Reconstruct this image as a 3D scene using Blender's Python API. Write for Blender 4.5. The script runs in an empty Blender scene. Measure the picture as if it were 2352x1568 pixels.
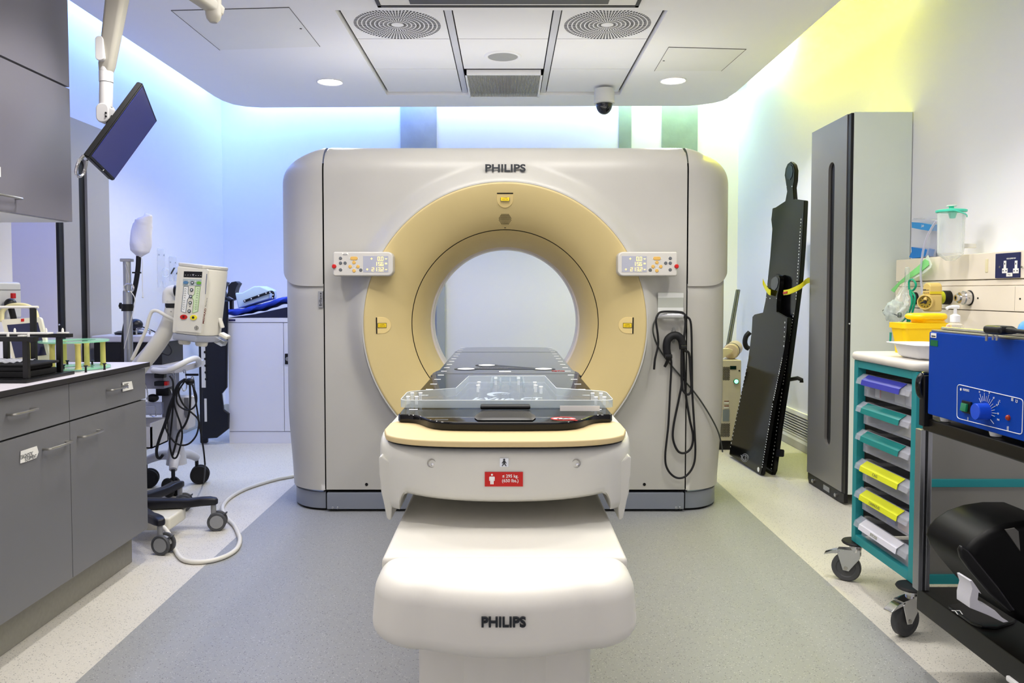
import bpy, bmesh, math, random
from mathutils import Vector, Matrix, Euler
random.seed(7)
PI = math.pi
SC = bpy.context.scene
COL = SC.collection

# ------------------------------------------------------------------ camera and measuring helpers
FPX, CXP, CYP, CAMH = 1800.0, 1165.0, 741.0, 1.22
_yc = Vector(((1165 - CXP) / FPX, -(670 - CYP) / FPX, -1.0)).normalized()
_zc = Vector((0, -_yc.z, _yc.y)).normalized()
_xc = _yc.cross(_zc)
RC = Matrix((_xc, _yc, _zc))
EYE = Vector((0, 0, CAMH))

def _ray(px, py):
    return RC @ Vector(((px - CXP) / FPX, -(py - CYP) / FPX, -1.0))
def PY(px, py, y):
    d = _ray(px, py); return EYE + d * (y / d.y)
def PX(px, py, x):
    d = _ray(px, py); return EYE + d * (x / d.x)
def PZ(px, py, z):
    d = _ray(px, py); return EYE + d * ((z - CAMH) / d.z)

cam = bpy.data.cameras.new('camera')
cam.sensor_width = 36.0
cam.lens = FPX / 2352.0 * 36.0
cam.shift_x = (1176 - CXP) / 2352.0
cam.shift_y = -(784 - CYP) / 2352.0
cam.clip_start = 0.05
camo = bpy.data.objects.new('camera', cam)
COL.objects.link(camo)
camo.matrix_world = Matrix.Translation(EYE) @ RC.to_4x4()
SC.camera = camo

# ------------------------------------------------------------------ materials
def lin(c):
    return c / 12.92 if c <= 0.04045 else ((c + 0.055) / 1.055) ** 2.4
def rgb(h):
    if isinstance(h, str):
        h = h.lstrip('#'); h = [int(h[i:i + 2], 16) / 255 for i in (0, 2, 4)]
    return (lin(h[0]), lin(h[1]), lin(h[2]), 1.0)
MATS = {}
def mat(name, color, rough=0.5, metal=0.0, vary=0.04, scale=6.0, emit=None, estr=1.0, trans=0.0, alpha=1.0, ior=1.45, coat=0.0, bump=0.0, bscale=80.0, spec=0.5):
    """A node material: base colour with a faint noise variation, optional fine bump."""
    if name in MATS: return MATS[name]
    m = bpy.data.materials.new(name); m.use_nodes = True
    nt = m.node_tree; b = nt.nodes['Principled BSDF']
    c = rgb(color)
    b.inputs['Roughness'].default_value = rough
    b.inputs['Metallic'].default_value = metal
    b.inputs['IOR'].default_value = ior
    b.inputs['Specular IOR Level'].default_value = spec
    b.inputs['Coat Weight'].default_value = coat
    b.inputs['Coat Roughness'].default_value = 0.08
    if trans: b.inputs['Transmission Weight'].default_value = trans
    if alpha < 1: b.inputs['Alpha'].default_value = alpha
    if emit:
        b.inputs['Emission Color'].default_value = rgb(emit)
        b.inputs['Emission Strength'].default_value = estr
    if vary > 0 and not trans:
        tc = nt.nodes.new('ShaderNodeTexCoord')
        n = nt.nodes.new('ShaderNodeTexNoise'); n.inputs['Scale'].default_value = scale
        n.inputs['Detail'].default_value = 3
        nt.links.new(tc.outputs['Object'], n.inputs['Vector'])
        mx = nt.nodes.new('ShaderNodeMix'); mx.data_type = 'RGBA'
        mx.inputs['A'].default_value = tuple(min(1, x * (1 + vary)) for x in c[:3]) + (1,)
        mx.inputs['B'].default_value = tuple(x * (1 - vary) for x in c[:3]) + (1,)
        nt.links.new(n.outputs['Fac'], mx.inputs['Factor'])
        nt.links.new(mx.outputs['Result'], b.inputs['Base Color'])
    else:
        b.inputs['Base Color'].default_value = c
    if bump:
        tc = nt.nodes.new('ShaderNodeTexCoord')
        n2 = nt.nodes.new('ShaderNodeTexNoise'); n2.inputs['Scale'].default_value = bscale
        nt.links.new(tc.outputs['Object'], n2.inputs['Vector'])
        bp = nt.nodes.new('ShaderNodeBump'); bp.inputs['Strength'].default_value = bump
        bp.inputs['Distance'].default_value = 0.004
        nt.links.new(n2.outputs['Fac'], bp.inputs['Height'])
        nt.links.new(bp.outputs['Normal'], b.inputs['Normal'])
    MATS[name] = m
    return m

def clear(name, color='#ffffff', base=0.12, edge=0.75, rough=0.03):
    """Clear plastic: see-through face on, more milky and shiny at grazing angles."""
    if name in MATS: return MATS[name]
    m = bpy.data.materials.new(name); m.use_nodes = True
    nt = m.node_tree; nt.nodes.clear()
    out = nt.nodes.new('ShaderNodeOutputMaterial')
    tr = nt.nodes.new('ShaderNodeBsdfTransparent')
    pb = nt.nodes.new('ShaderNodeBsdfPrincipled')
    pb.inputs['Base Color'].default_value = rgb(color); pb.inputs['Roughness'].default_value = rough
    lw = nt.nodes.new('ShaderNodeLayerWeight'); lw.inputs['Blend'].default_value = 0.35
    mr = nt.nodes.new('ShaderNodeMapRange')
    mr.inputs['To Min'].default_value = base; mr.inputs['To Max'].default_value = edge
    nt.links.new(lw.outputs['Facing'], mr.inputs['Value'])
    mx = nt.nodes.new('ShaderNodeMixShader')
    nt.links.new(mr.outputs['Result'], mx.inputs['Fac'])
    nt.links.new(tr.outputs[0], mx.inputs[1]); nt.links.new(pb.outputs[0], mx.inputs[2])
    nt.links.new(mx.outputs[0], out.inputs['Surface'])
    MATS[name] = m
    return m

def sheet_clear(name, tint='#ffffff', lo=.04, hi=.42, milk=.05):
    """Clear acrylic sheet: transparent with a mirror-like share that grows at grazing angles."""
    if name in MATS: return MATS[name]
    m = bpy.data.materials.new(name); m.use_nodes = True
    nt = m.node_tree; nt.nodes.clear(); L = nt.links
    out = nt.nodes.new('ShaderNodeOutputMaterial'); tr = nt.nodes.new('ShaderNodeBsdfTransparent'); tr.inputs['Color'].default_value = rgb(tint)
    gl = nt.nodes.new('ShaderNodeBsdfGlossy'); gl.inputs['Roughness'].default_value = .04; gl.inputs['Color'].default_value = (.9, .92, .95, 1)
    df = nt.nodes.new('ShaderNodeBsdfDiffuse'); df.inputs['Color'].default_value = (.8, .82, .85, 1)
    lw = nt.nodes.new('ShaderNodeLayerWeight'); lw.inputs['Blend'].default_value = .25
    mr = nt.nodes.new('ShaderNodeMapRange'); mr.inputs['To Min'].default_value = lo; mr.inputs['To Max'].default_value = hi
    L.new(lw.outputs['Facing'], mr.inputs['Value'])
    m1 = nt.nodes.new('ShaderNodeMixShader'); L.new(mr.outputs['Result'], m1.inputs['Fac']); L.new(tr.outputs[0], m1.inputs[1]); L.new(gl.outputs[0], m1.inputs[2])
    m2 = nt.nodes.new('ShaderNodeMixShader'); m2.inputs['Fac'].default_value = milk; L.new(m1.outputs[0], m2.inputs[1]); L.new(df.outputs[0], m2.inputs[2])
    L.new(m2.outputs[0], out.inputs['Surface'])
    MATS[name] = m
    return m

# ------------------------------------------------------------------ mesh builder
def frame(o, xd, yd):
    """Matrix whose x axis is xd and y axis is near yd, origin o."""
    x = Vector(xd).normalized(); y = Vector(yd); z = x.cross(y).normalized(); y = z.cross(x)
    m = Matrix((x, y, z)).transposed().to_4x4(); m.translation = Vector(o); return m

class MB:
    def __init__(s): s.v = []; s.f = []
    def add(s, vs, fs, M=None):
        b = len(s.v)
        s.v += [(M @ Vector(p)) if M is not None else Vector(p) for p in vs]
        s.f += [tuple(i + b for i in f) for f in fs]
        return s
    def _bm(s, bm, M=None):
        bm.verts.index_update()
        s.add([v.co.copy() for v in bm.verts], [[v.index for v in f.verts] for f in bm.faces], M)
        bm.free(); return s
    def box(s, c, size, rot=None, bev=0.0, seg=2, M=None):
        bm = bmesh.new(); bmesh.ops.create_cube(bm, size=1.0)
        bmesh.ops.scale(bm, vec=Vector(size), verts=bm.verts)
        if bev > 0:
            bmesh.ops.bevel(bm, geom=bm.edges[:], offset=min(bev, min(size) * 0.49), segments=seg, affect='EDGES', profile=0.5)
        T = Matrix.Translation(Vector(c))
        if rot is not None: T = T @ (rot.to_4x4() if isinstance(rot, Matrix) else Euler(rot).to_matrix().to_4x4())
        if M is not None: T = M @ T
        return s._bm(bm, T)
    def span(s, a, b, bev=0.0, seg=2, M=None):
        a = Vector(a); b = Vector(b)
        return s.box((a + b) / 2, [abs(b[i] - a[i]) for i in range(3)], None, bev, seg, M)
    def prism(s, poly, axis, a, b, bev=0.0, seg=2, M=None, allbev=False):
        """poly: list of (u,v); axis 'x': (u,v)=(y,z); 'y': (x,z); 'z': (x,y)."""
        bm = bmesh.new()
        def P(u, v, w): return {'x': (w, u, v), 'y': (u, w, v), 'z': (u, v, w)}[axis]
        A = [bm.verts.new(P(u, v, a)) for u, v in poly]; B = [bm.verts.new(P(u, v, b)) for u, v in poly]
        n = len(poly)
        bm.faces.new(A); bm.faces.new(B[::-1])
        for i in range(n): bm.faces.new((A[i], B[i], B[(i + 1) % n], A[(i + 1) % n]))
        bmesh.ops.recalc_face_normals(bm, faces=bm.faces[:])
        if bev > 0:
            E = [e for e in bm.edges if allbev or abs(e.calc_face_angle(0)) > 1.0]
            bmesh.ops.bevel(bm, geom=E, offset=bev, segments=seg, affect='EDGES', profile=0.5, clamp_overlap=True)
        return s._bm(bm, M)
    def tube(s, pts, r, seg=10, closed=False, caps=True, M=None):
        pts = [Vector(p) for p in pts]; n = len(pts)
        rs = r if isinstance(r, (list, tuple)) else [r] * n
        T = []
        for i in range(n):
            if closed: t = pts[(i + 1) % n] - pts[i - 1]
            else: t = pts[min(i + 1, n - 1)] - pts[max(i - 1, 0)]
            T.append(t.normalized() if t.length > 1e-9 else Vector((0, 0, 1)))
        u = T[0].orthogonal().normalized()
        vs, fs = [], []
        for i in range(n):
            u = (u - T[i] * u.dot(T[i]))
            u = u.normalized() if u.length > 1e-6 else T[i].orthogonal().normalized()
            w = T[i].cross(u)
            for k in range(seg):
                a = 2 * PI * k / seg
                vs.append(pts[i] + (u * math.cos(a) + w * math.sin(a)) * rs[i])
        m = n if closed else n - 1
        for i in range(m):
            j = (i + 1) % n
            for k in range(seg):
                l = (k + 1) % seg
                fs.append((i * seg + k, i * seg + l, j * seg + l, j * seg + k))
        if caps and not closed:
            fs.append(tuple(range(seg))[::-1]); fs.append(tuple(range((n - 1) * seg, n * seg)))
        return s.add(vs, fs, M)
    def lathe(s, prof, c=(0, 0, 0), axis='z', seg=32, M=None, flip=False):
        """prof: list of (r, h) along the axis."""
        vs, fs = [], []
        n = len(prof)
        for k in range(seg):
            a = 2 * PI * k / seg; ca, sa = math.cos(a), math.sin(a)
            for r, h in prof:
                p = {'z': (r * ca, r * sa, h), 'y': (r * ca, h, r * sa), 'x': (h, r * ca, r * sa)}[axis]
                vs.append(Vector(p) + Vector(c))
        for k in range(seg):
            l = (k + 1) % seg
            for i in range(n - 1):
                q = (k * n + i, l * n + i, l * n + i + 1, k * n + i + 1)
                fs.append(q[::-1] if flip else q)
        if prof[0][0] > 1e-6 and False: pass
        return s.add(vs, fs, M)
    def disc(s, c, r, axis='z', h=0.002, seg=24, M=None, bev=0.0):
        b = min(bev, h * 0.5)
        pr = [(0, -h / 2), (r - b, -h / 2), (r, -h / 2 + b), (r, h / 2 - b), (r - b, h / 2), (0, h / 2)]
        return s.lathe(pr, c, axis, seg, M)
    def ball(s, c, r, scale=(1, 1, 1), u=16, v=10, M=None):
        bm = bmesh.new(); bmesh.ops.create_uvsphere(bm, u_segments=u, v_segments=v, radius=r)
        T = Matrix.Translation(Vector(c)) @ Matrix.Diagonal(Vector(tuple(scale) + (1,)))
        if M is not None: T = M @ T
        return s._bm(bm, T)
    def grid(s, fn, nu, nv, M=None, closeu=False, flip=False):
        vs = [fn(i / (nu if closeu else nu - 1), j / (nv - 1)) for i in range(nu) for j in range(nv)]
        fs = []
        for i in range(nu if closeu else nu - 1):
            i2 = (i + 1) % nu
            for j in range(nv - 1):
                q = (i * nv + j, i2 * nv + j, i2 * nv + j + 1, i * nv + j + 1)
                fs.append(q[::-1] if flip else q)
        return s.add(vs, fs, M)
    def quad(s, a, b, c, d): return s.add([a, b, c, d], [(0, 1, 2, 3)])
    def text(s, body, size, M, ext=0.0005, bold=0.0, align='CENTER', sx=1.0, shear=0.0, space=1.0):
        cu = bpy.data.curves.new('lettering', 'FONT'); cu.body = body; cu.size = size
        cu.align_x = align; cu.align_y = 'CENTER'; cu.extrude = ext; cu.offset = bold
        cu.shear = shear; cu.space_character = space; cu.resolution_u = 4
        ob = bpy.data.objects.new('lettering', cu); COL.objects.link(ob)
        dg = bpy.context.evaluated_depsgraph_get()
        me = bpy.data.meshes.new_from_object(ob.evaluated_get(dg))
        D = Matrix.Diagonal((sx, 1, 1, 1))
        s.add([v.co.copy() for v in me.vertices], [tuple(p.vertices) for p in me.polygons], M @ D)
        bpy.data.objects.remove(ob); bpy.data.curves.remove(cu); bpy.data.meshes.remove(me)
        return s
    def fit(s, body, w, h, M, ext=0.0005, bold=0.0, shear=0.0, space=1.0):
        t = MB().text(body, 1.0, Matrix.Identity(4), 0.5, bold, shear=shear, space=space)
        lo = [min(p[i] for p in t.v) for i in range(2)]; hi = [max(p[i] for p in t.v) for i in range(2)]
        kx = w / (hi[0] - lo[0]); ky = h / (hi[1] - lo[1])
        vs = [((p.x - (lo[0] + hi[0]) / 2) * kx, (p.y - (lo[1] + hi[1]) / 2) * ky, p.z * 2 * ext) for p in t.v]
        return s.add(vs, t.f, M)
    def build(s, name, m, parent=None, smooth=35, fixn=True, sub=0, wn=True, solid=0.0):
        me = bpy.data.meshes.new(name)
        if parent is None:
            lo = [min(p[i] for p in s.v) for i in range(3)]; hi = [max(p[i] for p in s.v) for i in range(3)]
            off = Vector(((lo[0] + hi[0]) / 2, (lo[1] + hi[1]) / 2, lo[2]))
        else:
            off = Vector((0, 0, 0)); q = parent
            while q is not None: off += q.location; q = q.parent
        me.from_pydata([p - off for p in s.v], [], s.f); me.update()
        if fixn:
            bm = bmesh.new(); bm.from_mesh(me)
            bmesh.ops.remove_doubles(bm, verts=bm.verts[:], dist=1e-6)
            bmesh.ops.recalc_face_normals(bm, faces=bm.faces[:]); bm.to_mesh(me); bm.free()
        o = bpy.data.objects.new(name, me); COL.objects.link(o)
        if parent is None: o.location = off
        else: o.parent = parent
        me.materials.append(m)
        if smooth:
            me.shade_smooth()
            if smooth < 180: me.set_sharp_from_angle(angle=math.radians(smooth))
        if solid:
            md = o.modifiers.new('thickness', 'SOLIDIFY'); md.thickness = solid; md.offset = 0
        if sub:
            md = o.modifiers.new('subdiv', 'SUBSURF'); md.levels = sub; md.render_levels = sub
        if wn and smooth:
            md = o.modifiers.new('normals', 'WEIGHTED_NORMAL'); md.keep_sharp = True
        return o

def thing(name, label, cat, loc=(0, 0, 0), group=None):
    o = bpy.data.objects.new(name, None); COL.objects.link(o)
    o.location = loc; o.empty_display_size = 0.05
    o['label'] = label; o['category'] = cat
    if group: o['group'] = group
    return o
def tag(o, label, cat, group=None):
    o['label'] = label; o['category'] = cat
    if group: o['group'] = group
    return o
def struct(o, label=None):
    o['kind'] = 'structure'
    if label: o['label'] = label
    return o
def copy_tree(o, parent=None):
    c = o.copy(); COL.objects.link(c); c.parent = parent
    for ch in [x for x in bpy.data.objects if x.parent == o]: copy_tree(ch, c)
    return c

def smooth_path(pts, n=8, closed=False):
    """Catmull-Rom through the points."""
    P = [Vector(p) for p in pts]; out = []
    m = len(P)
    for i in range(m if closed else m - 1):
        p1, p2 = P[i], P[(i + 1) % m]
        p0 = P[i - 1] if (closed or i > 0) else p1 * 2 - p2
        p3 = P[(i + 2) % m] if (closed or i + 2 < m) else p2 * 2 - p1
        for k in range(n):
            t = k / n
            out.append(0.5 * ((2 * p1) + (p2 - p0) * t + (2 * p0 - 5 * p1 + 4 * p2 - p3) * t * t + (3 * p1 - p0 - 3 * p2 + p3) * t ** 3))
    if not closed: out.append(P[-1])
    return out
def rrect(w, h, r, n=6, cx=0.0, cy=0.0):
    """Rounded rectangle outline; r may be a 4-tuple (tr, tl, bl, br)."""
    rs = r if isinstance(r, tuple) else (r,) * 4
    out = []
    for k, (sx, sy) in enumerate(((1, 1), (-1, 1), (-1, -1), (1, -1))):
        q = rs[k]
        for i in range(n + 1):
            a = PI / 2 * (k + i / n)
            out.append((cx + sx * (w / 2 - q) + q * math.cos(a), cy + sy * (h / 2 - q) + q * math.sin(a)))
            if q < 1e-6: break
    return out
def sstep(x):
    x = max(0.0, min(1.0, x)); return x * x * (3 - 2 * x)

# common materials
M_white = mat('white_plastic', '#dcdad4', 0.38)
M_shell = mat('gantry_shell', '#b9b7b1', 0.36, coat=0.1)
M_beige = mat('beige_plastic', '#cab886', 0.42)
M_black = mat('black_plastic', '#111114', 0.4)
M_rubber = mat('black_rubber', '#161619', 0.6)
M_gloss = mat('glossy_black', '#0b0b0d', 0.06, coat=0.3)
M_chrome = mat('chrome', '#d4d4d6', 0.12, metal=1.0)
M_steel = mat('brushed_steel', '#b9b7b2', 0.32, metal=1.0)
M_alu = mat('aluminium', '#aeb0b3', 0.35, metal=0.9)
M_dark = mat('dark_gap', '#08080a', 0.8)
M_ink = mat('ink', '#26272b', 0.5, vary=0)
M_print = mat('white_print', '#eeeeee', 0.5, vary=0)
M_red = mat('red_plastic', '#c01818', 0.4)
M_paper = mat('paper', '#eceae4', 0.8)
# ================================================================== ROOM
XL, XR, YB, YF, ZT = -2.8, 2.27, 7.75, -1.6, 3.35
ZC = 2.68

def floor_material():
    m = bpy.data.materials.new('speckled_vinyl'); m.use_nodes = True
    nt = m.node_tree; N = nt.nodes; L = nt.links; b = N['Principled BSDF']
    tc = N.new('ShaderNodeTexCoord'); sx = N.new('ShaderNodeSeparateXYZ'); L.new(tc.outputs['Object'], sx.inputs[0])
    ab = N.new('ShaderNodeMath'); ab.operation = 'ABSOLUTE'; L.new(sx.outputs['X'], ab.inputs[0])
    lt = N.new('ShaderNodeMath'); lt.operation = 'LESS_THAN'; L.new(ab.outputs[0], lt.inputs[0]); lt.inputs[1].default_value = 1.35
    base = N.new('ShaderNodeMix'); base.data_type = 'RGBA'
    base.inputs['A'].default_value = rgb('#cfcbc2'); base.inputs['B'].default_value = rgb('#9a9b9b')
    L.new(lt.outputs[0], base.inputs['Factor'])
    cur = base.outputs['Result']
    def fleck(scale, thr, col, strength, seed):
        nonlocal cur
        mp = N.new('ShaderNodeMapping'); mp.inputs['Location'].default_value = (seed, seed * .7, 0); L.new(tc.outputs['Object'], mp.inputs[0])
        v = N.new('ShaderNodeTexVoronoi'); v.inputs['Scale'].default_value = scale; L.new(mp.outputs[0], v.inputs['Vector'])
        sep = N.new('ShaderNodeSeparateColor'); L.new(v.outputs['Color'], sep.inputs[0])
        g = N.new('ShaderNodeMath'); g.operation = 'GREATER_THAN'; g.inputs[1].default_value = thr; L.new(sep.outputs[0], g.inputs[0])
        d = N.new('ShaderNodeMath'); d.operation = 'LESS_THAN'; d.inputs[1].default_value = 0.38; L.new(v.outputs['Distance'], d.inputs[0])
        mu = N.new('ShaderNodeMath'); mu.operation = 'MULTIPLY'; L.new(g.outputs[0], mu.inputs[0]); L.new(d.outputs[0], mu.inputs[1])
        m2 = N.new('ShaderNodeMath'); m2.operation = 'MULTIPLY'; m2.inputs[1].default_value = strength; L.new(mu.outputs[0], m2.inputs[0])
        mx = N.new('ShaderNodeMix'); mx.data_type = 'RGBA'; mx.inputs['B'].default_value = rgb(col)
        L.new(m2.outputs[0], mx.inputs['Factor']); L.new(cur, mx.inputs['A']); cur = mx.outputs['Result']
    fleck(190, 0.88, '#45474b', 0.65, 0.0)
    fleck(200, 0.9, '#e2e1dc', 0.4, 3.1)
    fleck(260, 0.80, '#7e8285', 0.45, 7.7)
    L.new(cur, b.inputs['Base Color'])
    b.inputs['Roughness'].default_value = 0.42; b.inputs['Specular IOR Level'].default_value = 0.45
    return m

def wall_mat(name, c):
    return mat(name, c, 0.75, vary=0.02, scale=1.5)
M_wall = wall_mat('wall_paint', '#e9e8ef')
M_ceil = wall_mat('ceiling_paint', '#f2f1f0')
M_skirt = mat('skirting_vinyl', '#bdbab4', 0.5)

b = MB(); b.add([(XL - .3, YF, 0), (XR + .3, YF, 0), (XR + .3, YB + .1, 0), (XL - .3, YB + .1, 0)], [(0, 1, 2, 3)])
fl = b.build('floor', floor_material(), smooth=0, fixn=False)
for v in fl.data.vertices: v.co += fl.location     # keep object axes on the room's centre line for the two-tone pattern
fl.location = (0, 0, 0)
struct(fl, 'grey speckled vinyl floor with pale borders along both sides')

struct(MB().span((XL - .1, YF, 0), (XL, YB, ZT)).build('wall_left', M_wall, smooth=0), 'white wall lit blue from the cove above')
struct(MB().span((XR, YF, 0), (XR + .1, YB, ZT)).build('wall_right', M_wall, smooth=0), 'white wall lit yellow and green from the cove above')
struct(MB().span((XL - .1, YB, 0), (XR + .1, YB + .1, ZT)).build('wall_back', M_wall, smooth=0), 'white end wall behind the scanner')
struct(MB().span((XL - .1, YF - .1, 0), (XR + .1, YF, ZT)).build('wall_front', M_wall, smooth=0), 'plain white wall facing the scanner')
struct(MB().span((XL, YF, 0), (-2.2, 3.49, ZT)).build('wall_counter', M_wall, smooth=0), 'white wall section behind the worktop')
struct(MB().span((XL - .1, YF, ZT), (XR + .1, YB + .1, ZT + .1)).build('ceiling_cove', mat('cove_paint', '#c8c8cc', 0.8), smooth=0), 'upper ceiling above the light cove')

# skirting
struct(MB().span((XL, 3.5, 0), (XL + .018, YB, .11), .006).build('baseboard_left', M_skirt))
struct(MB().span((XR - .018, -1, 0), (XR, YB, .11), .006).build('baseboard_right', M_skirt))
struct(MB().span((XL, YB - .018, 0), (XR, YB, .11), .006).build('baseboard_back', M_skirt))

# bare concrete strips on the end wall
M_conc = mat('bare_concrete', '#9fa1a4', 0.75, vary=0.25, scale=5, bump=0.3, bscale=25)
M_conc2 = mat('greenish_concrete', '#8f9c98', 0.7, vary=0.2, scale=6, bump=0.3, bscale=25)  # concrete again, in a greener and darker grey
for nm, x0, x1, mm, lab in (('pillar', 920, 1003, M_conc, 'bare grey concrete strip behind the scanner'),
                            ('pillar', 1421, 1450, M_conc2, 'narrow grey concrete strip behind the scanner'),
                            ('pillar', 1520, 1602, M_conc2, 'concrete strip lit green and yellow by the cove')):
    a = PY(x0, 300, YB).x; c = PY(x1, 300, YB).x
    o = MB().span((a, YB - .012, 0), (c, YB, ZT), .002).build(nm, mm)
    struct(o, lab)
a = PY(1003, 700, YB - .05).x; c = PY(1022, 700, YB - .05).x
struct(MB().span((a, YB - .05, 0), (c, YB, 1.95), .003).build('trim_1', mat('grey_trim', '#a9adab', 0.6)), 'thin grey upright trim on the end wall')

# ---- suspended ceiling raft with rounded corners
edge = [(1925, 0), (1690, 212), (1675, 222), (1671, 226), (1658.6, 231.5), (1639, 236.6), (1607.5, 241), (1582, 243), (1161, 244.5),
        (600, 247), (566, 245), (536, 240), (513, 232), (493.6, 222), (160, 10)]
E2 = [PZ(px, py, ZC) for px, py in edge]
E2 = [Vector((1.675, YF + .01, ZC))] + E2[1:-1] + [Vector((-2.21, YF + .01, ZC))]
X0t, X1t, Y0t, Y1t = -0.895, 0.835, 4.13, 5.885
bm = bmesh.new()
o1 = [bm.verts.new(p) for p in E2]
h1 = [bm.verts.new(p) for p in ((X0t, Y0t, ZC), (X1t, Y0t, ZC), (X1t, Y1t, ZC), (X0t, Y1t, ZC))]
es = [bm.edges.new((o1[i], o1[(i + 1) % len(o1)])) for i in range(len(o1))] + [bm.edges.new((h1[i], h1[(i + 1) % 4])) for i in range(4)]
bmesh.ops.triangle_fill(bm, edges=es, use_beauty=True)
top = [bm.verts.new(p + Vector((0, 0, .13))) for p in E2]
for i in range(len(o1)):
    j = (i + 1) % len(o1); bm.faces.new((o1[i], o1[j], top[j], top[i]))
bm.faces.new(top)
ht = [bm.verts.new(v.co + Vector((0, 0, .05))) for v in h1]
for i in range(4):
    j = (i + 1) % 4; bm.faces.new((h1[i], ht[i], ht[j], h1[j]))
r = MB(); r._bm(bm)
struct(r.build('ceiling', M_ceil, smooth=0), 'white suspended ceiling raft with rounded corners')

# tiles in their grid
M_tile = mat('ceiling_tile_paint', '#eeedec', 0.8, vary=0.02)
M_tee = mat('tee_bar', '#d2d2d6', 0.55)
ZTI = ZC + .02
xs = [X0t + .012, -0.335, -0.290, 0.243, 0.288, X1t - .012]
ys = [Y0t, 4.655, 5.275, Y1t - .01]
struct(MB().span((X0t, Y0t, ZTI + .02), (X1t, Y1t, ZTI + .03)).build('trim_2', M_dark, smooth=0))
for k, x in enumerate((-0.3125, 0.2655)):
    struct(MB().span((x - .019, Y0t, ZTI - .003), (x + .019, Y1t, ZTI + .012), .002).build('trim_%d' % (3 + k), M_tee), 'pale grid bar between ceiling tiles')
tl = {(0, 1): 1, (2, 1): 1, (0, 2): 1, (2, 2): 1, (1, 0): 1, (1, 1): 1}
where = {0: 'left', 1: 'middle', 2: 'right'}; row = {0: 'beside the round diffusers', 1: 'level with the loudspeaker', 2: 'level with the slatted grille'}
for i in range(3):
    for j in range(3):
        if (i, j) not in tl: continue
        t = MB().span((xs[2 * i] + .003, ys[j] + .004, ZTI), (xs[2 * i + 1] - .003, ys[j + 1] - .004, ZTI + .015), .002).build('ceiling_tile', M_tile)
        tag(t, 'plain white ceiling tile, %s of its row, %s' % (where[i], row[j]), 'ceiling tile', 'square ceiling tiles')

# round perforated diffusers
def diffuser(i, lab):
    x0, x1 = xs[2 * i] + .003, xs[2 * i + 1] - .003
    cx, cy = (x0 + x1) / 2, 4.412
    t = thing('ceiling_vent', lab, 'air vent', (cx, cy, ZTI), 'round perforated ceiling vents')
    MB().span((x0, Y0t, ZTI), (x1, ys[1] - .004, ZTI + .015), .002).build('face_plate', M_tile, t)
    m = MB()
    for k in range(9):
        r0 = .035 + k * .0235; r1 = r0 + .0165
        n = 78
        for a in range(n):
            if k < 3 and a % 2: continue
            th = 2 * PI * a / n; w = .0028 if k > 2 else .0032
            w = min(.0052, 0.62 * PI * r0 / n * (2 if k < 3 else 1))
            ca, sa = math.cos(th), math.sin(th)
            q = []
            for rr, s in ((r0, -1), (r1, -1), (r1, 1), (r0, 1)):
                q.append((cx + rr * ca - s * w * sa, cy + rr * sa + s * w * ca, ZTI - .0006))
            m.add(q, [(0, 1, 2, 3)])
    s = m.build('slot', mat('vent_slot', '#2c2c2e', 0.8), t, smooth=0, fixn=False); s['kind'] = 'stuff'
diffuser(0, 'round perforated air diffuser in the ceiling above the scanner\'s left half')
diffuser(2, 'round perforated air diffuser in the ceiling above the scanner\'s right half')

# loudspeaker
c = PZ(1155, 136, ZC)
t = thing('ceiling_speaker', 'round grey loudspeaker set in the middle ceiling tile', 'loudspeaker', (c.x, c.y, ZTI))
MB().lathe([(.094, -.006), (.098, -.010), (.112, -.008), (.118, 0)], (c.x, c.y, ZTI), seg=40).build('rim', M_tile, t)
MB().lathe([(0, -.013), (.06, -.0115), (.094, -.006)], (c.x, c.y, ZTI), seg=40).build('grille', mat('speaker_mesh', '#a9a9a6', 0.7, bump=0.6, bscale=400), t)

# slatted return-air grille
gx0, gx1, gy0, gy1 = -0.283, 0.237, 5.29, 5.905
t = thing('ceiling_vent', 'rectangular slatted grille in the ceiling behind the loudspeaker', 'air vent', ((gx0 + gx1) / 2, 5.6, ZC))
f = MB()
f.span((gx0, gy0, ZC - .012), (gx1, gy0 + .02, ZTI)); f.span((gx0, gy1 - .012, ZC - .012), (gx1, gy1, ZTI))
f.span((gx0, gy0, ZC - .012), (gx0 + .012, gy1, ZTI)); f.span((gx1 - .012, gy0, ZC - .012), (gx1, gy1, ZTI))
f.build('frame', M_tile, t)
MB().span((gx0 + .01, gy0 + .01, ZC + .012), (gx1 - .01, gy1 - .01, ZC + .016)).build('backing', mat('vent_back', '#3d3c38', 0.9), t, smooth=0)
s_ = MB()
for k in range(58):
    x = gx0 + .016 + k * (gx1 - gx0 - .032) / 57
    s_.span((x - .0022, gy0 + .018, ZC - .010), (x + .0022, gy1 - .01, ZC + .006))
s_.build('slats', mat('vent_slat', '#c9c7bf', 0.6), t, smooth=0)

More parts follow.
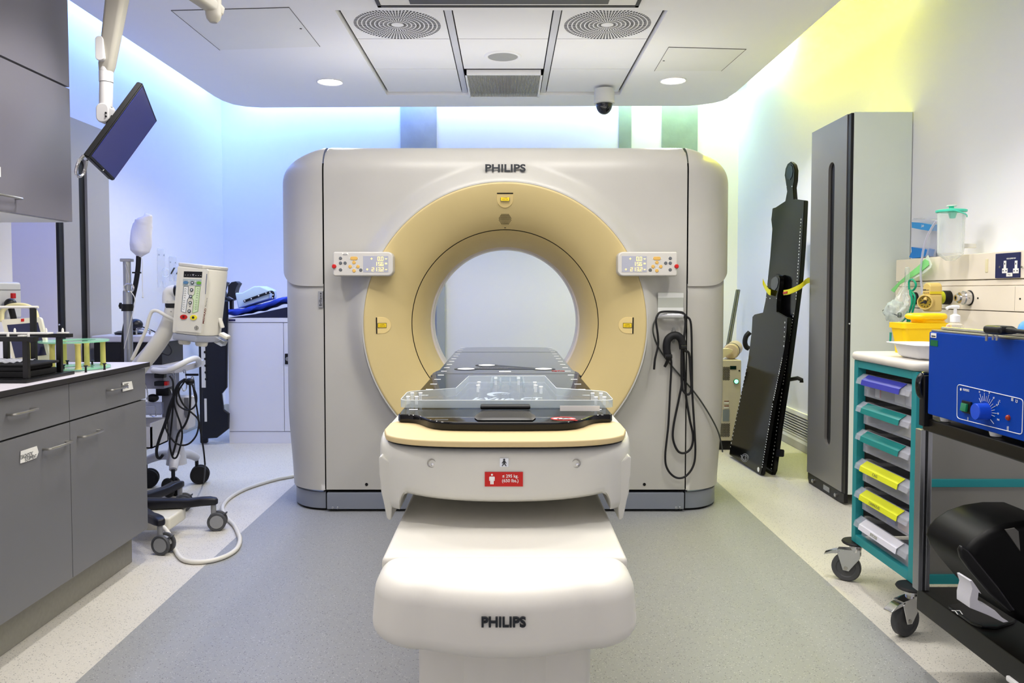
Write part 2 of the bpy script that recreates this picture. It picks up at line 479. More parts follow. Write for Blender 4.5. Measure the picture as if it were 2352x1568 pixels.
# access hatches
M_line = mat('hatch_line', '#6c6a68', 0.8)
def hatch(p, lab):
    A, B, C, D = [PZ(x, y, ZC - .001) for x, y in p]
    t = thing('ceiling_hatch', lab, 'hatch', tuple((A + C) / 2), 'flush ceiling hatches')
    MB().add([A, B, C, D] + [q + Vector((0, 0, .0008)) for q in (A, B, C, D)], [(0, 1, 2, 3), (4, 5, 6, 7), (0, 1, 5, 4), (1, 2, 6, 5), (2, 3, 7, 6), (3, 0, 4, 7)]).build('panel', mat('hatch_paint', '#ecebe6', 0.8, vary=.02), t, smooth=0)
    m = MB()
    for a, c_, w in ((A, B, .004), (B, C, .0025), (D, A, .0025)):
        m.tube([a - Vector((0, 0, .0003)), c_ - Vector((0, 0, .0003))], w * .6, seg=6)
    m.build('gap', M_line, t)
    k = A.lerp(D, .55) if 'small' in lab else B.lerp(C, .5)
    k = k.lerp((A + B + C + D) / 4, .09)
    MB().disc(k, .007, h=.002, seg=12).build('lock', M_dark, t)
hatch([(1536, 108), (1714, 113), (1657, 163), (1503, 163)], 'small flush hatch in the ceiling beside the cove lit yellow')
hatch([(393, 24), (664, 17), (735, 107), (505, 115)], 'large flush hatch in the ceiling beside the cove lit blue')

# recessed white ceiling unit with a dark surround
t = thing('ceiling_panel', 'white recessed ceiling unit with a dark frame, above the air diffusers', 'ceiling unit', (0, 3.6, ZC))
fy = PZ(1161, 12, ZC).y; fx0 = PZ(868, 12, ZC).x; fx1 = PZ(1466, 12, ZC).x
m = MB(); m.span((fx0, fy - .024, ZC - .012), (fx1, fy, ZC)); m.span((fx0, 3.2, ZC - .012), (fx0 + .018, fy, ZC)); m.span((fx1 - .018, 3.2, ZC - .012), (fx1, fy, ZC)); m.span((fx0, 3.2, ZC - .012), (fx1, 3.22, ZC))
m.build('frame', mat('dark_bronze', '#1d1712', 0.5), t)
MB().span((fx0 + .018, 3.22, ZC - .010), (fx1 - .018, fy - .024, ZC - .002), .003).build('panel', mat('unit_white', '#e8e6de', 0.5), t)
MB().span((fx0 + .17, 3.3, ZC - .014), (fx1 - .16, fy - .05, ZC - .0095), .002).build('screen_cover', mat('unit_dark', '#3a3734', 0.4), t)

# downlights
M_lamp = mat('lamp_glow', '#ffffff', 0.4, vary=0, emit='#fffaf0', estr=9.0)
def downlight(p, lab):
    t = thing('downlight', lab, 'ceiling light', tuple(p), 'recessed downlights')
    MB().lathe([(.092, 0), (.094, -.004), (.086, -.006), (.080, -.002), (.080, .0)], tuple(p), seg=36).build('rim', M_tile, t)
    MB().lathe([(0, -.0015), (.081, -.0015)], tuple(p), seg=36).build('lens', M_lamp, t, smooth=0)
    MB().lathe([(.0, -.004), (.03, -.0035), (.034, -.0016)], (p.x - .015, p.y + .025, p.z), seg=20).build('lamp', mat('lamp_cap', '#f2f0e8', 0.4, emit='#fff8ea', estr=1.6, vary=0), t)
D1, D2 = PZ(758, 188, ZC), PZ(1546, 185, ZC)
downlight(D1, 'lit recessed downlight in the ceiling on the blue-lit side')
downlight(D2, 'lit recessed downlight in the ceiling near the dome camera')

# dome security camera
q = PZ(1388, 205, ZC)
t = thing('ceiling_camera', 'white ceiling-mounted dome camera with a dark glossy dome', 'security camera', tuple(q))
kx = PY(1412, 230, q.y).x - PY(1364, 230, q.y).x; R_ = kx / 2
zb = PY(1388, 237, q.y).z; z2 = PY(1388, 263, q.y).z
MB().lathe([(0, ZC), (R_ * .93, ZC), (R_ * .93, ZC - .02), (R_ * .97, ZC - .025), (R_ * .97, zb + .012), (R_, zb + .01), (R_, zb - .002), (R_ * .88, zb - .006), (0, zb - .006)], (q.x, q.y, 0), seg=40).build('housing', mat('camera_white', '#d5d5d2', 0.4), t)
rd = R_ * .8
MB().lathe([(rd * math.cos(a), (zb - .006) - (zb - .006 - z2) * math.sin(a)) for a in [k * PI / 20 for k in range(11)]], (q.x, q.y, 0), seg=36).build('dome', mat('smoked_dome', '#1b1b20', 0.05, coat=.5), t)
# ================================================================== SCANNER GANTRY
GY = 4.31; RT = .15; DS = .26; GB = 5.12
XC = PY(1160, 744, 4.25).x; ZCN = PY(1160, 744.5, 4.25).z
GT = PY(1161, 341, GY + RT).z
GXL, GXR = PY(745, 800, GY).x, PY(1577, 800, GY).x
GZB = PY(800, 1124, GY).z
R0 = .768
KZ = PY(800, 1131, GY).z
def roll(z):
    d = z - (GT - RT)
    return 0 if d <= 0 else RT - math.sqrt(max(0, RT * RT - d * d))
def front_y(x, z):
    r = math.hypot(x - XC, z - ZCN)
    y = GY - .066 * (1 - sstep((r - R0) / .115)) * (1 - .55 * sstep((ZCN - z) / .5))
    return y + roll(z)
G = thing('ct_scanner', 'white and beige ring-shaped CT scanner gantry standing in the middle of the room', 'CT scanner', (XC, GY + .4, 0))
# front cover: from the ring out to a rectangle
def boundary(n=44):
    P = []
    xs_ = [GXL + .004, GXR - .004]; zs_ = [GZB, GT]
    for i in range(n): P.append((xs_[0] + (xs_[1] - xs_[0]) * i / n, zs_[1]))
    for i in range(n): P.append((xs_[1], zs_[1] + (zs_[0] - zs_[1]) * i / n))
    for i in range(n): P.append((xs_[1] + (xs_[0] - xs_[1]) * i / n, zs_[0]))
    for i in range(n): P.append((xs_[0], zs_[0] + (zs_[1] - zs_[0]) * i / n))
    return P
BP = boundary(); NT = 30
def fc(u, v):
    i = int(round(u * len(BP))) % len(BP); x, z = BP[i]
    a = math.atan2(z - ZCN, x - XC); rx, rz = XC + R0 * math.cos(a), ZCN + R0 * math.sin(a)
    t = .5 - .5 * math.cos(PI * v)
    X, Z = rx + (x - rx) * t, rz + (z - rz) * t
    return Vector((X, front_y(X, Z), Z))
m = MB(); m.grid(fc, len(BP), NT, closeu=True)
for x in (GXL + .004, GXR - .004):                        # returned edges at the seams
    zz = [GZB + (GT - GZB) * k / 30 for k in range(31)]
    m.grid(lambda u, v: Vector((x, front_y(x, zz[int(round(u * 30))]) + .03 * v, zz[int(round(u * 30))])), 31, 2)
m.grid(lambda u, v: Vector((GXL + .004 + (GXR - GXL - .008) * u, front_y(GXL, GT) + (GB - front_y(GXL, GT)) * v, GT)), 2, 2)
m.grid(lambda u, v: Vector((GXL + .004 + (GXR - GXL - .008) * u, GY + .03 * v, GZB)), 2, 2)
m.build('front_cover', M_shell, G, smooth=50)
# rear cover with its opening
def rc(u, v):
    i = int(round(u * len(BP))) % len(BP); x, z = BP[i]
    a = math.atan2(z - ZCN, x - XC); rx, rz = XC + .62 * math.cos(a), ZCN + .62 * math.sin(a)
    return Vector((rx + (x - rx) * v, GB, rz + (z - rz) * v))
MB().grid(rc, len(BP), 2, closeu=True).build('rear_cover', M_shell, G)
# funnel
prof = [(.786, GY + .02), (.782, 4.255), (.775, 4.244), (.768, 4.245)]
MB().lathe(prof, (XC, 0, ZCN), 'y', 128).build('ring_edge', M_shell, G, smooth=60)
CONE = [(.768, 4.2465), (.762, 4.243), (.755, 4.2435), (.72, 4.254), (.67, 4.274), (.61, 4.302), (.56, 4.336), (.532, 4.362), (.5225, 4.372)]
CONE2 = [(.5185, 4.375), (.505, 4.392), (.48, 4.43), (.457, 4.49), (.442, 4.545), (.437, 4.585)]
def cone_y(r):
    C = sorted(CONE + CONE2)
    for (a, ya), (b_, yb_) in zip(C, C[1:]):
        if a <= r <= b_: return ya + (yb_ - ya) * (r - a) / (b_ - a)
    return C[-1][1]
MB().lathe(CONE, (XC, 0, ZCN), 'y', 128).build('outer_bezel', M_beige, G, smooth=60)
MB().lathe([(.5225, 4.372), (.5225, 4.40), (.5185, 4.40), (.5185, 4.375)], (XC, 0, ZCN), 'y', 128).build('seal', M_dark, G, smooth=30)
MB().lathe(CONE2, (XC, 0, ZCN), 'y', 128).build('inner_bezel', M_beige, G, smooth=60)
MB().lathe([(.437, 4.585), (.433, 4.592), (.428, 4.592), (.424, 4.60), (.424, 4.72), (.428, 4.735)], (XC, 0, ZCN), 'y', 128).build('bore_liner', mat('bore_white', '#cfc9c6', .35), G, smooth=60)
MB().lathe([(.428, 4.735), (.45, 4.80), (.62, GB)], (XC, 0, ZCN), 'y', 96).build('rear_bezel', M_beige, G, smooth=60)

# side covers
XOL, XOR = PY(655, 600, GY + DS).x, PY(1667, 600, GY + DS).x
ZS0 = PY(745, 657, GY).z
ZS1 = PY(658, 618, GY + DS).z
def outer(side, z, inset=0.0):
    xo, xs_ = (XOL, GXL) if side < 0 else (XOR, GXR)
    rc_ = abs(xo - xs_) * .98; d = z - (GT - .20)
    sh = 0
    if d > 0: sh = rc_ * (1 - math.sqrt(max(0, 1 - min(1, d / .20) ** 2.2)))
    return xo - side * (sh + inset)
def side_pt(side, a, z, inset=0.0, taper=0.0):
    xs_ = (GXL if side < 0 else GXR) + side * .004
    xo = outer(side, z, inset + taper)
    s = math.sin(min(a, PI / 2))
    x = xs_ + (xo - xs_) * s
    y = GY + roll(z) * (1 - .0 * s) + DS * (1 - math.cos(min(a, PI / 2))) + inset
    if a > PI / 2: y = max(y, GY + DS) + (GB - GY - DS) * (a - PI / 2) / (PI / 2)
    return Vector((x, min(y, GB), z))
AN = [k / 14 * PI / 2 for k in range(15)] + [PI]
def zsplit(a): return ZS0 + (ZS1 - ZS0) * math.sin(min(a, PI / 2)) ** 5
for side, word in ((-1, 'left'), (1, 'right')):
    NU = 34
    def up(u, v):
        a = AN[int(round(u * (len(AN) - 1)))]; z0 = zsplit(a)
        t = v if v < .5 else v
        z = z0 + (GT - z0) * (1 - (1 - t) ** 1.8)
        return side_pt(side, a, z)
    m = MB(); m.grid(up, len(AN), NU)
    m.grid(lambda u, v: side_pt(side, AN[int(round(u * (len(AN) - 1)))], zsplit(AN[int(round(u * (len(AN) - 1)))]), .02 * v), len(AN), 2)
    m.build('side_cover', M_shell, G, smooth=50)
    def low(u, v):
        a = AN[int(round(u * (len(AN) - 1)))]; z1 = zsplit(a) + .012
        z = KZ + .012 + (z1 - KZ - .012) * v
        tp = .030 * sstep((.62 - z) / .55) + .012
        lip = .010 * sstep((z - z1 + .03) / .03)
        return side_pt(side, a, z, .006 + lip, tp)
    m = MB(); m.grid(low, len(AN), 30)
    m.grid(lambda u, v: side_pt(side, AN[int(round(u * (len(AN) - 1)))], KZ + .012, .006 + .03 * v, .042), len(AN), 2)
    m.build('lower_side_cover', M_shell, G, smooth=50)
    mk = mat('kick_metal', '#8f949e', .38, metal=.35)
    m = MB()
    for z0, z1, i0, i1 in ((.014, KZ - .006, .02, .02), (KZ - .006, KZ, .02, .026), (KZ, KZ, .026, .06)):
        m.grid(lambda u, v: side_pt(side, AN[int(round(u * (len(AN) - 1)))], z0 + (z1 - z0) * v, i0 + (i1 - i0) * v, .036), len(AN), 2)
    m.build('kick_plate', mk, G, smooth=50)
m = MB().span((GXL + .006, GY - .004, .014), (GXR - .006, GY + .03, KZ), .005)
kp = m.build('kick_plate', mk, G)
for px in (764, 775, 1553, 1562):
    p = PY(px, 1166, GY - .004); MB().disc((p.x, p.y - .001, p.z), .007, 'y', .004, 14, bev=.001).build('screw', M_alu, kp)
for px in (842, 1480):
    p = PY(px, 1112, GY); MB().disc((p.x, p.y - .0005, p.z), .0085, 'y', .003, 16).build('lock_hole', M_dark, G)
# dark chassis seen in the gaps
m = MB(); m.span((GXL - .02, GY + .04, .0), (GXL + .03, GB - .05, GT - .1)); m.span((GXR - .03, GY + .04, .0), (GXR + .02, GB - .05, GT - .1))
m.span((GXL, GY + .05, 0), (GXR, GB - .05, .2)); 
m.build('chassis', M_dark, G, smooth=0)
m = MB()
m.grid(lambda u, v: side_pt(-1, AN[int(round(u * (len(AN) - 1)))], .0 + .02 * v, .03, .045), len(AN), 2)
m.grid(lambda u, v: side_pt(1, AN[int(round(u * (len(AN) - 1)))], .0 + .02 * v, .03, .045), len(AN), 2)
m.build('base', M_dark, G, smooth=0)
# maker's lettering
XZ = lambda p: frame(p, (1, 0, 0), (0, 0, 1))
p = PY(1161, 387.5, GY - .01); p.y = front_y(p.x, p.z - .022) - .004
wl = PY(1207, 387, GY).x - PY(1115, 387, GY).x
MB().fit('PHILIPS', wl, .040, XZ(p), .004, .028).build('lettering', mat('letter_grey', '#33363a', .35, metal=.3), G, smooth=0)
# badge on the lower left cover
pa, pb = PY(731, 668, GY), PY(742, 706, GY)
bd = MB().span((pa.x, GY - .004, pb.z), (pb.x, GY + .012, pa.z), .002).build('badge', M_alu, G)
bd['label'] = 'small silver name badge'
MB().fit('Brilliance', abs(pa.z - pb.z) * .8, abs(pb.x - pa.x) * .55, frame(((pa.x + pb.x) / 2, GY - .0045, (pa.z + pb.z) / 2), (0, 0, 1), (-1, 0, 0)), .0005, .01).build('lettering', M_ink, bd, smooth=0)

# laser windows with yellow warning labels
M_yel = mat('warning_yellow', '#e8c81e', .5, vary=0)
def window(px, py, ang, scoop=True):
    r = math.hypot(*(PY(px, py, 4.27).x - XC, PY(px, py, 4.27).z - ZCN)); 
    th = math.atan2(PY(px, py, 4.27).z - ZCN, PY(px, py, 4.27).x - XC)
    y = cone_y(r); sl = (cone_y(r + .03) - cone_y(r - .03)) / .06
    rd = Vector((math.cos(th), sl, math.sin(th))).normalized(); tn = Vector((-math.sin(th), 0, math.cos(th)))
    o = Vector((XC + r * math.cos(th), y, ZCN + r * math.sin(th)))
    n = rd.cross(tn).normalized()
    if n.y > 0: n = -n
    F = Matrix((rd, tn if rd.cross(tn).dot(n) > 0 else -tn, n)).transposed().to_4x4(); F.translation = o + n * .0012
    # shallow scoop: D-shaped pad with a dark slot on its outer side
    D = [(.035, -.045), (.035, .045)] + [(.0 - .06 * math.sin(a) + .0, .045 * math.cos(a)) for a in [k * PI / 14 for k in range(15)]]
    D = [(x * .85, yv) for x, yv in D]
    w_ = MB().prism(D, 'z', -.002, .0012, .0008, 1, M=F).build('laser_window', mat('bezel_light', '#dcc68c', .42), G)
    MB().box((.030, 0, .0012), (.006, .088, .002), M=F).build('slot', M_dark, w_, smooth=0)
    up = Vector((0, 0, 1)); LF = frame(o + n * .004, (1, 0, -n.x / n.z if False else 0), (0, 0, 1))
    LF = Matrix.Translation(o + n * .0045) @ frame((0, 0, 0), (Vector((1, 0, 0)) - n * n.x), (0, 0, 1)).to_3x3().to_4x4()
    MB().box((0, 0, 0), (.050, .026, .001), M=LF).build('warning_border', M_ink, w_, smooth=0)
    lb = MB().box((0, 0, .0006), (.046, .022, .001), M=LF).build('warning_label', M_yel, w_, smooth=0)
    MB().fit('LASER', .026, .005, LF @ Matrix.Translation((0, .005, .0013)), .0002).fit('APERTURE', .034, .005, LF @ Matrix.Translation((0, -.004, .0013)), .0002).build('lettering', mat('label_ink', '#6a5a10', .6, vary=0), lb, smooth=0)
window(1160, 456, 0); window(877, 747, 0); window(1442, 747, 0)
# intercom grille and indicator above the bore
r = .575; y = cone_y(r); sl = (cone_y(r + .03) - cone_y(r - .03)) / .06
rd = Vector((0, sl, 1)).normalized(); n = rd.cross(Vector((1, 0, 0))); n = n if n.y < 0 else -n
o = Vector((XC, y, ZCN + r)) + n * .0008
F = frame(o, (1, 0, 0), rd)
if F.to_3x3().col[2].dot(n) < 0: F = frame(o, (-1, 0, 0), rd)
m = MB()
for i in range(-5, 6):
    for j in range(-6, 7):
        x = i * .0072 + (.0036 if j % 2 else 0); yv = j * .0062
        if x * x + yv * yv < .036 ** 2: m.disc((x, yv, 0), .0024, 'z', .001, 8, M=F)
m.build('intercom_grille', mat('grille_dark', '#5d5438', .8), G, smooth=0)
p = Vector((XC, cone_y(.5305) - .001, ZCN + .5305)); MB().box(p, (.008, .002, .004)).build('indicator', M_dark, G, smooth=0)

# control panels
M_panel = mat('panel_grey', '#c6c3bd', .4)
M_key = mat('key_grey', '#6f7377', .3, metal=.4)
M_amber = mat('key_amber', '#d7ae5e', .35)
M_lcd = mat('lcd_grey', '#a9abb8', .25, vary=.01)
M_seg = mat('lit_segments', '#fff2b0', .5, vary=0, emit='#ffd867', estr=.9)
def panel(x0, x1, flip):
    yf = 4.18
    A = PY(x0, 578, yf); B = PY(x1, 634, yf)
    w, h = B.x - A.x, A.z - B.z; c = ((A.x + B.x) / 2, (A.z + B.z) / 2)
    R = .030; rs = (R, .012, .012, R) if not flip else (.012, R, R, .012)
    T = Matrix.Translation((c[0], yf, c[1]))
    k = MB().prism([(u, v) for u, v in rrect(w, h, rs, 8)], 'y', 0, .075, .008, 3, M=T, allbev=False).build('control_panel', M_panel, G)
    S = w / 139.0                                        # metres per photo pixel here
    def at(px, py): return Vector((c[0] + (px - (x0 + x1) / 2) * S, yf, c[1] - (py - 606) * S))
    def rx(px): return px if not flip else (764 + 903) - px
    X_ = lambda px: px + (0 if not flip else x0 - 764)
    def add_disc(px, py, r, mm, nm, h=.006):
        p = at(X_(rx(px)), py); MB().disc(p, r, 'y', h, 16, bev=.002).build(nm, mm, k)
    for px, py in ((782, 593), (782, 604), (792.5, 604), (782, 619.5), (828.5, 620)): add_disc(px, py, .0088, M_key, 'grey_key')
    for px, py in ((813, 602.5), (804, 612), (822, 612), (813, 621.5)): add_disc(px, py, .0095, M_amber, 'amber_key')
    p = at(X_(rx(813)), 593)
    MB().prism(rrect(.040, .018, .0088, 6), 'y', -.003, .003, .002, 2, M=Matrix.Translation(p)).build('amber_bar_key', M_amber, k)
    p = at(X_(rx(767.5)), 611.5); MB().lathe([(.0, -.012), (.009, -.011), (.0112, -.006), (.0112, .002), (.0135, .003), (.0135, .006)], p, 'y', 20).build('stop_button', M_red, k)
    m = MB()
    for px, py in ((802.5, 593), (823.5, 593), (813, 608), (809.5, 612), (816.8, 612), (813, 616), (786, 590), (786, 601), (786, 616), (831, 616)): m.disc(at(X_(rx(px)), py) - Vector((0, .0006, 0)), .0016, 'y', .001, 8)
    m.build('key_lights', M_print, k, smooth=0)
    if not flip:
        st = MB().box(at(793, 583) - Vector((0, .0006, 0)), (.032, .001, .013)).build('sticker', M_paper, k, smooth=0)
        MB().box(at(792.6, 584.6) - Vector((0, .0013, 0)), (.026, .0006, .0028)).box(at(792.6, 581.6) - Vector((0, .0013, 0)), (.018, .0006, .0016)).build('print', M_ink, st, smooth=0)
    # display (same reading both sides)
    dx = 834 if not flip else 1427.5
    L_ = at(dx, 587.5); R2 = at(dx + 58, 625)
    d = MB().span((L_.x, yf - .0012, R2.z), (R2.x, yf + .004, L_.z), .001).build('display', M_lcd, k)
    m = MB(); SEGS = {'0': 'abcdef', '1': 'bc', '2': 'abged', '3': 'abgcd', '5': 'afgcd', '6': 'afgecd'}
    def digit(ch, px, py, hh=7.8, ww=4.2):
        for s_ in SEGS[ch]:
            x_0, x_1 = px - ww / 2, px + ww / 2; ya, yb_, yc_ = py - hh / 2, py, py + hh / 2
            (u0, v0), (u1, v1) = {'a': ((x_0, ya), (x_1, ya)), 'b': ((x_1, ya), (x_1, yb_)), 'c': ((x_1, yb_), (x_1, yc_)), 'd': ((x_0, yc_), (x_1, yc_)), 'e': ((x_0, yb_), (x_0, yc_)), 'f': ((x_0, ya), (x_0, yb_)), 'g': ((x_0, yb_), (x_1, yb_))}[s_]
            a_, b_ = at(u0, v0), at(u1, v1); t_ = .0010
            m.span((min(a_.x, b_.x) - t_, yf - .0022, min(a_.z, b_.z) - t_), (max(a_.x, b_.x) + t_, yf - .0014, max(a_.z, b_.z) + t_))
    o_ = dx - 834
    for ch, px in (('0', 870), ('0', 878)): digit(ch, px + o_, 594)
    for ch, px in (('1', 863), ('5', 871.5), ('6', 878)): digit(ch, px + o_, 606)
    for ch, px in (('2', 856.5), ('1', 863), ('3', 870.8), ('2', 878.8)): digit(ch, px + o_, 618.5)
    for px, py in ((874.2, 598.2), (875, 622.6)): m.box(at(px + o_, py) - Vector((0, .0018, 0)), (.003, .001, .003))
    for px, py in ((853.5, 594), (843.5, 618.5)):
        p = at(px + o_, py) - Vector((0, .0018, 0)); m.box(p, (.010, .0008, .003)); m.box(p, (.003, .0008, .010))
    for py in (594, 606, 618.5):
        m.box(at(887 + o_, py) - Vector((0, .0018, 0)), (.012, .0008, .0022)); m.box(at(887 + o_, py + (-2.2 if py == 606 else 1.2)) - Vector((0, .0018, 0)), (.011 if py == 606 else .004, .0008, .0022))
    m.build('readout', M_seg, d, smooth=0)
panel(764, 903, False); panel(1419, 1556, True)

# label plate, rail and clear hook on the right of the front cover
A, B = PY(1509, 671, GY), PY(1567, 717, GY)
LY = front_y(A.x, B.z) - .002
lp = MB().span((A.x, LY - .002, B.z), (B.x, LY + .004, A.z), .001).build('label_plate', mat('plate_grey', '#b4b7ae', .35), G)
hgt = A.z - B.z
MB().span((A.x, LY - .0028, A.z - hgt * .27), (B.x, LY - .001, A.z - .004)).span((A.x, LY - .0028, B.z + .002), (B.x, LY - .001, B.z + hgt * .24)).build('plate_strip', mat('strip_white', '#d9dad6', .3), lp)
RY = front_y(PY(1511, 724, GY).x, PY(1511, 724, GY).z) - .028
A, B = PY(1511, 724, RY), PY(1569, 724, RY)
hb = MB().lathe([(0, 0), (.0165, 0), (.0175, .002), (.0175, B.x - A.x - .002), (.0165, B.x - A.x), (0, B.x - A.x)], (A.x, RY, A.z), 'x', 24).build('rail', mat('rail_silver', '#d9d9db', .28, metal=.45), G)
MB().span((A.x + .01, RY, A.z - .012), (A.x + .03, GY, A.z + .012), .002).span((B.x - .03, RY, A.z - .012), (B.x - .01, GY, A.z + .012), .002).build('rail_bracket', M_steel, G)
p = PY(1547, 770, GY - .004); p.y = front_y(p.x - .016, p.z) - .003
M_clr = clear('clear_plastic', '#eef2f2', .10, .6)
ck = MB().prism([(.016 * math.cos(a) * (1 + .0 * math.sin(a)), .045 * math.sin(a)) for a in [2 * PI * k / 28 for k in range(28)]], 'y', -.004, .003, .001, 1, M=Matrix.Translation(p)).build('clear_hook', M_clr, G)

# ================================================================== CABLES HUNG ON THE GANTRY
def side_y(x):
    if x <= GXR: return GY
    s = min(1, (x - GXR) / (XOR - GXR)); return GY + DS * (1 - math.cos(math.asin(s)))
def gp(pts, off=.02):
    out = []
    for x, y in pts:
        p = PY(1460 + x / 3.268, 640 + y / 3.268, GY - off)
        p = PY(1460 + x / 3.268, 640 + y / 3.268, front_y(p.x, p.z) - off)
        if p.x > GXR - .01: p = PY(1460 + x / 3.268, 640 + y / 3.268, side_y(p.x) - off)
        out.append(p)
    return smooth_path(out, 7)
ca = thing('hand_control_cable', 'black coiled hand-control cable hanging in long loops on the scanner front', 'cable', tuple(PY(1547, 760, GY)))
MB().tube(gp([(262, 585), (268, 650), (258, 850), (245, 1100), (222, 1330), (240, 1430), (300, 1490), (370, 1485), (430, 1410), (448, 1300), (440, 1100), (425, 850), (422, 600), (415, 340), (385, 285), (362, 262)], .034), .0058, 8).build('long_loop', M_rubber, ca)
MB().tube(gp([(350, 500), (350, 750), (325, 900), (285, 1100), (282, 1210), (320, 1295), (375, 1305), (420, 1260), (430, 1170), (405, 1050), (375, 850), (360, 560), (352, 500)], .026), .0062, 8).build('inner_loop', M_rubber, ca)
MB().tube(gp([(362, 270), (375, 330), (360, 520), (400, 560), (412, 700), (418, 830), (395, 868), (365, 850), (348, 800), (345, 600), (352, 500)], .046), .0068, 8).build('short_loop', M_rubber, ca)
MB().tube(gp([(242, 590), (232, 520), (240, 460), (275, 428), (315, 428), (345, 462), (356, 525)], .04), .021, 14).build('sleeve', M_rubber, ca)
m = MB(); m.tube([PY(1460 + x / 3.268, 640 + 582 / 3.268, GY - .06) for x in (222, 272)], .012, 10); m.tube([PY(1460 + x / 3.268, 640 + 512 / 3.268, GY - .06) for x in (340, 378)], .013, 10)
m.tube([PY(1460 + 255 / 3.268, 640 + 590 / 3.268, GY - .045), PY(1460 + 218 / 3.268, 640 + 660 / 3.268, GY - .03)], [.011, .008], 8)
m.build('strap', M_black, ca)
cb = MB().tube(gp([(362, 262), (340, 250), (260, 246), (190, 250), (163, 275), (153, 320), (166, 420), (168, 500), (146, 600), (138, 680)], .064), .0058, 8).build('draped_cable', M_rubber)
tag(cb, 'black cable draped over the chrome rail on the scanner front', 'cable')
cc = MB().tube(gp([(152, 300), (133, 350), (135, 420), (180, 530), (260, 640), (380, 780), (470, 890), (560, 1030), (620, 1150), (645, 1250), (652, 1300)], .009), .0042, 8).build('thin_cable', mat('cable_grey', '#3d403c', .5))
tag(cc, 'thin dark grey cable running from the rail diagonally down the scanner side', 'cable')

# ================================================================== PATIENT COUCH
K = thing('patient_couch', 'white patient couch with a glossy black tabletop, in front of the scanner', 'couch', (-.005, 1.9, 0))
CX0 = -.005
# nose and deck of the lower cover
def plan(front, half, back, cr, sag, n=10):
    pts = [(CX0 - half, back)]
    for k in range(n + 1):
        a = PI + (PI / 2) * k / n; pts.append((CX0 - half + cr + cr * math.cos(a), front + sag + cr + cr * math.sin(a)))
    for k in range(1, 16):
        x = -half + cr + (2 * half - 2 * cr) * k / 16; pts.append((CX0 + x, front + sag * (x / (half - cr)) ** 2))
    for k in range(n + 1):
        a = -PI / 2 + (PI / 2) * k / n; pts.append((CX0 + half - cr + cr * math.cos(a), front + sag + cr + cr * math.sin(a)))
    pts.append((CX0 + half, back)); return pts
M_couch = mat('couch_white', '#e2dfd6', .42)
def shell(name, outline, z0, z1, rt, rb, flare):
    """Vertical-walled cover with rounded top and bottom edges; inset follows the outline normals."""
    n = len(outline); cx = sum(p[0] for p in outline) / n; cy = max(p[1] for p in outline)
    rows = []
    for k in range(7): a = PI / 2 * k / 6; rows.append((rb * (1 - math.sin(a)), z0 + rb * (1 - math.cos(a))))
    for k in range(9): a = PI / 2 * k / 8; rows.append((rt * (1 - math.cos(a)), z1 - rt + rt * math.sin(a)))
    vs, fs = [], []
    for ins, z in rows:
        for i, (x, y) in enumerate(outline):
            p0 = Vector(outline[max(i - 1, 0)]); p1 = Vector(outline[min(i + 1, n - 1)]); t = (p1 - p0).normalized()
            nx, ny = -t.y, t.x
            if i in (0, n - 1): nx, ny = (1 if i == 0 else -1), 0
            f = 1 + flare * (z1 - z) / (z1 - z0)
            vs.append((CX0 + (x + nx * ins - CX0) * f, y + ny * ins, z))
    R_ = len(rows)
    for r in range(R_ - 1):
        for i in range(n - 1): fs.append((r * n + i, r * n + i + 1, (r + 1) * n + i + 1, (r + 1) * n + i))
        fs.append((r * n + n - 1, r * n, (r + 1) * n, (r + 1) * n + n - 1))
    fs.append(tuple(range(n))[::-1]); fs.append(tuple(range((R_ - 1) * n, R_ * n)))
    return MB().add(vs, fs).build(name, M_couch, K, smooth=50)
shell('nose_cover', plan(1.335, .242, 1.514, .10, .035), .572, .70, .038, .035, .045)
m = MB().prism([(-.242 + CX0, .0), (.242 + CX0, .0), (.242 + CX0, -.10), (-.242 + CX0, -.10)], 'y', 1.5165, 3.2, 0)
for i, v in enumerate(m.v): v.z += .70
dk = MB().span((CX0 - .242, 1.5165, .60), (CX0 + .242, 3.2, .70), .012, 4).build('deck_cover', M_couch, K)
p = PY(1157, 1427, 1.335); wl = PY(1208, 1427, 1.335).x - PY(1106, 1427, 1.335).x
MB().fit('PHILIPS', wl, .0185, XZ((p.x, 1.3335, p.z)), .002, .028).build('lettering', mat('letter_grey', '#33363a'), K, smooth=0)
# pedestal
MB().prism(plan(1.47, .17, 3.1, .05, .01), 'z', 0, .60, .006).build('pedestal', M_couch, K)
MB().prism(plan(1.45, .10, 1.6, .06, .01), 'z', 0, .56, .004).build('pedestal_cover', M_couch, K)
# head end housing
HW = .297
def fr(x): 
    q = min(1, abs(x) / HW); return 1.706 + .16 * (1 - (1 - q ** 3.2) ** (1 / 2.2))
def zb(x):
    q = abs(x)
    if q <= .218: return .756 + .011 * (q / .218) ** 2
    if q <= .238:
        s = (q - .218) / .02; return .767 - .040 * (1 - math.sqrt(max(0, 1 - s * s))) if s < 1 else .727
    return .727 if q < .272 else .727 + .03 * ((q - .272) / .025) ** 2
XSB = sorted(set([-HW + 2 * HW * k / 60 for k in range(61)] + [s * v for s in (-1, 1) for v in (.2182, .223, .228, .232, .235, .2375, .2385, .285, .290, .2955)]))
rows = []
for x in XSB:
    f, z0 = fr(x), zb(x); z1 = .8785
    rows.append([(2.25, z1), (f + .045, z1), (f + .018, z1 - .006), (f + .004, z1 - .018), (f, z1 - .036), (f + .0, z0 + .02), (f + .003, z0 + .008), (f + .012, z0), (2.25, z0)])
n = len(rows[0]); vs = [(x + CX0, a, c_) for x, rr in zip(XSB, rows) for a, c_ in rr]; fs = []
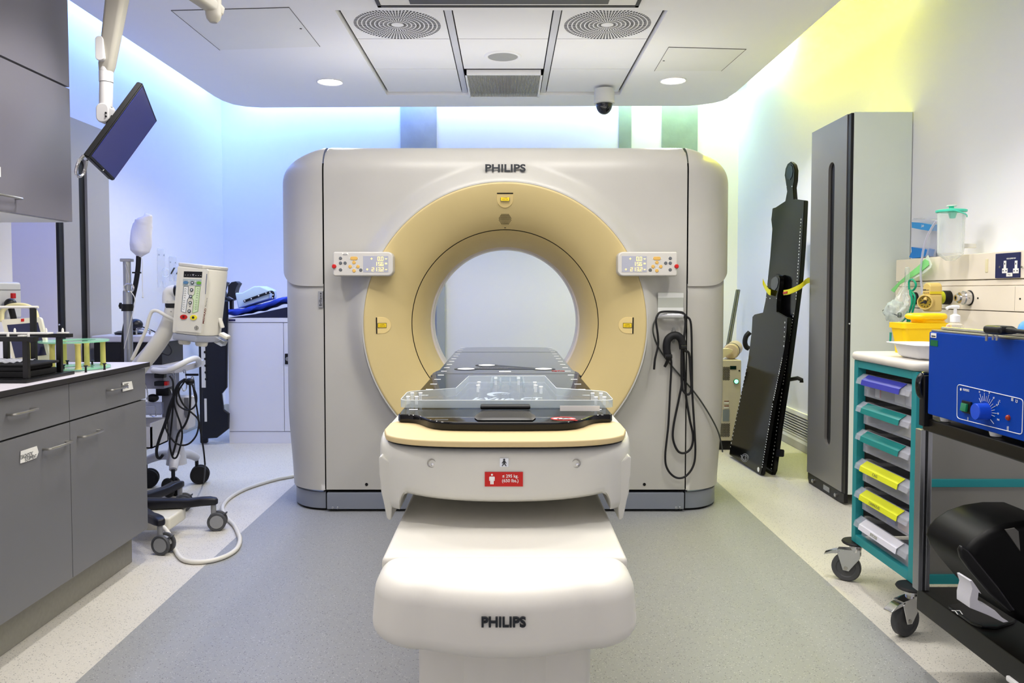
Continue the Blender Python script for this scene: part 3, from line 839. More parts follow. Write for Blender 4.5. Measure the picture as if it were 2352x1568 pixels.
for i in range(len(XSB) - 1):
    for j in range(n): fs.append((i * n + j, i * n + (j + 1) % n, (i + 1) * n + (j + 1) % n, (i + 1) * n + j))
fs += [tuple(range(n)), tuple(range((len(XSB) - 1) * n, len(XSB) * n))[::-1]]
M_head = mat('housing_white', '#d1d0c8', .4)
MB().add(vs, fs).build('housing', M_head, K, smooth=45)
for s in (-1, 1):
    poly = [(872, 1047), (878, 1044), (888, 1052), (900, 1058), (906, 1066), (908, 1082), (903, 1140), (901, 1188), (897, 1192), (890, 1186), (879, 1130), (873, 1085)]
    q = []
    for px, py in poly:
        P_ = PY(px, py, 1.785); q.append((P_.x if s < 0 else 2 * CX0 - P_.x + .0, P_.z))
    MB().prism(q, 'y', 1.772, 2.1, .007, 3).build('side_grip', M_head, K)
for px in (990.5, 1324.5):
    p = PY(px, 1065, 1.71); p.y = fr(p.x - CX0)
    sc = MB().lathe([(.0098, .0), (.0095, -.0008), (.007, .002), (0, .004)], (p.x, p.y - .0006, p.z), 'y', 20).build('bolt', M_steel, K)
    MB().ball((p.x + .002, p.y, p.z - .003), .004, (1, .5, 1), 10, 6).build('socket_head', M_chrome, sc)
# weight-limit sign and applied-part sign
def sign(x0, y0, x1, y1, mm, nm):
    A, B = PY(x0, y0, 1.705), PY(x1, y1, 1.705)
    return MB().span((A.x, 1.7035, B.z), (B.x, 1.7075, A.z)).build(nm, mm, K, smooth=0), A, B
sg, A, B = sign(1113.5, 1083.5, 1201, 1116.5, mat('sign_red', '#c4160f', .4, vary=.01), 'weight_sign')
sg['label'] = 'red weight-limit sign with white lettering'
def ps(px, py): 
    p = PY(px, py, 1.703); return p
m = MB(); S_ = 1.703 / 1800
m.fit('≤ 295 kg.', 37 * S_, 9.5 * S_, XZ(ps(1172, 1094)), .0003, .012)
m.fit('(650 lbs.)', 38 * S_, 10 * S_, XZ(ps(1172, 1104.5)), .0003, .012)
p = ps(1130, 1090); m.disc(p, .0022, 'y', .0006, 14)
m.prism([(x * S_ + ps(1130, 1101).x, z * S_ + ps(1130, 1101).z) for x, z in ((-5.5, 7), (5.5, 7), (6.5, 5), (6.2, -3), (4.6, -3), (4.2, 3), (3.8, -11), (.5, -11), (.2, -2), (-.2, -2), (-.5, -11), (-3.8, -11), (-4.2, 3), (-4.6, -3), (-6.2, -3), (-6.5, 5))], 'y', 1.7026, 1.7034)
m.build('sign_print', M_print, sg, smooth=0)
sg, A, B = sign(1148, 1052, 1168, 1071.5, mat('sign_white', '#dfe3ea', .4, vary=.01), 'symbol_sign')
m = MB(); m.disc(ps(1158, 1055.5), .0022, 'y', .0006, 14)
o = ps(1158, 1063)
m.prism([(o.x + x * S_, o.z + z * S_) for x, z in ((-2, 5), (2, 5), (5.5, -.5), (4.6, -1.4), (1.8, 1.5), (1.8, -1), (5.5, -7), (4, -7.5), (0, -2.4), (-4, -7.5), (-5.5, -7), (-1.8, -1), (-1.8, 1.5), (-4.6, -1.4), (-5.5, -.5))], 'y', 1.7026, 1.7034)
m.build('sign_print', M_ink, sg, smooth=0)
# beige end plate
PH = .287
def plate_out(ins=0):
    pts = []
    for k in range(41):
        x = -PH + 2 * PH * k / 40; q = min(1, abs(x) / PH)
        pts.append((CX0 + x, 1.706 - .004 + .15 * (1 - (1 - q ** 3.4) ** (1 / 2.3))))
    return pts + [(CX0 + PH, 1.94), (CX0 + PH - .012, 1.965), (CX0 + PH - .04, 1.98), (CX0 - PH + .04, 1.98), (CX0 - PH + .012, 1.965), (CX0 - PH, 1.94)]
MB().prism(plate_out(), 'z', .8795, .894, .004, 3).build('end_plate', mat('beige_plate', '#d6c192', .45), K)
MB().prism([(x * .985, y + .006) for x, y in plate_out()], 'z', .876, .8797, 0).build('plate_gasket', M_dark, K, smooth=0)
# carriage under the tabletop
MB().span((CX0 - .20, 2.2, .70), (CX0 + .20, 3.9, .893), .02, 3).build('carriage', M_couch, K)

# black tabletop
TZ = .915; h_ = .265
def tp(px, py, z=TZ): return PZ(px, py, z)
half = [(0, 1.822), (-.06, 1.823), (-.12, 1.827), (-.15, 1.835), (-.172, 1.85), (-.19, 1.875), (-.205, 1.905), (-.222, 1.93), (-.24, 1.94), (-.262, 1.944), (-.268, 1.955)]
left = half + [(-.268, 2.85), (-.276, 2.86), (-.276, 2.96), (-.262, 3.06), (-.262, 4.0), (-.250, 4.20), (-.22, 4.29), (-.15, 4.322), (0, 4.335)]
out = [(x + CX0, y) for x, y in left] + [(-x + CX0, y) for x, y in left[::-1] if abs(x) > 1e-6]
M_top = mat('carbon_top', '#0a0a0c', .035, spec=.5)
T = MB().prism(out, 'z', .8945, TZ, .0035, 3).build('tabletop', M_top, K, smooth=40)
T['label'] = 'glossy black tabletop'
ZP = TZ + .0006
XY = lambda x, y, z=ZP: frame((x, y, z), (1, 0, 0), (0, 1, 0))
m = MB()
m.span((CX0 - .262, 3.955, ZP), (CX0 + .262, 3.968, ZP + .0003)); m.span((CX0 - .274, 2.928, ZP), (CX0 + .274, 2.934, ZP + .0003)); m.span((CX0 - .274, 2.90, ZP), (CX0 + .274, 2.903, ZP + .0003))
m.build('seam', mat('seam_grey', '#8d8e92', .4), T, smooth=0)
m = MB()
for k in range(17):
    y = 2.02 + k * .14
    for s in (-1, 1):
        if not 2.03 < y < 2.3: m.box((CX0 + s * .238, y, ZP), (.022, .012, .0006))
m.build('index_mark', M_print, T, smooth=0)
# three-lobed emblem on the far section
ov = [PZ(1070.5, 847, ZP), PZ(1118, 838.5, ZP), PZ(1248.5, 847, ZP)]
ev = MB().add([ov[0] + Vector((0, -.02, .0001)), ov[2] + Vector((0, -.02, .0001)), ov[2] + Vector((0, .02, .0001)), ov[1] + Vector((.02, .03, .0001)), ov[1] + Vector((-.01, -.03, .0001)), ov[0] + Vector((.03, .01, .0001))], [(0, 1, 2, 3, 4, 5)])
for p in ov: ev.disc(p + Vector((0, 0, .0001)), .047, 'z', .0004, 28)
eb = ev.build('emblem', mat('emblem_black', '#09090b', .3, vary=0), T, smooth=0)
m = MB()
for p in ov: m.disc(p + Vector((0, 0, .0006)), .034, 'z', .0004, 28)
m.build('emblem_print', M_print, eb, smooth=0)
MB().fit('IDENTIFY', .15, .03, XY((ov[1].x + .045), ov[0].y + .03, ZP + .0008), .0002).build('emblem_lettering', mat('print_silver', '#8d8d92', .5), eb, smooth=0)
p = PZ(1160, 853, ZP); MB().box(p, (.045, .03, .0008)).build('serial_label', M_print, T, smooth=0)
p = PZ(1282, 851.5, ZP); MB().fit('Qfix', .05, .04, XY(p.x, p.y), .0002).build('red_print', M_red, T, smooth=0)
# large lettering and swoosh near the end
A, B = PZ(1084, 916, ZP), PZ(1181, 916, ZP)
m = MB().fit('kVue', B.x - A.x, .062, XY((A.x + B.x) / 2, A.y), .0002, .02, shear=.25)
A, B = PZ(1196, 916, ZP), PZ(1247, 916, ZP); m.fit('CT', B.x - A.x, .062, XY((A.x + B.x) / 2, A.y), .0002, .02, shear=.25)
p = PZ(1149, 905, ZP)
sw = [(math.cos(a) * .036 - .004, math.sin(a) * .05) for a in [PI * (.1 + 1.25 * k / 20) for k in range(21)]] + [(math.cos(a) * .028 + .006, math.sin(a) * .034 - .008) for a in [PI * (1.3 - 1.0 * k / 20) for k in range(21)]]
m.add([(p.x + x, p.y + y, ZP) for x, y in sw], [tuple(range(len(sw)))])
m.build('table_lettering', M_print, T, smooth=0)
MB().fit('kV', .016, .022, XY(p.x + .012, p.y + .022, ZP + .001), .0002).fit('MV', .022, .022, XY(p.x + .016, p.y - .012, ZP + .001), .0002).build('swoosh_print', mat('print_grey', '#a4a6ab', .5), T, smooth=0)
# round red emblem with white letters
p = PZ(1293.5, 961, ZP)
q = MB()
ri = [(math.cos(2 * PI * k / 40), math.sin(2 * PI * k / 40)) for k in range(40)]
q.add([(p.x + .030 * c_, p.y + .028 * s_, ZP) for c_, s_ in ri] + [(p.x + .021 * c_, p.y + .018 * s_, ZP) for c_, s_ in ri], [(k, (k + 1) % 40, 40 + (k + 1) % 40, 40 + k) for k in range(40)])
q.box((p.x + .022, p.y - .022, ZP), (.022, .008, .0004), (0, 0, -.5))
rb = q.build('round_emblem', M_red, T, smooth=0, fixn=False)
MB().fit('fix', .058, .016, XY(p.x + .002, p.y - .002, ZP + .0006), .0003, .03).build('emblem_letters', M_print, rb, smooth=0)
m = MB(); p = PZ(1014, 963.5, ZP)
for k in range(5): m.box((p.x, p.y - .008 + k * .004, ZP), (.032, .0014, .0003))
m.build('small_print', mat('print_dim', '#6d6c66', .5), T, smooth=0)

# ---- acrylic indexing board lying on the tabletop
AZ0, AZ1 = TZ + .002, TZ + .022
M_acr = sheet_clear('acrylic', '#f4f8fa', .04, .38, .07)
AB = thing('acrylic_board', 'clear acrylic T-shaped indexing board lying across the black tabletop', 'acrylic board', (-.005, 2.05, AZ0))
wl_ = [(918, 919, 1), (1410, 919, 1), (1391, 898.5, 1), (1278, 891, 1), (1251.5, 863, 1), (1077, 863, 1), (1047, 891, 1), (937, 898.5, 1)]
bo = [PZ(px, py, AZ1) for px, py, _ in wl_]
poly = [(p.x, p.y) for p in bo]
# round the two front corners
def rnd(poly, idx, r, n=6):
    o_ = []
    for i, p in enumerate(poly):
        if i not in idx: o_.append(p); continue
        a = Vector(poly[i - 1]); b_ = Vector(p); c_ = Vector(poly[(i + 1) % len(poly)])
        p0 = b_ + (a - b_).normalized() * r; p1 = b_ + (c_ - b_).normalized() * r
        for k in range(n + 1):
            t = k / n; o_.append(tuple((1 - t) ** 2 * p0 + 2 * t * (1 - t) * b_ + t * t * p1))
    return o_
poly = rnd(poly, (0, 1, 2, 7), .03)
MB().prism(poly, 'z', AZ0, AZ1, .002, 2).build('board', M_acr, AB)
m = MB(); nP = len(poly)
for i in range(nP):
    a_, b_ = Vector(poly[i]), Vector(poly[(i + 1) % nP]); t_ = (b_ - a_).normalized(); n2 = Vector((-t_.y, t_.x)) * -.0006
    m.quad((a_.x + n2.x, a_.y + n2.y, AZ0), (b_.x + n2.x, b_.y + n2.y, AZ0), (b_.x + n2.x, b_.y + n2.y, AZ1), (a_.x + n2.x, a_.y + n2.y, AZ1))
m.build('board_edge', clear('acrylic_edge', '#dfe8e6', .34, .8, .1), AB, smooth=0, fixn=False)
MB().tube([(x, y, AZ1) for x, y in poly], .0010, 5, closed=True).build('rim_glint', clear('acrylic_rim', '#f4f8f8', .6, .9, .1), AB, smooth=0)  # bright glint along the board edge, modelled as a thin milky tube
M_pin = clear('pin_plastic', '#ffffff', .55, .9, .2)
for x, y in ((340, 487), (415, 487), (303, 520), (380, 520), (1965, 489), (2040, 489), (1995, 524), (2070, 524), (942, 388), (932, 417), (1092, 346), (1092, 356), (1297, 346), (1297, 356), (1445, 390), (1452, 417), (1500, 430)):
    p = PZ(860 + x / 3.92, 780 + y / 3.92, AZ1)
    MB().lathe([(0, .004), (.005, .004), (.006, .002), (.004, .001), (.004, -.018), (0, -.018)], p, 'z', 12).build('pin', M_pin, AB)
A, B = PZ(1126, 890, AZ1), PZ(1203, 874, AZ1)
bl = MB()
for a_, b_ in (((A.x, A.y, AZ1), (A.x + .006, B.y, AZ1 + .014)), ((B.x - .006, A.y, AZ1), (B.x, B.y, AZ1 + .014)), ((A.x, B.y - .006, AZ1), (B.x, B.y, AZ1 + .014)), ((-.024, A.y + .05, AZ1), (-.018, B.y, AZ1 + .012)), ((.006, A.y + .05, AZ1), (.012, B.y, AZ1 + .012))): bl.span(a_, b_, .001)
bl.build('locating_frame', M_acr, AB)
p = PZ(1331, 927.5, AZ1); MB().span((p.x - .05, p.y - .012, AZ0 + .004), (p.x + .05, p.y - .0105, AZ1 - .003)).build('label_strip', M_paper, AB, smooth=0)
A, B = PZ(1288, 928, AZ1 - .004), PZ(1376, 928, AZ1 - .004)

# ---- black clamp on the front edge of the board
CL = thing('black_clamp', 'black moulded clamp on the front edge of the clear acrylic board', 'clamp', (-.005, 1.95, TZ))
a = PY(1103.5, 929, 2.02); c_ = PY(1218, 944, 2.02)
MB().span((a.x, 2.0, AZ0 + .001), (c_.x, 2.034, a.z), .004, 3).build('jaw', M_black, CL)
w0, w1 = .062, .074
MB().grid(lambda u, v: Vector((CX0 + (w0 + (w1 - w0) * sstep(v * 1.6)) * (2 * u - 1) * (1 - .12 * max(0, v - .75) * 4 * abs(2 * u - 1) ** 3), 1.985 - .142 * v, TZ + .002 + .002 * (1 - v) ** .8 * (1 - .9 * abs(2 * u - 1) ** 6) + .004 * sstep(v * 3) * (1 - abs(2 * u - 1) ** 8) * (1 if v < .97 else 0))), 25, 14).build('lever_pad', mat('pad_black', '#141416', .35), CL, smooth=60)
# ================================================================== LEFT SIDE: WORKTOP AND CABINETS
M_lam = mat('grey_laminate', '#77777a', .38, vary=.02)
M_lam2 = mat('grey_laminate_wall', '#73717a', .3, vary=.02)
M_wtop = mat('worktop_laminate', '#cfcad0', .4, vary=.03)
M_wedge = mat('worktop_edge', '#2c2a2b', .5)
M_carc = mat('carcass_white', '#d8d7d6', .5)
WZ = .906; WX = -1.60; FX = -1.62
wt = thing('worktop', 'long pale grey worktop with a dark front edge over the grey base units', 'worktop', (-1.9, 2.6, .885))
MB().span((-2.2, 1.66, .8895), (WX - .003, 3.497, WZ), .001).build('top', M_wtop, wt)
MB().span((WX - .003, 1.66, .886), (WX, 3.50, WZ - .0005), .001).span((-2.2, 3.497, .886), (WX - .003, 3.50, WZ - .0005), .001).build('edge_strip', M_wedge, wt)
def bar_handle(parent, p, L, along=(0, 1, 0), out=(1, 0, 0), name='handle'):
    a = Vector(along).normalized(); o_ = Vector(out); p = Vector(p)
    pts = [p - a * L / 2, p - a * L / 2 + o_ * .022, p - a * (L / 2 - .012) + o_ * .028, p + o_ * .031, p + a * (L / 2 - .012) + o_ * .028, p + a * L / 2 + o_ * .022, p + a * L / 2]
    return MB().tube(smooth_path(pts, 5), .0048, 8).build(name, M_steel, parent)
def base_unit(y0, y1, lab, hd, hw):
    t = thing('base_cabinet', lab, 'cabinet', (-1.9, (y0 + y1) / 2, 0), 'grey base units under the worktop')
    MB().span((-2.19, y0 + .002, .15), (FX - .022, y1 - .002, .885)).build('carcass', M_lam, t, smooth=0)
    d = MB().span((FX - .02, y0 + .0015, .744), (FX, y1 - .0015, .880), .0012).build('drawer', M_lam, t)
    bar_handle(d, (FX, hd[0], hd[1]), .126)
    d = MB().span((FX - .02, y0 + .0015, .155), (FX, y1 - .0015, .7375), .0012).build('door', M_lam, t)
    bar_handle(d, (FX, hw[0], hw[1]), .14)
def pf(px, py): return PX(px, py, FX)
h1, h2 = pf(262, 891), pf(201, 995); h3, h4 = pf(43, 945), pf(125, 1022)
base_unit(2.885, 3.497, 'grey base unit nearest the scanner, short note taped on its drawer', (h1.y, h1.z), (h2.y, h2.z))
base_unit(2.273, 2.885, 'grey base unit, second from the scanner, with a taped note on its door', (h3.y, h3.z), (h4.y, h4.z))
base_unit(1.661, 2.273, 'grey base unit at the end of the row, farthest from the scanner', (1.96, h3.z), (2.05, h4.z))
# vinyl plinth
struct(MB().span((-2.19, 1.66, 0), (-1.695, 3.50, .15), .004).build('baseboard_counter', mat('plinth_vinyl', '#8f8d84', .45, vary=.12, scale=60)), 'speckled vinyl plinth below the base units')
# paper notes
def note(pts, lab, lines, fx=FX + .002):
    P_ = [PX(x, y, fx) for x, y in pts]
    c = sum(P_, Vector()) / len(P_)
    n = len(P_)
    vs = P_ + [p + Vector((.0012, 0, 0)) for p in P_]
    o = MB().add(vs, [tuple(range(n))[::-1], tuple(range(n, 2 * n))] + [(i, (i + 1) % n, n + (i + 1) % n, n + i) for i in range(n)]).build('paper_note', M_paper, smooth=0)
    tag(o, lab, 'note')
    for body, px, py, w, h in lines:
        q = PX(px, py, fx + .0016)
        MB().fit(body, w, h, frame(q, (0, 1, 0), (0, 0, 1)), .0002).build('handwriting', mat('pen_ink', '#55585c', .6, vary=0), o, smooth=0)
note([(46, 1064), (47, 1036), (84, 1024), (88, 1038), (83, 1051), (60, 1060)], 'white handwritten note taped to the base unit door', [('DIAGNOSTIC', 62, 1045.5, .068, .014), ('EQUIPMENT', 71, 1051.5, .064, .014)])
note([(281.5, 899), (281, 878), (302, 875), (305.5, 893)], 'small white handwritten note taped to the drawer front', [('PPE', 290.5, 886, .036, .022)], FX + .004)

# hung wall cabinet
t = thing('wall_cabinet', 'dark grey wall cabinet hung above the worktop, with an upper flap and a lower door', 'cabinet', (-2.0, 3.05, 1.51))
UX = -1.85; y0, y1 = 2.74, 3.35
MB().span((-2.195, y0, 1.515), (UX - .021, y1, 2.655), .001).build('carcass', M_carc, t)
d = MB().span((UX - .02, y0, 1.517), (UX, y1 - .001, 2.076), .001).build('door', M_lam2, t)
p = PX(18, 453, UX); bar_handle(d, (UX, p.y - .03, p.z), .15)
MB().span((UX - .02, y0, 2.084), (UX, y1 - .001, 2.655), .001).build('flap', M_lam2, t)
for py in (243, 479):
    p = PX(168, py, UX - .01); MB().span((UX - .018, y1 - .001, p.z - .02), (UX - .004, y1 + .006, p.z + .02), .001).build('hinge', mat('hinge_dark', '#4a4a4c', .35, metal=.7), t)
p = PX(1, 395, UX); MB().span((UX - .001, p.y - .03, p.z - .018), (UX + .0012, p.y, p.z + .018)).build('sticker', M_paper, t, smooth=0)

# tall cabinets (one on each side wall) with a long recessed grip
def tall_cabinet(side, xf, ya, yb_, zt, lab, cdoor, cside):
    """ya: edge nearest the camera; xf: front plane."""
    xw = XL if side < 0 else XR
    s = -side
    t = thing('tall_cabinet', lab, 'cabinet', ((xf + xw) / 2, (ya + yb_) / 2, 0), 'tall cabinets on the side walls')
    xb = xw + s * .004
    MB().span((min(xf - s * .02, xb), ya, .066), (max(xf - s * .02, xb), yb_, zt), .002).build('carcass', cside, t)
    MB().span((min(xf - s * .025, xf - s * .004), ya + .004, .07), (max(xf - s * .025, xf - s * .004), ya + .05, zt - .006)).build('edge_seal', M_black, t, smooth=0)
    # door with slot: built as frame around the slot
    yc = ya + .25; hw_ = .045; z0, z1 = .30, 1.985
    bm = bmesh.new()
    O_ = [(ya + .045, .07), (yb_, .07), (yb_, zt - .004), (ya + .045, zt - .004)]
    I_ = []
    for k in range(11): a = PI * k / 10; I_.append((yc + hw_ * math.cos(a), z1 - hw_ + hw_ * math.sin(a)))
    for k in range(11): a = PI + PI * k / 10; I_.append((yc + hw_ * math.cos(a), z0 + hw_ + hw_ * math.sin(a)))
    ov_ = [bm.verts.new((xf, y, z)) for y, z in O_]; iv_ = [bm.verts.new((xf, y, z)) for y, z in I_]
    E_ = [bm.edges.new((ov_[i], ov_[(i + 1) % 4])) for i in range(4)] + [bm.edges.new((iv_[i], iv_[(i + 1) % len(iv_)])) for i in range(len(iv_))]
    bmesh.ops.triangle_fill(bm, edges=E_, use_beauty=True)
    ob_ = [bm.verts.new(v.co - Vector((s * .02, 0, 0))) for v in ov_]; ib_ = [bm.verts.new(v.co - Vector((s * .018, 0, 0))) for v in iv_]
    for A_, B_ in ((ov_, ob_), (iv_, ib_)):
        for i in range(len(A_)): bm.faces.new((A_[i], A_[(i + 1) % len(A_)], B_[(i + 1) % len(A_)], B_[i]))
    m_ = MB(); m_._bm(bm); d = m_.build('door', cdoor, t, smooth=30)
    MB().prism([(y, z) for y, z in I_], 'x', xf - s * .0185, xf - s * .016).build('grip_recess', M_black, d, smooth=0)
    b_ = MB().prism([(ya + .02, .012), (ya + .10, .0), (yb_ - .02, .0), (yb_, .03), (yb_, .066), (ya + .02, .066)], 'x', min(xf - s * .03, xf - s * .006), max(xf - s * .03, xf - s * .006), .002, 1).build('base_bracket', M_black, t)
    m_ = MB()
    for y in (ya + .12, yb_ - .10): MB().disc((xf - s * .003, y, .034), .012, 'x', .02, 14, bev=.003).build('bolt', M_steel, b_)
    MB().span((min(xf - s * .007, xf - s * .005), ya + .22, .02), (max(xf - s * .007, xf - s * .005), ya + .31, .05)).build('label_plate', M_alu, b_, smooth=0)
    for y in (ya + .06, yb_ - .06): MB().lathe([(0, 0), (.02, 0), (.02, .01), (.012, .014), (.012, .068)], ((xw + xf) / 2 + s * -.05, y, 0), 'z', 14).build('foot', M_black, t)
    MB().ball((xf - s * .012, ya + .002, 1.04), .006, u=10, v=8).build('stud', M_chrome, t)
    return t
M_tdoor = mat('tall_door_grey', '#868482', .32, metal=.25, vary=.02)
M_tside = mat('tall_side_white', '#e0e6de', .5, vary=.02)
tall_cabinet(1, 1.92, 4.42, 4.98, 2.225, 'tall grey-fronted cabinet with pale sides against the yellow-lit wall', M_tdoor, M_tside)
tall_cabinet(-1, -2.44, 4.285, 4.83, 2.20, 'tall grey-fronted cabinet against the blue-lit wall beyond the worktop', mat('tall_door_lit', '#b6b4b6', .35, metal=.15, vary=.02), mat('tall_side_bluelit', '#dedbe4', .5, vary=.02))  # room light put into the colours: lighter door, lilac-tinted white side

# ------------------------------------------------------------------ monitor on its ceiling arm
A_, B_, D_ = PY(328, 195, 3.25), PY(207, 360, 3.05), PY(360, 278, 3.50)
nn = (B_ - A_).cross(D_ - A_).normalized()
def on_plane(px, py):
    d = _ray(px, py); return EYE + d * ((A_ - EYE).dot(nn) / d.dot(nn))
C_ = on_plane(262, 413)
t = thing('ceiling_monitor', 'flat dark monitor hanging tilted from a jointed ceiling arm', 'monitor', tuple((A_ + C_) / 2))
bk = -nn * .035; ctr = (A_ + B_ + C_ + D_) / 4
ex = [ctr + (p - ctr) * 1.03 for p in (A_, B_, C_, D_)]
lv = PY(321, 192, 3.24)
def slab(q, d0, d1, nm, mm, par, bev=.0):
    bm = bmesh.new(); a = [bm.verts.new(p + nn * d0) for p in q]; c = [bm.verts.new(p + nn * d1) for p in q]
    bm.faces.new(a); bm.faces.new(c[::-1])
    for i in range(4): bm.faces.new((a[i], c[i], c[(i + 1) % 4], a[(i + 1) % 4]))
    bmesh.ops.recalc_face_normals(bm, faces=bm.faces[:])
    if bev: bmesh.ops.bevel(bm, geom=bm.edges[:], offset=bev, segments=2, affect='EDGES')
    m_ = MB(); m_._bm(bm); return m_.build(nm, mm, par)
cs = slab(ex, 0, -.026, 'casing', M_black, t, .004)
inn = [ctr + (p - ctr) * .965 for p in (A_, B_, C_, D_)]
slab(inn, .0015, -.002, 'screen', mat('screen_reflection', '#353a80', .15, coat=.3), cs)  # blue-lilac reflection of the room put into the screen colour
p = inn[1].lerp(inn[2], .55) + (ex[1] - inn[1]) * .6 + nn * .001
MB().fit('◢', .01, .008, frame(p, (C_ - B_), (A_ - B_)), .0003).build('power_mark', M_print, cs, smooth=0)
hp = [on_plane(204, 362), on_plane(192, 378), on_plane(187, 400), on_plane(194, 410), on_plane(204, 402), on_plane(209, 385), on_plane(211, 372)]
MB().tube(smooth_path([p + bk * .6 for p in hp], 6), .006, 8).build('handle', M_chrome, t)
pv = PY(243, 262, 3.30)
MB().prism([(x * 3.3 / 1800 + pv.x, z * 3.3 / 1800 + pv.z) for x, z in rrect(30, 44, 13, 6)], 'y', pv.y - .03, pv.y + .03, .006, 3).build('pivot', mat('arm_white', '#d3d2d2', .4), t)
for dz in (3, -5): 
    p = PY(243, 262 - dz, 3.268); MB().disc(p, .004, 'y', .003, 10).build('screw', M_dark, t)
bkp = ctr - nn * .026; MB().tube([pv, pv.lerp(bkp, .5) + Vector((0, 0, -.01)), bkp], .02, 12).build('mount', M_black, t)
M_arm = mat('arm_cream', '#b5b1a6', .42); M_armw = mat('arm_white', '#d3d2d2', .4)
P1, P2, P3 = PY(243, 246, 3.30), PY(244, 190, 3.30), PY(245, 140, 3.30)
MB().tube([P1, P2], .0262, 20).tube([P2 + Vector((0, 0, .002)), P2 + Vector((0, 0, .045))], .0275, 20).tube([P2 + Vector((0, 0, .047)), P3], .024, 20).build('column', M_armw, t)
P4 = PY(246, 150, 3.30); P5 = PY(283, -40, 3.22); P5.z = 2.55
dirv = (P5 - P4); 
Fm = frame(P4, dirv, (0, -1, 0))
def taper(L, w0, w1, M_, nm, par, mm):
    m_ = MB(); 
    vs = []
    for x, w, d in ((-.03, w0 * .8, .022), (0, w0, .026), (L, w1, .034), (L + .02, w1, .034)):
        for y, z in rrect(2 * d, 2 * w, min(d, w) * .6, 4): vs.append((x, y, z))
    n = len(rrect(1, 1, .2, 4)); fs = []
    for r in range(3):
        for i in range(n): fs.append((r * n + i, r * n + (i + 1) % n, (r + 1) * n + (i + 1) % n, (r + 1) * n + i))
    fs += [tuple(range(n)), tuple(range(3 * n, 4 * n))[::-1]]
    return m_.add(vs, fs, M_).build(nm, mm, par, smooth=50)
taper(dirv.length, .030, .046, Fm, 'boom', t, M_arm)
pc = PY(236, 115, 3.28); MB().prism([(x + pc.x, z + pc.z) for x, z in rrect(.035, .10, .016, 6)], 'y', 3.25, 3.33, .004).build('knuckle', M_armw, t)
MB().lathe([(0, P5.z - .05), (.05, P5.z - .05), (.055, P5.z - .03), (.055, 2.64), (.09, 2.65), (.09, ZC - .001), (0, ZC - .001)], (P5.x, P5.y, 0), 'z', 28).build('ceiling_mount', M_armw, t)

t = thing('ceiling_boom', 'grey jointed arm end hanging below the ceiling beside the large hatch', 'ceiling boom', tuple(PY(490, 20, 3.1)))
Q1, Q2 = PY(492, 18, 3.1), PY(436, -22, 3.0)
Fm = frame(Q1, (Q2 - Q1), (0, -1, .2)); taper((Q2 - Q1).length + .2, .026, .03, Fm, 'boom', t, M_arm)
tip = PY(490, 16, 3.1)
MB().lathe([(0, -.062), (.014, -.060), (.026, -.046), (.030, -.03), (.030, .1), (0, .1)], tuple(tip), 'z', 24).build('end_joint', M_arm, t)
E2_ = Q1 + (Q2 - Q1) * ((Q2 - Q1).length + .2) / (Q2 - Q1).length
MB().lathe([(0, E2_.z - .03), (.045, E2_.z - .03), (.045, 2.65), (.07, 2.655), (.07, ZC - .001), (0, ZC - .001)], (E2_.x, E2_.y, 0), 'z', 24).build('ceiling_mount', M_arm, t)

# ================================================================== THINGS ON THE WORKTOP
# black stepped frame
BL = mat('matt_black', '#0e0e10', .35)
t = thing('frame_stand', 'black stepped acrylic frame with white rods and pegs, standing on the worktop', 'frame stand', (-1.78, 2.82, WZ))
MB().prism([(-1.99, 2.68), (-1.65, 2.68), (-1.648, 2.74), (-1.652, 2.985), (-1.99, 2.985)], 'z', WZ + .0005, WZ + .012, .002).build('base_plate', BL, t)
ztop = PY(60, 773, 2.72).z; zt2 = PY(140, 766, 2.95).z
for px, y_, z1_ in ((60, 2.72, ztop - .015), (136.5, 2.95, zt2 - .012), (15, 2.95, zt2 - .012), (78, 2.95, PY(78, 707, 2.95).z)):
    x = PY(px, 800, y_).x; MB().span((x - .009, y_ - .008, WZ + .012), (x + .009, y_ + .008, z1_), .001).build('post', BL, t)
xr1, xr2 = PY(83, 778, 2.72).x, PY(163, 770, 2.95).x
MB().span((-1.99, 2.705, ztop - .016), (xr1, 2.735, ztop), .001).build('rail', BL, t)
MB().span((-1.99, 2.935, zt2 - .014), (xr2, 2.965, zt2), .001).build('rail', BL, t)
xs1 = PY(88, 705, 2.95).x
MB().tube([(-2.0, 2.95, PY(40, 705, 2.95).z), (xs1, 2.95, PY(40, 705, 2.95).z)], .005, 8).build('white_rod', M_white, t)
MB().span((-1.99, 2.86, ztop + .0005), (PY(116, 762, 2.88).x, 2.9, ztop + .007), .002).build('white_strip', M_white, t)
MB().span((PY(133, 761, 2.95).x, 2.94, zt2 + .0005), (PY(156, 761, 2.95).x, 2.96, zt2 + .006), .001).build('white_strip', M_white, t)
MB().span((PY(44, 770, 2.72).x, 2.71, ztop + .0005), (PY(58, 770, 2.72).x, 2.73, ztop + .006), .001).build('white_strip', M_white, t)
for px, y_, z_ in ((34, 2.88, ztop + .007), (106, 2.88, ztop + .007), (18, 2.72, ztop), (65, 2.72, ztop), (144, 2.95, zt2 + .006)):
    x = PY(px, 760, y_).x; MB().lathe([(0, 0), (.0042, 0), (.0042, .009), (.002, .015), (0, .016)], (x, y_, z_), 'z', 10).build('peg', M_white, t)
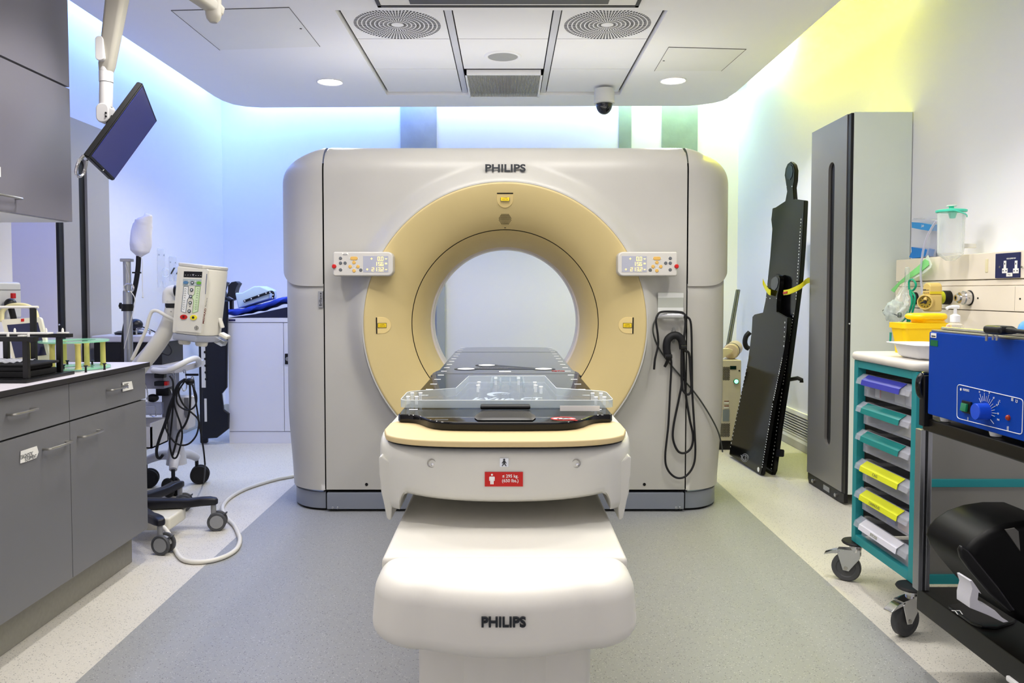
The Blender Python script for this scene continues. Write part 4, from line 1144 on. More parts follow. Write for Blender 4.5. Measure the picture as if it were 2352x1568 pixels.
# stack of black pads wrapped in film
for k, (z0, z1, xr, lab) in enumerate(((WZ + .0125, WZ + .034, -1.685, 'lower black foam pad inside the black frame'), (WZ + .0345, WZ + .050, -1.70, 'middle black foam pad inside the black frame'), (WZ + .0505, WZ + .060, -1.675, 'thin black pad topping the stack inside the black frame'))):
    o = MB().span((-1.97, 2.745, z0), (xr, 2.925, z1), .004).build('foam_pad', mat('foam_black', '#101013', .7), smooth=40); tag(o, lab, 'pad', 'black pads in the frame')
def film(u, v):
    x = -1.96 + .21 * u; y = 2.76 + .15 * v
    return Vector((x, y, WZ + .0615 + .030 * (1 - u) * math.sin(PI * v) * (.7 + .3 * math.sin(u * 9)) + .005 * math.sin(u * 21 + v * 13) ** 2))
o = MB().grid(film, 26, 18).build('bubble_film', clear('film', '#d9dae2', .35, .8, .15), smooth=60); tag(o, 'crumpled clear film lying on the black pads', 'plastic film')

# beige hand-held screen
t = thing('portable_screen', 'cream portable screen device with a carrying handle, leaning on the worktop', 'screen device', (-1.9, 3.12, WZ))
def sp(px, py, off=0): 
    f = (py - 730) / 110.0
    return PY(px, py, 3.20 - .06 * f - off)
def quadslab(q, d0, d1, nm, mm, par, r=0):
    P_ = [sp(x, y, d0) for x, y in q]; R_ = [sp(x, y, d0) + Vector((0, d0 - d1, 0)) for x, y in q]
    n = len(q)
    return MB().add(P_ + R_, [tuple(range(n)), tuple(range(n, 2 * n))[::-1]] + [(i, n + i, n + (i + 1) % n, (i + 1) % n) for i in range(n)]).build(nm, mm, par)
M_cream = mat('cream_plastic', '#dcd8c6', .45)
bq = rnd([(2, 734), (93, 728), (119, 838), (34, 846)], (0, 1, 2, 3), 7)
quadslab(bq, 0, -.014, 'casing', M_cream, t)
quadslab([(16, 746), (87, 740), (106.5, 815), (35, 822)], .001, -.01, 'screen', mat('screen_dark', '#26294f', .15, coat=.4), t)
lg = quadslab([(48, 732), (55, 731.5), (55, 738), (48, 738.5)], .0015, -.001, 'logo', M_red, t)
hp = [sp(4, 738, -.015), sp(6, 715, -.015), sp(20, 703, -.015), sp(42, 700, -.015), sp(64, 703, -.015), sp(80, 714, -.015), sp(86, 732, -.015)]
MB().tube(smooth_path(hp, 6), .009, 10).build('handle', mat('handle_yellow', '#dcd3a4', .5), t)
# white box on the wall with a black plug
t = thing('wall_unit', 'white wall-mounted unit with a red switch above the worktop', 'wall unit', (-2.14, 3.25, 1.1))
zb_, zt_ = 1.105, 1.262
MB().span((-2.2, 3.08, zb_), (-2.095, 3.385, zt_), .012, 3).build('casing', mat('unit_grey_white', '#cfcfce', .4), t)
MB().span((-2.097, 3.09, zt_ - .035), (-2.093, 3.375, zt_ - .032)).build('groove', mat('groove_grey', '#8a8a8c', .5), t, smooth=0)
p = PX(31, 679, -2.09); MB().span((-2.096, p.y - .012, p.z - .011), (-2.086, p.y + .012, p.z + .011), .002).build('switch', M_red, t)
o = thing('power_plug', 'black plug with its cord in the white wall unit', 'plug', tuple(PX(24, 694, -2.07)))
p = PX(24, 697, -2.07)
MB().ball(p, .026, (.8, 1.05, .85), 16, 10).build('plug_body', M_black, o)
MB().tube(smooth_path([p + Vector((.0, 0, -.01)), p + Vector((.008, .005, -.06)), p + Vector((.006, .01, -.10)), p + Vector((0, .02, -.17))], 6), [.012] * 8 + [.005] * 11, 10).build('cord', M_black, o)

# green and yellow pillared frame
GRN = clear('green_acrylic', '#9fe0bd', .45, .9, .1); YEL = mat('aged_yellow', '#c6bd6c', .5, vary=.15, scale=30)
cx, cy = -1.765, 3.19
t = thing('pillar_stand', 'two green acrylic rings joined by yellow pillars, standing on the worktop', 'pillar stand', (cx, cy, WZ))
def ring(z, r1, r2, cx_=cx):
    n = 40; vs = []
    for z_ in (z, z + .006):
        for r in (r1, r2):
            vs += [(cx_ + r * math.cos(2 * PI * k / n), cy + 1.12 * r * math.sin(2 * PI * k / n), z_) for k in range(n)]
    fs = []
    for k in range(n):
        l = (k + 1) % n
        fs += [(k, l, n + l, n + k), (2 * n + k, 3 * n + k, 3 * n + l, 2 * n + l), (k, 2 * n + k, 2 * n + l, l), (n + k, n + l, 3 * n + l, 3 * n + k)]
    return MB().add(vs, fs)
ring(WZ + .004, .07, .128).build('lower_ring', GRN, t); ring(1.017, .075, .125).build('upper_ring', GRN, t)
for px, py, y_ in ((121, 853, 3.075), (180, 853, 3.06), (148, 842, 3.30), (200, 843, 3.20), (237, 840, 3.25), (70, 845, 3.12)):
    x = PY(px, py, y_).x; 
    MB().lathe([(0, WZ + .0105), (.0135, WZ + .0105), (.0105, WZ + .018), (.0098, 1.006), (.0125, 1.0165), (0, 1.0165)], (x, y_, 0), 'z', 14).build('pillar', YEL, t)
for px, y_ in ((197, 3.05), (155, 3.28), (240, 3.15), (212, 3.27), (146, 3.09)):
    x = PY(px, 845, y_).x
    MB().lathe([(0, WZ + .0002), (.005, WZ + .0002), (.004, WZ + .004), (.004, WZ + .014), (.0035, WZ + .02), (.009, WZ + .027), (0, WZ + .028)], (x, y_, 0), 'z', 12).build('knob', M_black, t)
# ================================================================== LEFT SIDE: FLOOR-STANDING EQUIPMENT
M_inj = mat('injector_white', '#d9d6cb', .38)
M_injd = mat('injector_grey', '#b4b2ae', .4)
M_wheel = mat('wheel_grey', '#4c4d50', .5); M_disc = mat('wheel_disc', '#8f9092', .4); M_leg = mat('base_black', '#1b1b22', .38)
def castor(par, x, y, ang, r=.047, zt=.135, grey=True):
    """Twin-wheel castor standing on the floor, stem at (x, y)."""
    ca, sa = math.cos(ang), math.sin(ang)
    off = Vector((ca, sa, 0)); ax = Vector((-sa, ca, 0)); c = Vector((x, y, r)) + off * .018
    R_ = Matrix((ax, Vector((0, 0, 1)).cross(ax), Vector((0, 0, 1)))).transposed().to_4x4(); 
    k = MB()
    k.tube([Vector((x, y, r + .01)), Vector((x, y, zt))], .013 if grey else .011, 12)
    F = Matrix.Translation(c) @ R_
    k.prism([(r * .8 * math.cos(a), r * .8 * math.sin(a)) for a in [PI * i / 12 for i in range(13)]], 'x', -.011, .011, .003, M=F)
    o = k.build('castor', M_disc if grey else M_black, par)
    for s in (-1, 1):
        w_ = MB().lathe([(.0, s * .013), (r * .75, s * .013), (r - .003, s * .015), (r, s * .018), (r, s * .027), (r - .003, s * .031), (r * .78, s * .031), (r * .76, s * .028), (0, s * .028)], (0, 0, 0), 'x', 28, M=F).build('wheel', M_wheel if grey else M_rubber, o)
        if grey: MB().lathe([(0, s * .0305), (r * .70, s * .0305), (r * .74, s * .0285)], (0, 0, 0), 'x', 24, M=F).build('hub_disc', M_disc, w_)
    if grey: MB().box(c + off * (r * .75) + Vector((0, 0, r * .72)), (.03, .026, .006), (0, -.5, ang), .002).build('brake', M_wheel, o)
    return o
# ---- injector on its stand
I = thing('contrast_injector', 'white contrast injector head on a curved neck and black-legged rolling stand', 'injector', (-1.8, 3.9, 0))
hub = Vector((-1.925, 3.93, .15))
ends = [(-1.505, 3.975, .2), (-1.62, 3.615, -.2), (-1.825, 4.33, .3), (-2.06, 3.98, 2.9)]
MB().lathe([(0, .12), (.06, .12), (.075, .135), (.07, .175), (.04, .19), (0, .19)], (hub.x, hub.y, 0), 'z', 24).build('hub', M_leg, I)
for x, y, a in ends:
    e = Vector((x, y, .142)); d = (e - hub); d.z = 0; L = d.length; d.normalize(); sd = Vector((-d.y, d.x, 0))
    vs = []; fs = []
    for u, w, z0, z1 in ((.02, .034, .115, .178), (.35, .032, .117, .172), (.72, .027, .122, .166), (.86, .026, .128, .172), (.96, .026, .130, .172), (1.03, .02, .132, .166), (1.05, .010, .136, .158)):
        p = hub + d * L * u
        for yy, zz in rrect(2 * w, z1 - z0, min(w, (z1 - z0) / 2) * .6, 3): q = p + sd * yy; vs.append(Vector((q.x, q.y, (z0 + z1) / 2 + zz)))
    n = len(vs) // 7
    for r in range(6):
        for i in range(n): fs.append((r * n + i, r * n + (i + 1) % n, (r + 1) * n + (i + 1) % n, (r + 1) * n + i))
    fs += [tuple(range(n)), tuple(range(6 * n, 7 * n))[::-1]]
    MB().add(vs, fs).build('leg', M_leg, I, smooth=50)
    castor(I, x, y, a)
# white box low on the stand
A, B = PY(352, 1186, 3.84), PY(402, 1214, 3.84)
MB().span((A.x - .1, 3.78, .055), (B.x, 3.98, .118), .012, 3).build('motor_box', mat('box_cream', '#dedacb', .4), I)
NY = 3.86
npts = [(-1.925, 3.90, .16), (-1.92, 3.89, .5), (-1.885, 3.87, .74)] + [tuple(PY(px, py, NY)) for px, py in ((318, 845), (345, 812), (372, 775), (388, 742), (396, 712), (398, 690))]
MB().tube(smooth_path(npts, 7), [.046 - .010 * min(1, i / 50) for i in range(7 * 8 + 1)], 22).build('neck', M_inj, I, smooth=60)
p = PY(398, 701, NY); MB().lathe([(0, -.012), (.0375, -.012), (.0375, .010), (0, .010)], p, 'z', 28).build('collar', M_black, I)
p = PY(386, 714, NY - .037); MB().ball(PY(393, 715, NY - .033), .004, u=8, v=6).build('screw', M_steel, I)
ep = [PY(398, 698, NY), PY(398.5, 682, NY), PY(400, 673, NY), PY(406, 668, NY), PY(416, 667, NY), PY(428, 667, NY)]
ep = [PY(389 + (x - 398) * .9, y, NY) for x, y in ((398, 699), (398, 684), (399, 676), (405, 669), (414, 667), (432, 667))]
elb = MB()
cx_ = PY(387.5, 690, NY)
elb.tube(smooth_path([PY(387.5, 696, NY), PY(387.5, 682, NY), PY(389, 673, NY), PY(395, 668.5, NY), PY(403, 668, NY)], 6), .0295, 22)
elb.build('elbow', M_white, I, smooth=60)
MB().tube([PY(402, 668, NY), PY(407, 668, NY)], .026, 22).build('joint_ring', M_black, I)
# flexible white hose beside the neck
MB().tube(smooth_path([PY(303, 826, 3.80), PY(318, 795, 3.80), PY(334, 760, 3.80), PY(343, 728, 3.80), PY(350, 715, 3.80), PY(362, 714, 3.80), PY(380, 724, 3.80), PY(404, 737, 3.82)], 8), .0085, 10).build('hose', M_inj, I)
# head: local frame, x right, y away, z up
F0 = PY(452, 766, 3.82); up = (PY(467, 608, 3.82) - F0); HH = up.length; up.normalize()
HF = Matrix((Vector((0, 1, 0)).cross(up).normalized(), Vector((0, 1, 0)), up)).transposed().to_4x4(); HF.translation = F0
pl = [(x * .87, y) for x, y in [(-.103, -.07), (.026, -.088), (.038, -.088), (.046, -.078), (.075, -.05), (.098, -.005), (.104, .05), (.098, .09), (.07, .105), (-.07, .105), (-.098, .09), (-.105, .04)]]
def pscale(k, dy=0): return [(x * k, y * k + dy) for x, y in pl]
vs = []; 
lv_ = [(0.0, .985), (.01, 1.0), (HH * .5, 1.02), (HH * .93, 1.03), (HH * .945, 1.0)]
for z, k in lv_: vs += [(x, y, z) for x, y in pscale(k)]
n = len(pl); fs = []
for r in range(len(lv_) - 1):
    for i in range(n): fs.append((r * n + i, r * n + (i + 1) % n, (r + 1) * n + (i + 1) % n, (r + 1) * n + i))
fs += [tuple(range(n))[::-1], tuple(range((len(lv_) - 1) * n, len(lv_) * n))]
HD = MB().add(vs, fs, HF).build('head', M_inj, I, smooth=45)
MB().prism(pscale(1.035, .004), 'z', HH * .945, HH, .008, 3, M=HF, allbev=True).build('lid', mat('injector_lid', '#bfbdb8', .35), HD)
MB().prism(pscale(.99), 'z', -.034, -.001, .006, 2, M=HF).build('lower_band', clear('grey_band', '#a8acb8', .75, .95, .2), HD)
for x in (-.048, .035): MB().lathe([(0, -.056), (.024, -.056), (.028, -.05), (.030, -.033), (0, -.033)], (x, -.02, 0), 'z', 20, M=HF).build('syringe_knob', M_inj, HD)
# face plate follows the slanting front; graphics are set out in photo pixels on it
fa, fb = HF @ Vector((-.0896, -.0715, 0)), HF @ Vector((.0296, -.0905, 0))
fx_ = (fb - fa).normalized(); fn = fx_.cross(up).normalized()
if fn.y > 0: fn = -fn
fo = fa + fn * .004
def onface(px, py, off=0.0):
    d = _ray(px, py); return EYE + d * (((fo + fn * off) - EYE).dot(fn) / d.dot(fn))
def facepoly(pts, off, th, nm, mm, par):
    A = [onface(x, y, off) for x, y in pts]; n_ = len(A); B = [p - fn * th for p in A]
    return MB().add(A + B, [tuple(range(n_)), tuple(range(n_, 2 * n_))[::-1]] + [(i, n_ + i, n_ + (i + 1) % n_, (i + 1) % n_) for i in range(n_)]).build(nm, mm, par)
fpl = facepoly(rnd([(416, 615), (478, 617.5), (462, 764), (405, 760)], (0, 1), 6), 0, .012, 'face_plate', M_inj, HD)
c4 = lambda x, y: (390 + x / 7.467, 590 + y / 7.467)
facepoly([c4(242, 245), c4(557, 253), c4(549, 355), c4(236, 345)], .001, .002, 'display', mat('display_black', '#17171c', .15), fpl)
fl_ = MB()
for x, y, w in ((268, 310, 14), (312, 310, 12), (355, 310, 12), (400, 301, 34), (400, 318, 14), (447, 316, 14), (490, 317, 14), (532, 318, 12)):
    q = [onface(*c4(x - w / 2, y - 3), .0016), onface(*c4(x + w / 2, y - 3), .0016), onface(*c4(x + w / 2, y + 3), .0016), onface(*c4(x - w / 2, y + 3), .0016)]; fl_.add(q, [(0, 1, 2, 3)])
fl_.build('display_print', M_print, fpl, smooth=0)
facepoly([c4(228, 375), c4(545, 383), c4(540, 497), c4(222, 492)], .0008, .001, 'key_strip', mat('strip_grey', '#a9b3b3', .5), fpl)
facepoly([c4(240, 500), c4(318, 503), c4(313, 625), c4(345, 665), c4(300, 735), c4(272, 955), c4(196, 930)], .0009, .001, 'left_arrow_field', mat('field_white', '#e6e6e2', .5), fpl)
facepoly([c4(437, 503), c4(523, 503), c4(480, 932), c4(392, 960), c4(410, 745), c4(375, 680), c4(425, 635)], .0009, .001, 'right_arrow_field', mat('field_green', '#cfe0b8', .5), fpl)
def line(pts, w, nm, mm): return MB().tube([onface(*c4(x, y), .0012) for x, y in pts], w, 6).build(nm, mm, fpl)
line([(240, 500), (318, 503), (313, 625), (345, 665), (300, 735), (272, 955), (196, 930), (240, 500)], .0011, 'blue_outline', mat('outline_blue', '#4a5f74', .5))
line([(437, 503), (523, 503), (480, 932), (392, 960), (410, 745), (375, 680), (425, 635), (437, 503)], .0011, 'green_outline', mat('outline_green', '#6f9a4a', .5))
ch = MB()
for k, y in enumerate((545, 583, 622, 660, 698, 745, 780, 818, 856, 892)):
    s_ = -1 if y < 720 else 1
    for x0 in (268 - (y - 545) * .095, 480 - (y - 545) * .105):
        for sg_ in (-1, 1):
            a, b_ = onface(*c4(x0, y + s_ * 8), .0013), onface(*c4(x0 + sg_ * 18, y - s_ * 8), .0013); ch.tube([a, b_], .0007, 4)
chv = ch.build('chevrons', mat('print_grey_dark', '#5c6468', .5), fpl, smooth=0)
def oval(x, y, rx, ry, nm, mm, h=.004):
    A = [onface(*c4(x + rx * math.cos(a), y + ry * math.sin(a)), h) for a in [2 * PI * k / 24 for k in range(24)]]; B = [p - fn * (h + .001) for p in A]
    return MB().add(A + B, [tuple(range(24)), tuple(range(24, 48))[::-1]] + [(i, 24 + i, 24 + (i + 1) % 24, (i + 1) % 24) for i in range(24)]).build(nm, mm, fpl)
oval(270, 437, 40, 27, 'blue_key', mat('key_blue', '#557fa6', .4)); oval(496, 444, 40, 26, 'green_key', mat('key_green', '#6aa83a', .4))
oval(234, 1029, 60, 41, 'red_key', M_red); oval(403, 1037, 58, 43, 'yellow_key', mat('key_yellow', '#e8d92a', .4))
for x, y, r in ((234, 1027, 20), (398, 1038, 22)): oval(x, y, r, r, 'key_mark', M_ink if r > 20 else mat('mark_red', '#5c0a0a', .5), .0045)
for x, y in ((383, 442), (371, 565), (357, 678), (347, 784), (330, 928)):
    oval(x, y, 26, 29, 'dial', mat('dial_dark', '#2b3138', .4), .003); oval(x, y - 1, 14, 15, 'dial_cap', mat('dial_cap', '#c9ced2', .3), .0055)
for x, y in ((328, 413), (438, 418), (325, 470), (432, 475)): oval(x, y, 13, 13, 'small_key', mat('strip_key', '#c9cdc9', .4), .002)
p = onface(*c4(345, 848), .001); MB().box(p, (.004, .001, .004)).build('key_dot', M_ink, fpl, smooth=0)
# round cross emblem and vertical lettering
q = MB(); e0 = onface(*c4(456, 1216), .0012); rr_ = .0095
ux, uz = fx_, up
q.tube([e0 + ux * rr_ * math.cos(a) + uz * rr_ * math.sin(a) for a in [2 * PI * k / 24 for k in range(24)]], .0007, 5, closed=True)
q.tube([e0 - ux * rr_ * .85, e0 + ux * rr_ * .85], .0009, 5).tube([e0 - uz * rr_ * .85, e0 + uz * rr_ * .85], .0009, 5)
q.build('emblem', M_ink, fpl, smooth=0)
sp0, sp1 = onface(*c4(578, 1140), .0), onface(*c4(617, 880), .0)
# lettering sits on the edge between face and rounded side
sx_ = (HF @ Vector((.040, -.079, 0)) - HF @ Vector((.0296, -.0905, 0))).normalized()
tx = onface(*c4(600, 1010), -.004); tdir = (sp1 - sp0).normalized(); ln = (sp1 - sp0).length
MB().fit('MEDRAD', ln, .0085, frame(tx + Vector((0, -.006, 0)), tdir, -fx_), .0004, .02).build('lettering', mat('lettering_brown', '#6e2c22', .5), HD, smooth=0)
sp2, sp3 = onface(*c4(622, 850), 0), onface(*c4(645, 700), 0)
MB().fit('Salient', (sp3 - sp2).length, .007, frame((sp2 + sp3) / 2 + Vector((0, -.006, 0)), (sp3 - sp2).normalized(), -fx_), .0004).build('lettering', mat('lettering_grey', '#8a8880', .5), HD, smooth=0)
a_, b_ = onface(*c4(615, 635), 0) + Vector((0, -.004, 0)), onface(*c4(640, 290), 0) + Vector((0, -.004, 0))
MB().tube([a_, b_], .0013, 6).build('blue_print', mat('print_blue', '#33406e', .5), HD, smooth=0)
# bracket with clear tray hanging on the right
hb_ = PY(516, 771, 3.86)
MB().box(hb_, (.045, .05, .02), (0, .5, 0), .006, 3).box(PY(508, 742, 3.86), (.014, .03, .05), (0, -.3, 0), .005, 2).build('tray_bracket', M_inj, HD)
MB().box(PY(505, 783, 3.86), (.055, .06, .028), (0, .5, 0), .002, 1).build('clear_tray', M_clr, HD)

# ---- pole with hook, behind the worktop end
PYY = 3.985
top = PY(291.5, 600, PYY); x0 = top.x
MB().tube([(x0, PYY, .14), (x0, PYY, PY(291, 668, PYY).z)], .0215, 18).tube([(x0, PYY, PY(291, 668, PYY).z - .002), (x0, PYY, top.z)], .0185, 18).build('pole', M_alu, I); t = bpy.data.objects[[o.name for o in I.children if o.name.startswith('pole')][-1]]; t['label'] = 'upright steel pole with ring hook'
MB().span((x0 - .027, PYY - .02, top.z - .002), (x0 + .027, PYY + .02, top.z + .014), .003).build('top_plate', M_steel, t)
rc0 = PY(296, 661, PYY - .035)
m = MB(); m.tube([rc0 + Vector((.024 * math.cos(a), 0, .021 * math.sin(a))) for a in [2 * PI * k / 28 for k in range(28)]], .0045, 8, closed=True)
m.tube([rc0 + Vector((0, 0, .021)), rc0 + Vector((-.003, .01, .06)), PY(289, 607, PYY - .02)], .004, 8)
m.build('ring_hook', M_chrome, t)
for py in (702, 710): p = PY(293, py, PYY); MB().lathe([(.019, -.009), (.029, -.009), (.029, .009), (.019, .009)], p, 'z', 20).build('clamp', M_black, t)
p = PY(280, 702, PYY); MB().box(p, (.03, .014, .014), None, .003).box(PY(277, 702, PYY), (.012, .016, .032), None, .005).build('clamp_knob', M_black, t)
m = MB(); m.tube(smooth_path([PY(300, 668, PYY - .04), PY(310, 690, PYY - .04), PY(300, 740, PYY - .04), PY(285, 800, PYY - .03)], 6), .002, 6); m.build('cord', M_white, t)

# ---- flexible lamp under a tied white bag
t = thing('flexible_lamp', 'black flexible arm with its head tied up in a white cloth bag', 'lamp', tuple(PY(284, 800, 4.4)))
nk = [PY(x, y, 4.4) for x, y in ((284, 828), (285, 770), (292, 730), (303, 690), (312, 650), (317, 615), (318.5, 588))]
MB().tube(smooth_path(nk, 7), .0135, 12).build('neck', M_black, t)
MB().lathe([(.013, -.004), (.024, -.004), (.024, .004), (.013, .004)], PY(314, 626, 4.4), 'z', 16).build('neck_ring', M_black, t)
b0, b1 = PY(320, 590, 4.4), PY(330, 500, 4.4)
bd = (b1 - b0); BL_ = bd.length; BF = frame(b0, bd, (0, -1, 0))
def bag(u, v):
    a = 2 * PI * u; prof_ = [(0, .010), (.05, .020), (.14, .044), (.3, .052), (.6, .050), (.85, .046), (.95, .045), (1.0, .040), (1.02, .03), (1.04, .004)]
    for (s0, r0), (s1, r1) in zip(prof_, prof_[1:]):
        if s0 <= v * 1.04 <= s1 + 1e-6: r = r0 + (r1 - r0) * (v * 1.04 - s0) / (s1 - s0)
    w = 1 + .10 * math.sin(a * 5 + v * 5) * max(0, 1 - v * 2.2) + .05 * math.sin(a * 3 + v * 9) + (.10 * math.sin(a * 2 + 1) if v > .8 else 0)
    return Vector((v * 1.04 * BL_ + (.02 * math.cos(a - PI / 2) if v > .9 else 0), r * w * math.cos(a) * .8, r * w * math.sin(a) * 1.15))
MB().grid(bag, 40, 30, M=BF, closeu=True).build('cloth_bag', mat('white_cloth', '#e9e8ee', .8, bump=.2, bscale=60), t, smooth=70)
m = MB(); m.tube(smooth_path([PY(324, 592, 4.36), PY(327, 600, 4.36), PY(327, 650, 4.36), PY(328, 684, 4.36)], 5), .0022, 6); m.ball(PY(328, 682, 4.36), .006, u=8, v=6); m.build('drawstring', M_white, t)

# ---- white equipment trolley
TY0, TY1 = 4.38, 4.86; TX0, TX1 = -2.40, -1.93; TZ_ = .80
R = thing('equipment_trolley', 'pale grey rolling trolley with a curved rail, cable hooks and black wheels', 'trolley', (-2.1, 4.62, 0))
M_trl = mat('trolley_grey', '#c7c6cb', .4)
MB().prism(rnd([(TX0, TY0), (TX1 + .06, TY0 - .02), (TX1 + .09, TY0 + .05), (TX1 + .06, TY1), (TX0, TY1)], (0, 1, 2, 3, 4), .06, 5), 'z', TZ_ - .035, TZ_, .01, 3).build('top', M_trl, R)
rp = [PY(352, 850, 4.34), PY(375, 852, 4.30), PY(392, 848, 4.28), PY(412, 838, 4.30), PY(432, 828, 4.36), PY(448, 823, 4.45), PY(456, 827, 4.56), PY(455, 835, 4.66), PY(440, 838, 4.74), PY(415, 836, 4.80)]
MB().tube(smooth_path(rp, 7), .0165, 14).build('rail', M_white, R)
a, b_ = PY(332, 850, 4.42), PY(380, 893, 4.42)
MB().span((a.x - .12, 4.42, b_.z), (PY(376, 870, 4.42).x, 4.62, TZ_ - .034), .006).build('socket_box', mat('socket_grey', '#9b9ba6', .45), R)
for py, nm in ((862, 'plug'), (880, 'plug')):
    x0_, x1_ = PY(356, py, 4.40).x, PY(379, py, 4.40).x; z_ = PY(360, py, 4.40).z
    k = MB().span((x0_, 4.385, z_ - .014), (x1_, 4.425, z_ + .012), .005, 2).build(nm, M_black, R)
    if py == 880: MB().span((x1_ - .001, 4.387, z_ - .012), (x1_ + .018, 4.42, z_ + .012), .004).build('red_collar', M_red, k)
ca_, cb_ = PY(374, 895, 4.55).x, PY(388, 895, 4.55).x
MB().span((ca_, 4.53, .36), (cb_ + .03, 4.63, .77), .006).build('column', mat('column_grey', '#8c8d96', .4, metal=.3), R)
MB().span((ca_ - .02, 4.50, .62), (cb_ + .02, 4.525, .70), .004).build('column_block', M_black, R)
a, b_ = PY(393, 910, 4.62), PY(438, 985, 4.62)
MB().span((a.x, 4.58, b_.z), (b_.x, 4.70, a.z), .012, 3).build('side_panel', M_trl, R)
p = PY(427, 925, 4.57); MB().prism([(p.x + x, p.z + z) for x, z in ((-.013, .03), (.013, .03), (.013, -.07), (.007, -.088), (-.007, -.088), (-.013, -.07))], 'y', 4.574, 4.582, .002).build('panel_slot', mat('slot_grey', '#6d6e74', .5), R)
# bin with odds and ends behind the cabinet edge
a, b_ = PY(331, 955, 4.45), PY(376, 1018, 4.45)
bx0, bx1, bz0, bz1 = a.x - .12, b_.x, b_.z, PY(350, 962, 4.45).z
m = MB(); m.span((bx0, 4.30, bz0), (bx1, 4.31, bz1 - .02)); m.span((bx0, 4.50, bz0), (bx1, 4.51, bz1)); m.span((bx1 - .008, 4.30, bz0), (bx1, 4.51, bz1)); m.span((bx0, 4.30, bz0), (bx1, 4.51, bz0 + .008))
m.build('bin', mat('bin_white', '#cfced0', .45), R)
m = MB(); m.span((bx0, 4.33, bz0 + .01), (bx1 - .03, 4.48, bz1 - .05), .01); m.build('bin_contents', mat('contents_dark', '#55565f', .6), R)
wz0 = PY(350, 927, 4.42).z; wz1 = PY(350, 950, 4.42).z
m = MB(); m.tube([(bx0, 4.32, wz0), (PY(356, 927, 4.32).x, 4.32, wz0), (PY(358, 927, 4.32).x, 4.32, wz1 + .004), (PY(352, 940, 4.32).x, 4.32, wz1), (PY(343, 940, 4.32).x, 4.32, wz1 + .01)], .003, 6)
m.tube(smooth_path([PY(331, 876, 4.35), PY(338, 895, 4.35), PY(340, 925, 4.35)], 5), .003, 6)
m.build('wire_basket', M_chrome, R, smooth=60)
MB().ball(PY(351, 914, 4.45), .028, (1.2, 1, .85), 16, 10).build('black_ball', M_black, R)
MB().span((bx0, 4.46, PY(350, 925, 4.46).z - .07), (PY(370, 925, 4.46).x, 4.50, PY(350, 924, 4.46).z), .006).build('clear_bag', clear('grey_bag', '#8c90a8', .5, .85, .2), R)
m = MB()
for x, y, yy in ((400, 858, 4.40), (424, 852, 4.42), (443, 868, 4.44)):
    p = PY(x, y, yy); m.tube(smooth_path([p + Vector((-.012, .02, -.012)), p + Vector((-.008, 0, .004)), p + Vector((.006, -.005, 0)), p + Vector((.012, -.005, -.09)), p + Vector((.0, -.02, -.11)), p + Vector((-.012, -.02, -.085))], 6), .0032, 6)
m.build('cable_hook', M_chrome, R)
MB().span((PY(425, 860, 4.40).x, 4.40, PY(425, 863, 4.40).z), (PY(455, 860, 4.40).x, 4.41, PY(425, 858, 4.40).z), .002).build('strap', M_black, R)
# base with splayed legs
hb2 = Vector((-2.02, 4.80, .30))
MB().lathe([(0, .17), (.06, .17), (.055, .22), (.04, .30), (.034, .40), (0, .40)], (hb2.x, hb2.y - .05, 0), 'z', 22).build('base_hub', M_trl, R)
for x, y in ((-1.985, 4.985), (-2.035, 4.55), (-2.33, 4.80)):
    e = Vector((x, y, .15)); c0 = Vector((hb2.x, hb2.y - .05, .22))
    e = {0: Vector((PY(452, 1068, 4.95).x, 4.95, .165)), 1: Vector((PY(398, 1098, 4.62).x, 4.62, .165)), 2: Vector((PY(335, 1080, 4.85).x, 4.85, .165))}[((-1.985, 4.985), (-2.035, 4.55), (-2.33, 4.80)).index((x, y))]
    pts = smooth_path([c0, c0.lerp(e, .4) + Vector((0, 0, .02)), c0.lerp(e, .8) + Vector((0, 0, .012)), e], 6)
    MB().tube(pts, [.034 - .011 * i / (len(pts) - 1) for i in range(len(pts))], 12).build('leg', M_trl, R)
    castor(R, e.x, e.y, .3 if e.y > 4.8 else 2.6, r=.058, zt=.165, grey=False)
# cables looped on the hooks
def cp(pts, yy): return smooth_path([PY(310 + x / 6.032, 800 + y / 6.032, yy - .06) for x, y in pts], 7)
t = thing('cable_coil', 'tangled black cables looped over the trolley hooks and trailing to the floor', 'cables', tuple(PY(430, 880, 4.33)))
for pts, yy, r in (([(690, 430), (600, 500), (540, 650), (470, 830), (430, 1000), (340, 1250), (300, 1400), (310, 1500), (350, 1515), (390, 1470)], 4.30, .008),
                   ([(700, 440), (620, 560), (610, 640), (660, 760), (740, 850), (860, 960), (885, 1050), (850, 1200), (760, 1310), (650, 1340), (540, 1290), (440, 1140), (430, 1050), (480, 900), (560, 560), (680, 430)], 4.26, .0048),
                   ([(760, 480), (765, 700), (750, 900), (690, 1060), (600, 1180), (560, 1340), (520, 1480)], 4.28, .006),
                   ([(790, 500), (850, 650), (840, 780), (760, 850), (660, 830), (590, 760), (575, 650), (620, 500), (700, 420)], 4.24, .0048),
                   ([(480, 380), (520, 440), (530, 560), (520, 900), (490, 1200), (480, 1330), (510, 1470), (540, 1520), (590, 1480), (650, 1250), (640, 1080), (580, 900), (540, 760), (550, 600)], 4.30, .005)):
    MB().tube(cp(pts, yy), r, 8).build('cable_loop', M_rubber, t)
MB().tube(cp([(800, 500), (850, 780), (900, 1100), (950, 1400), (970, 1600)], 4.40) + smooth_path([PY(471, 1075, 4.55), PY(468, 1106, 4.86), PY(462, 1100, 5.10), PY(430, 1094, 5.16), PY(360, 1094, 5.16)], 6), .0048, 8).build('trailing_cable', M_rubber, t)
MB().ball(PY(436, 876, 4.25), .02, (1.3, 1, 1), 12, 8).build('cable_tie', M_black, t)

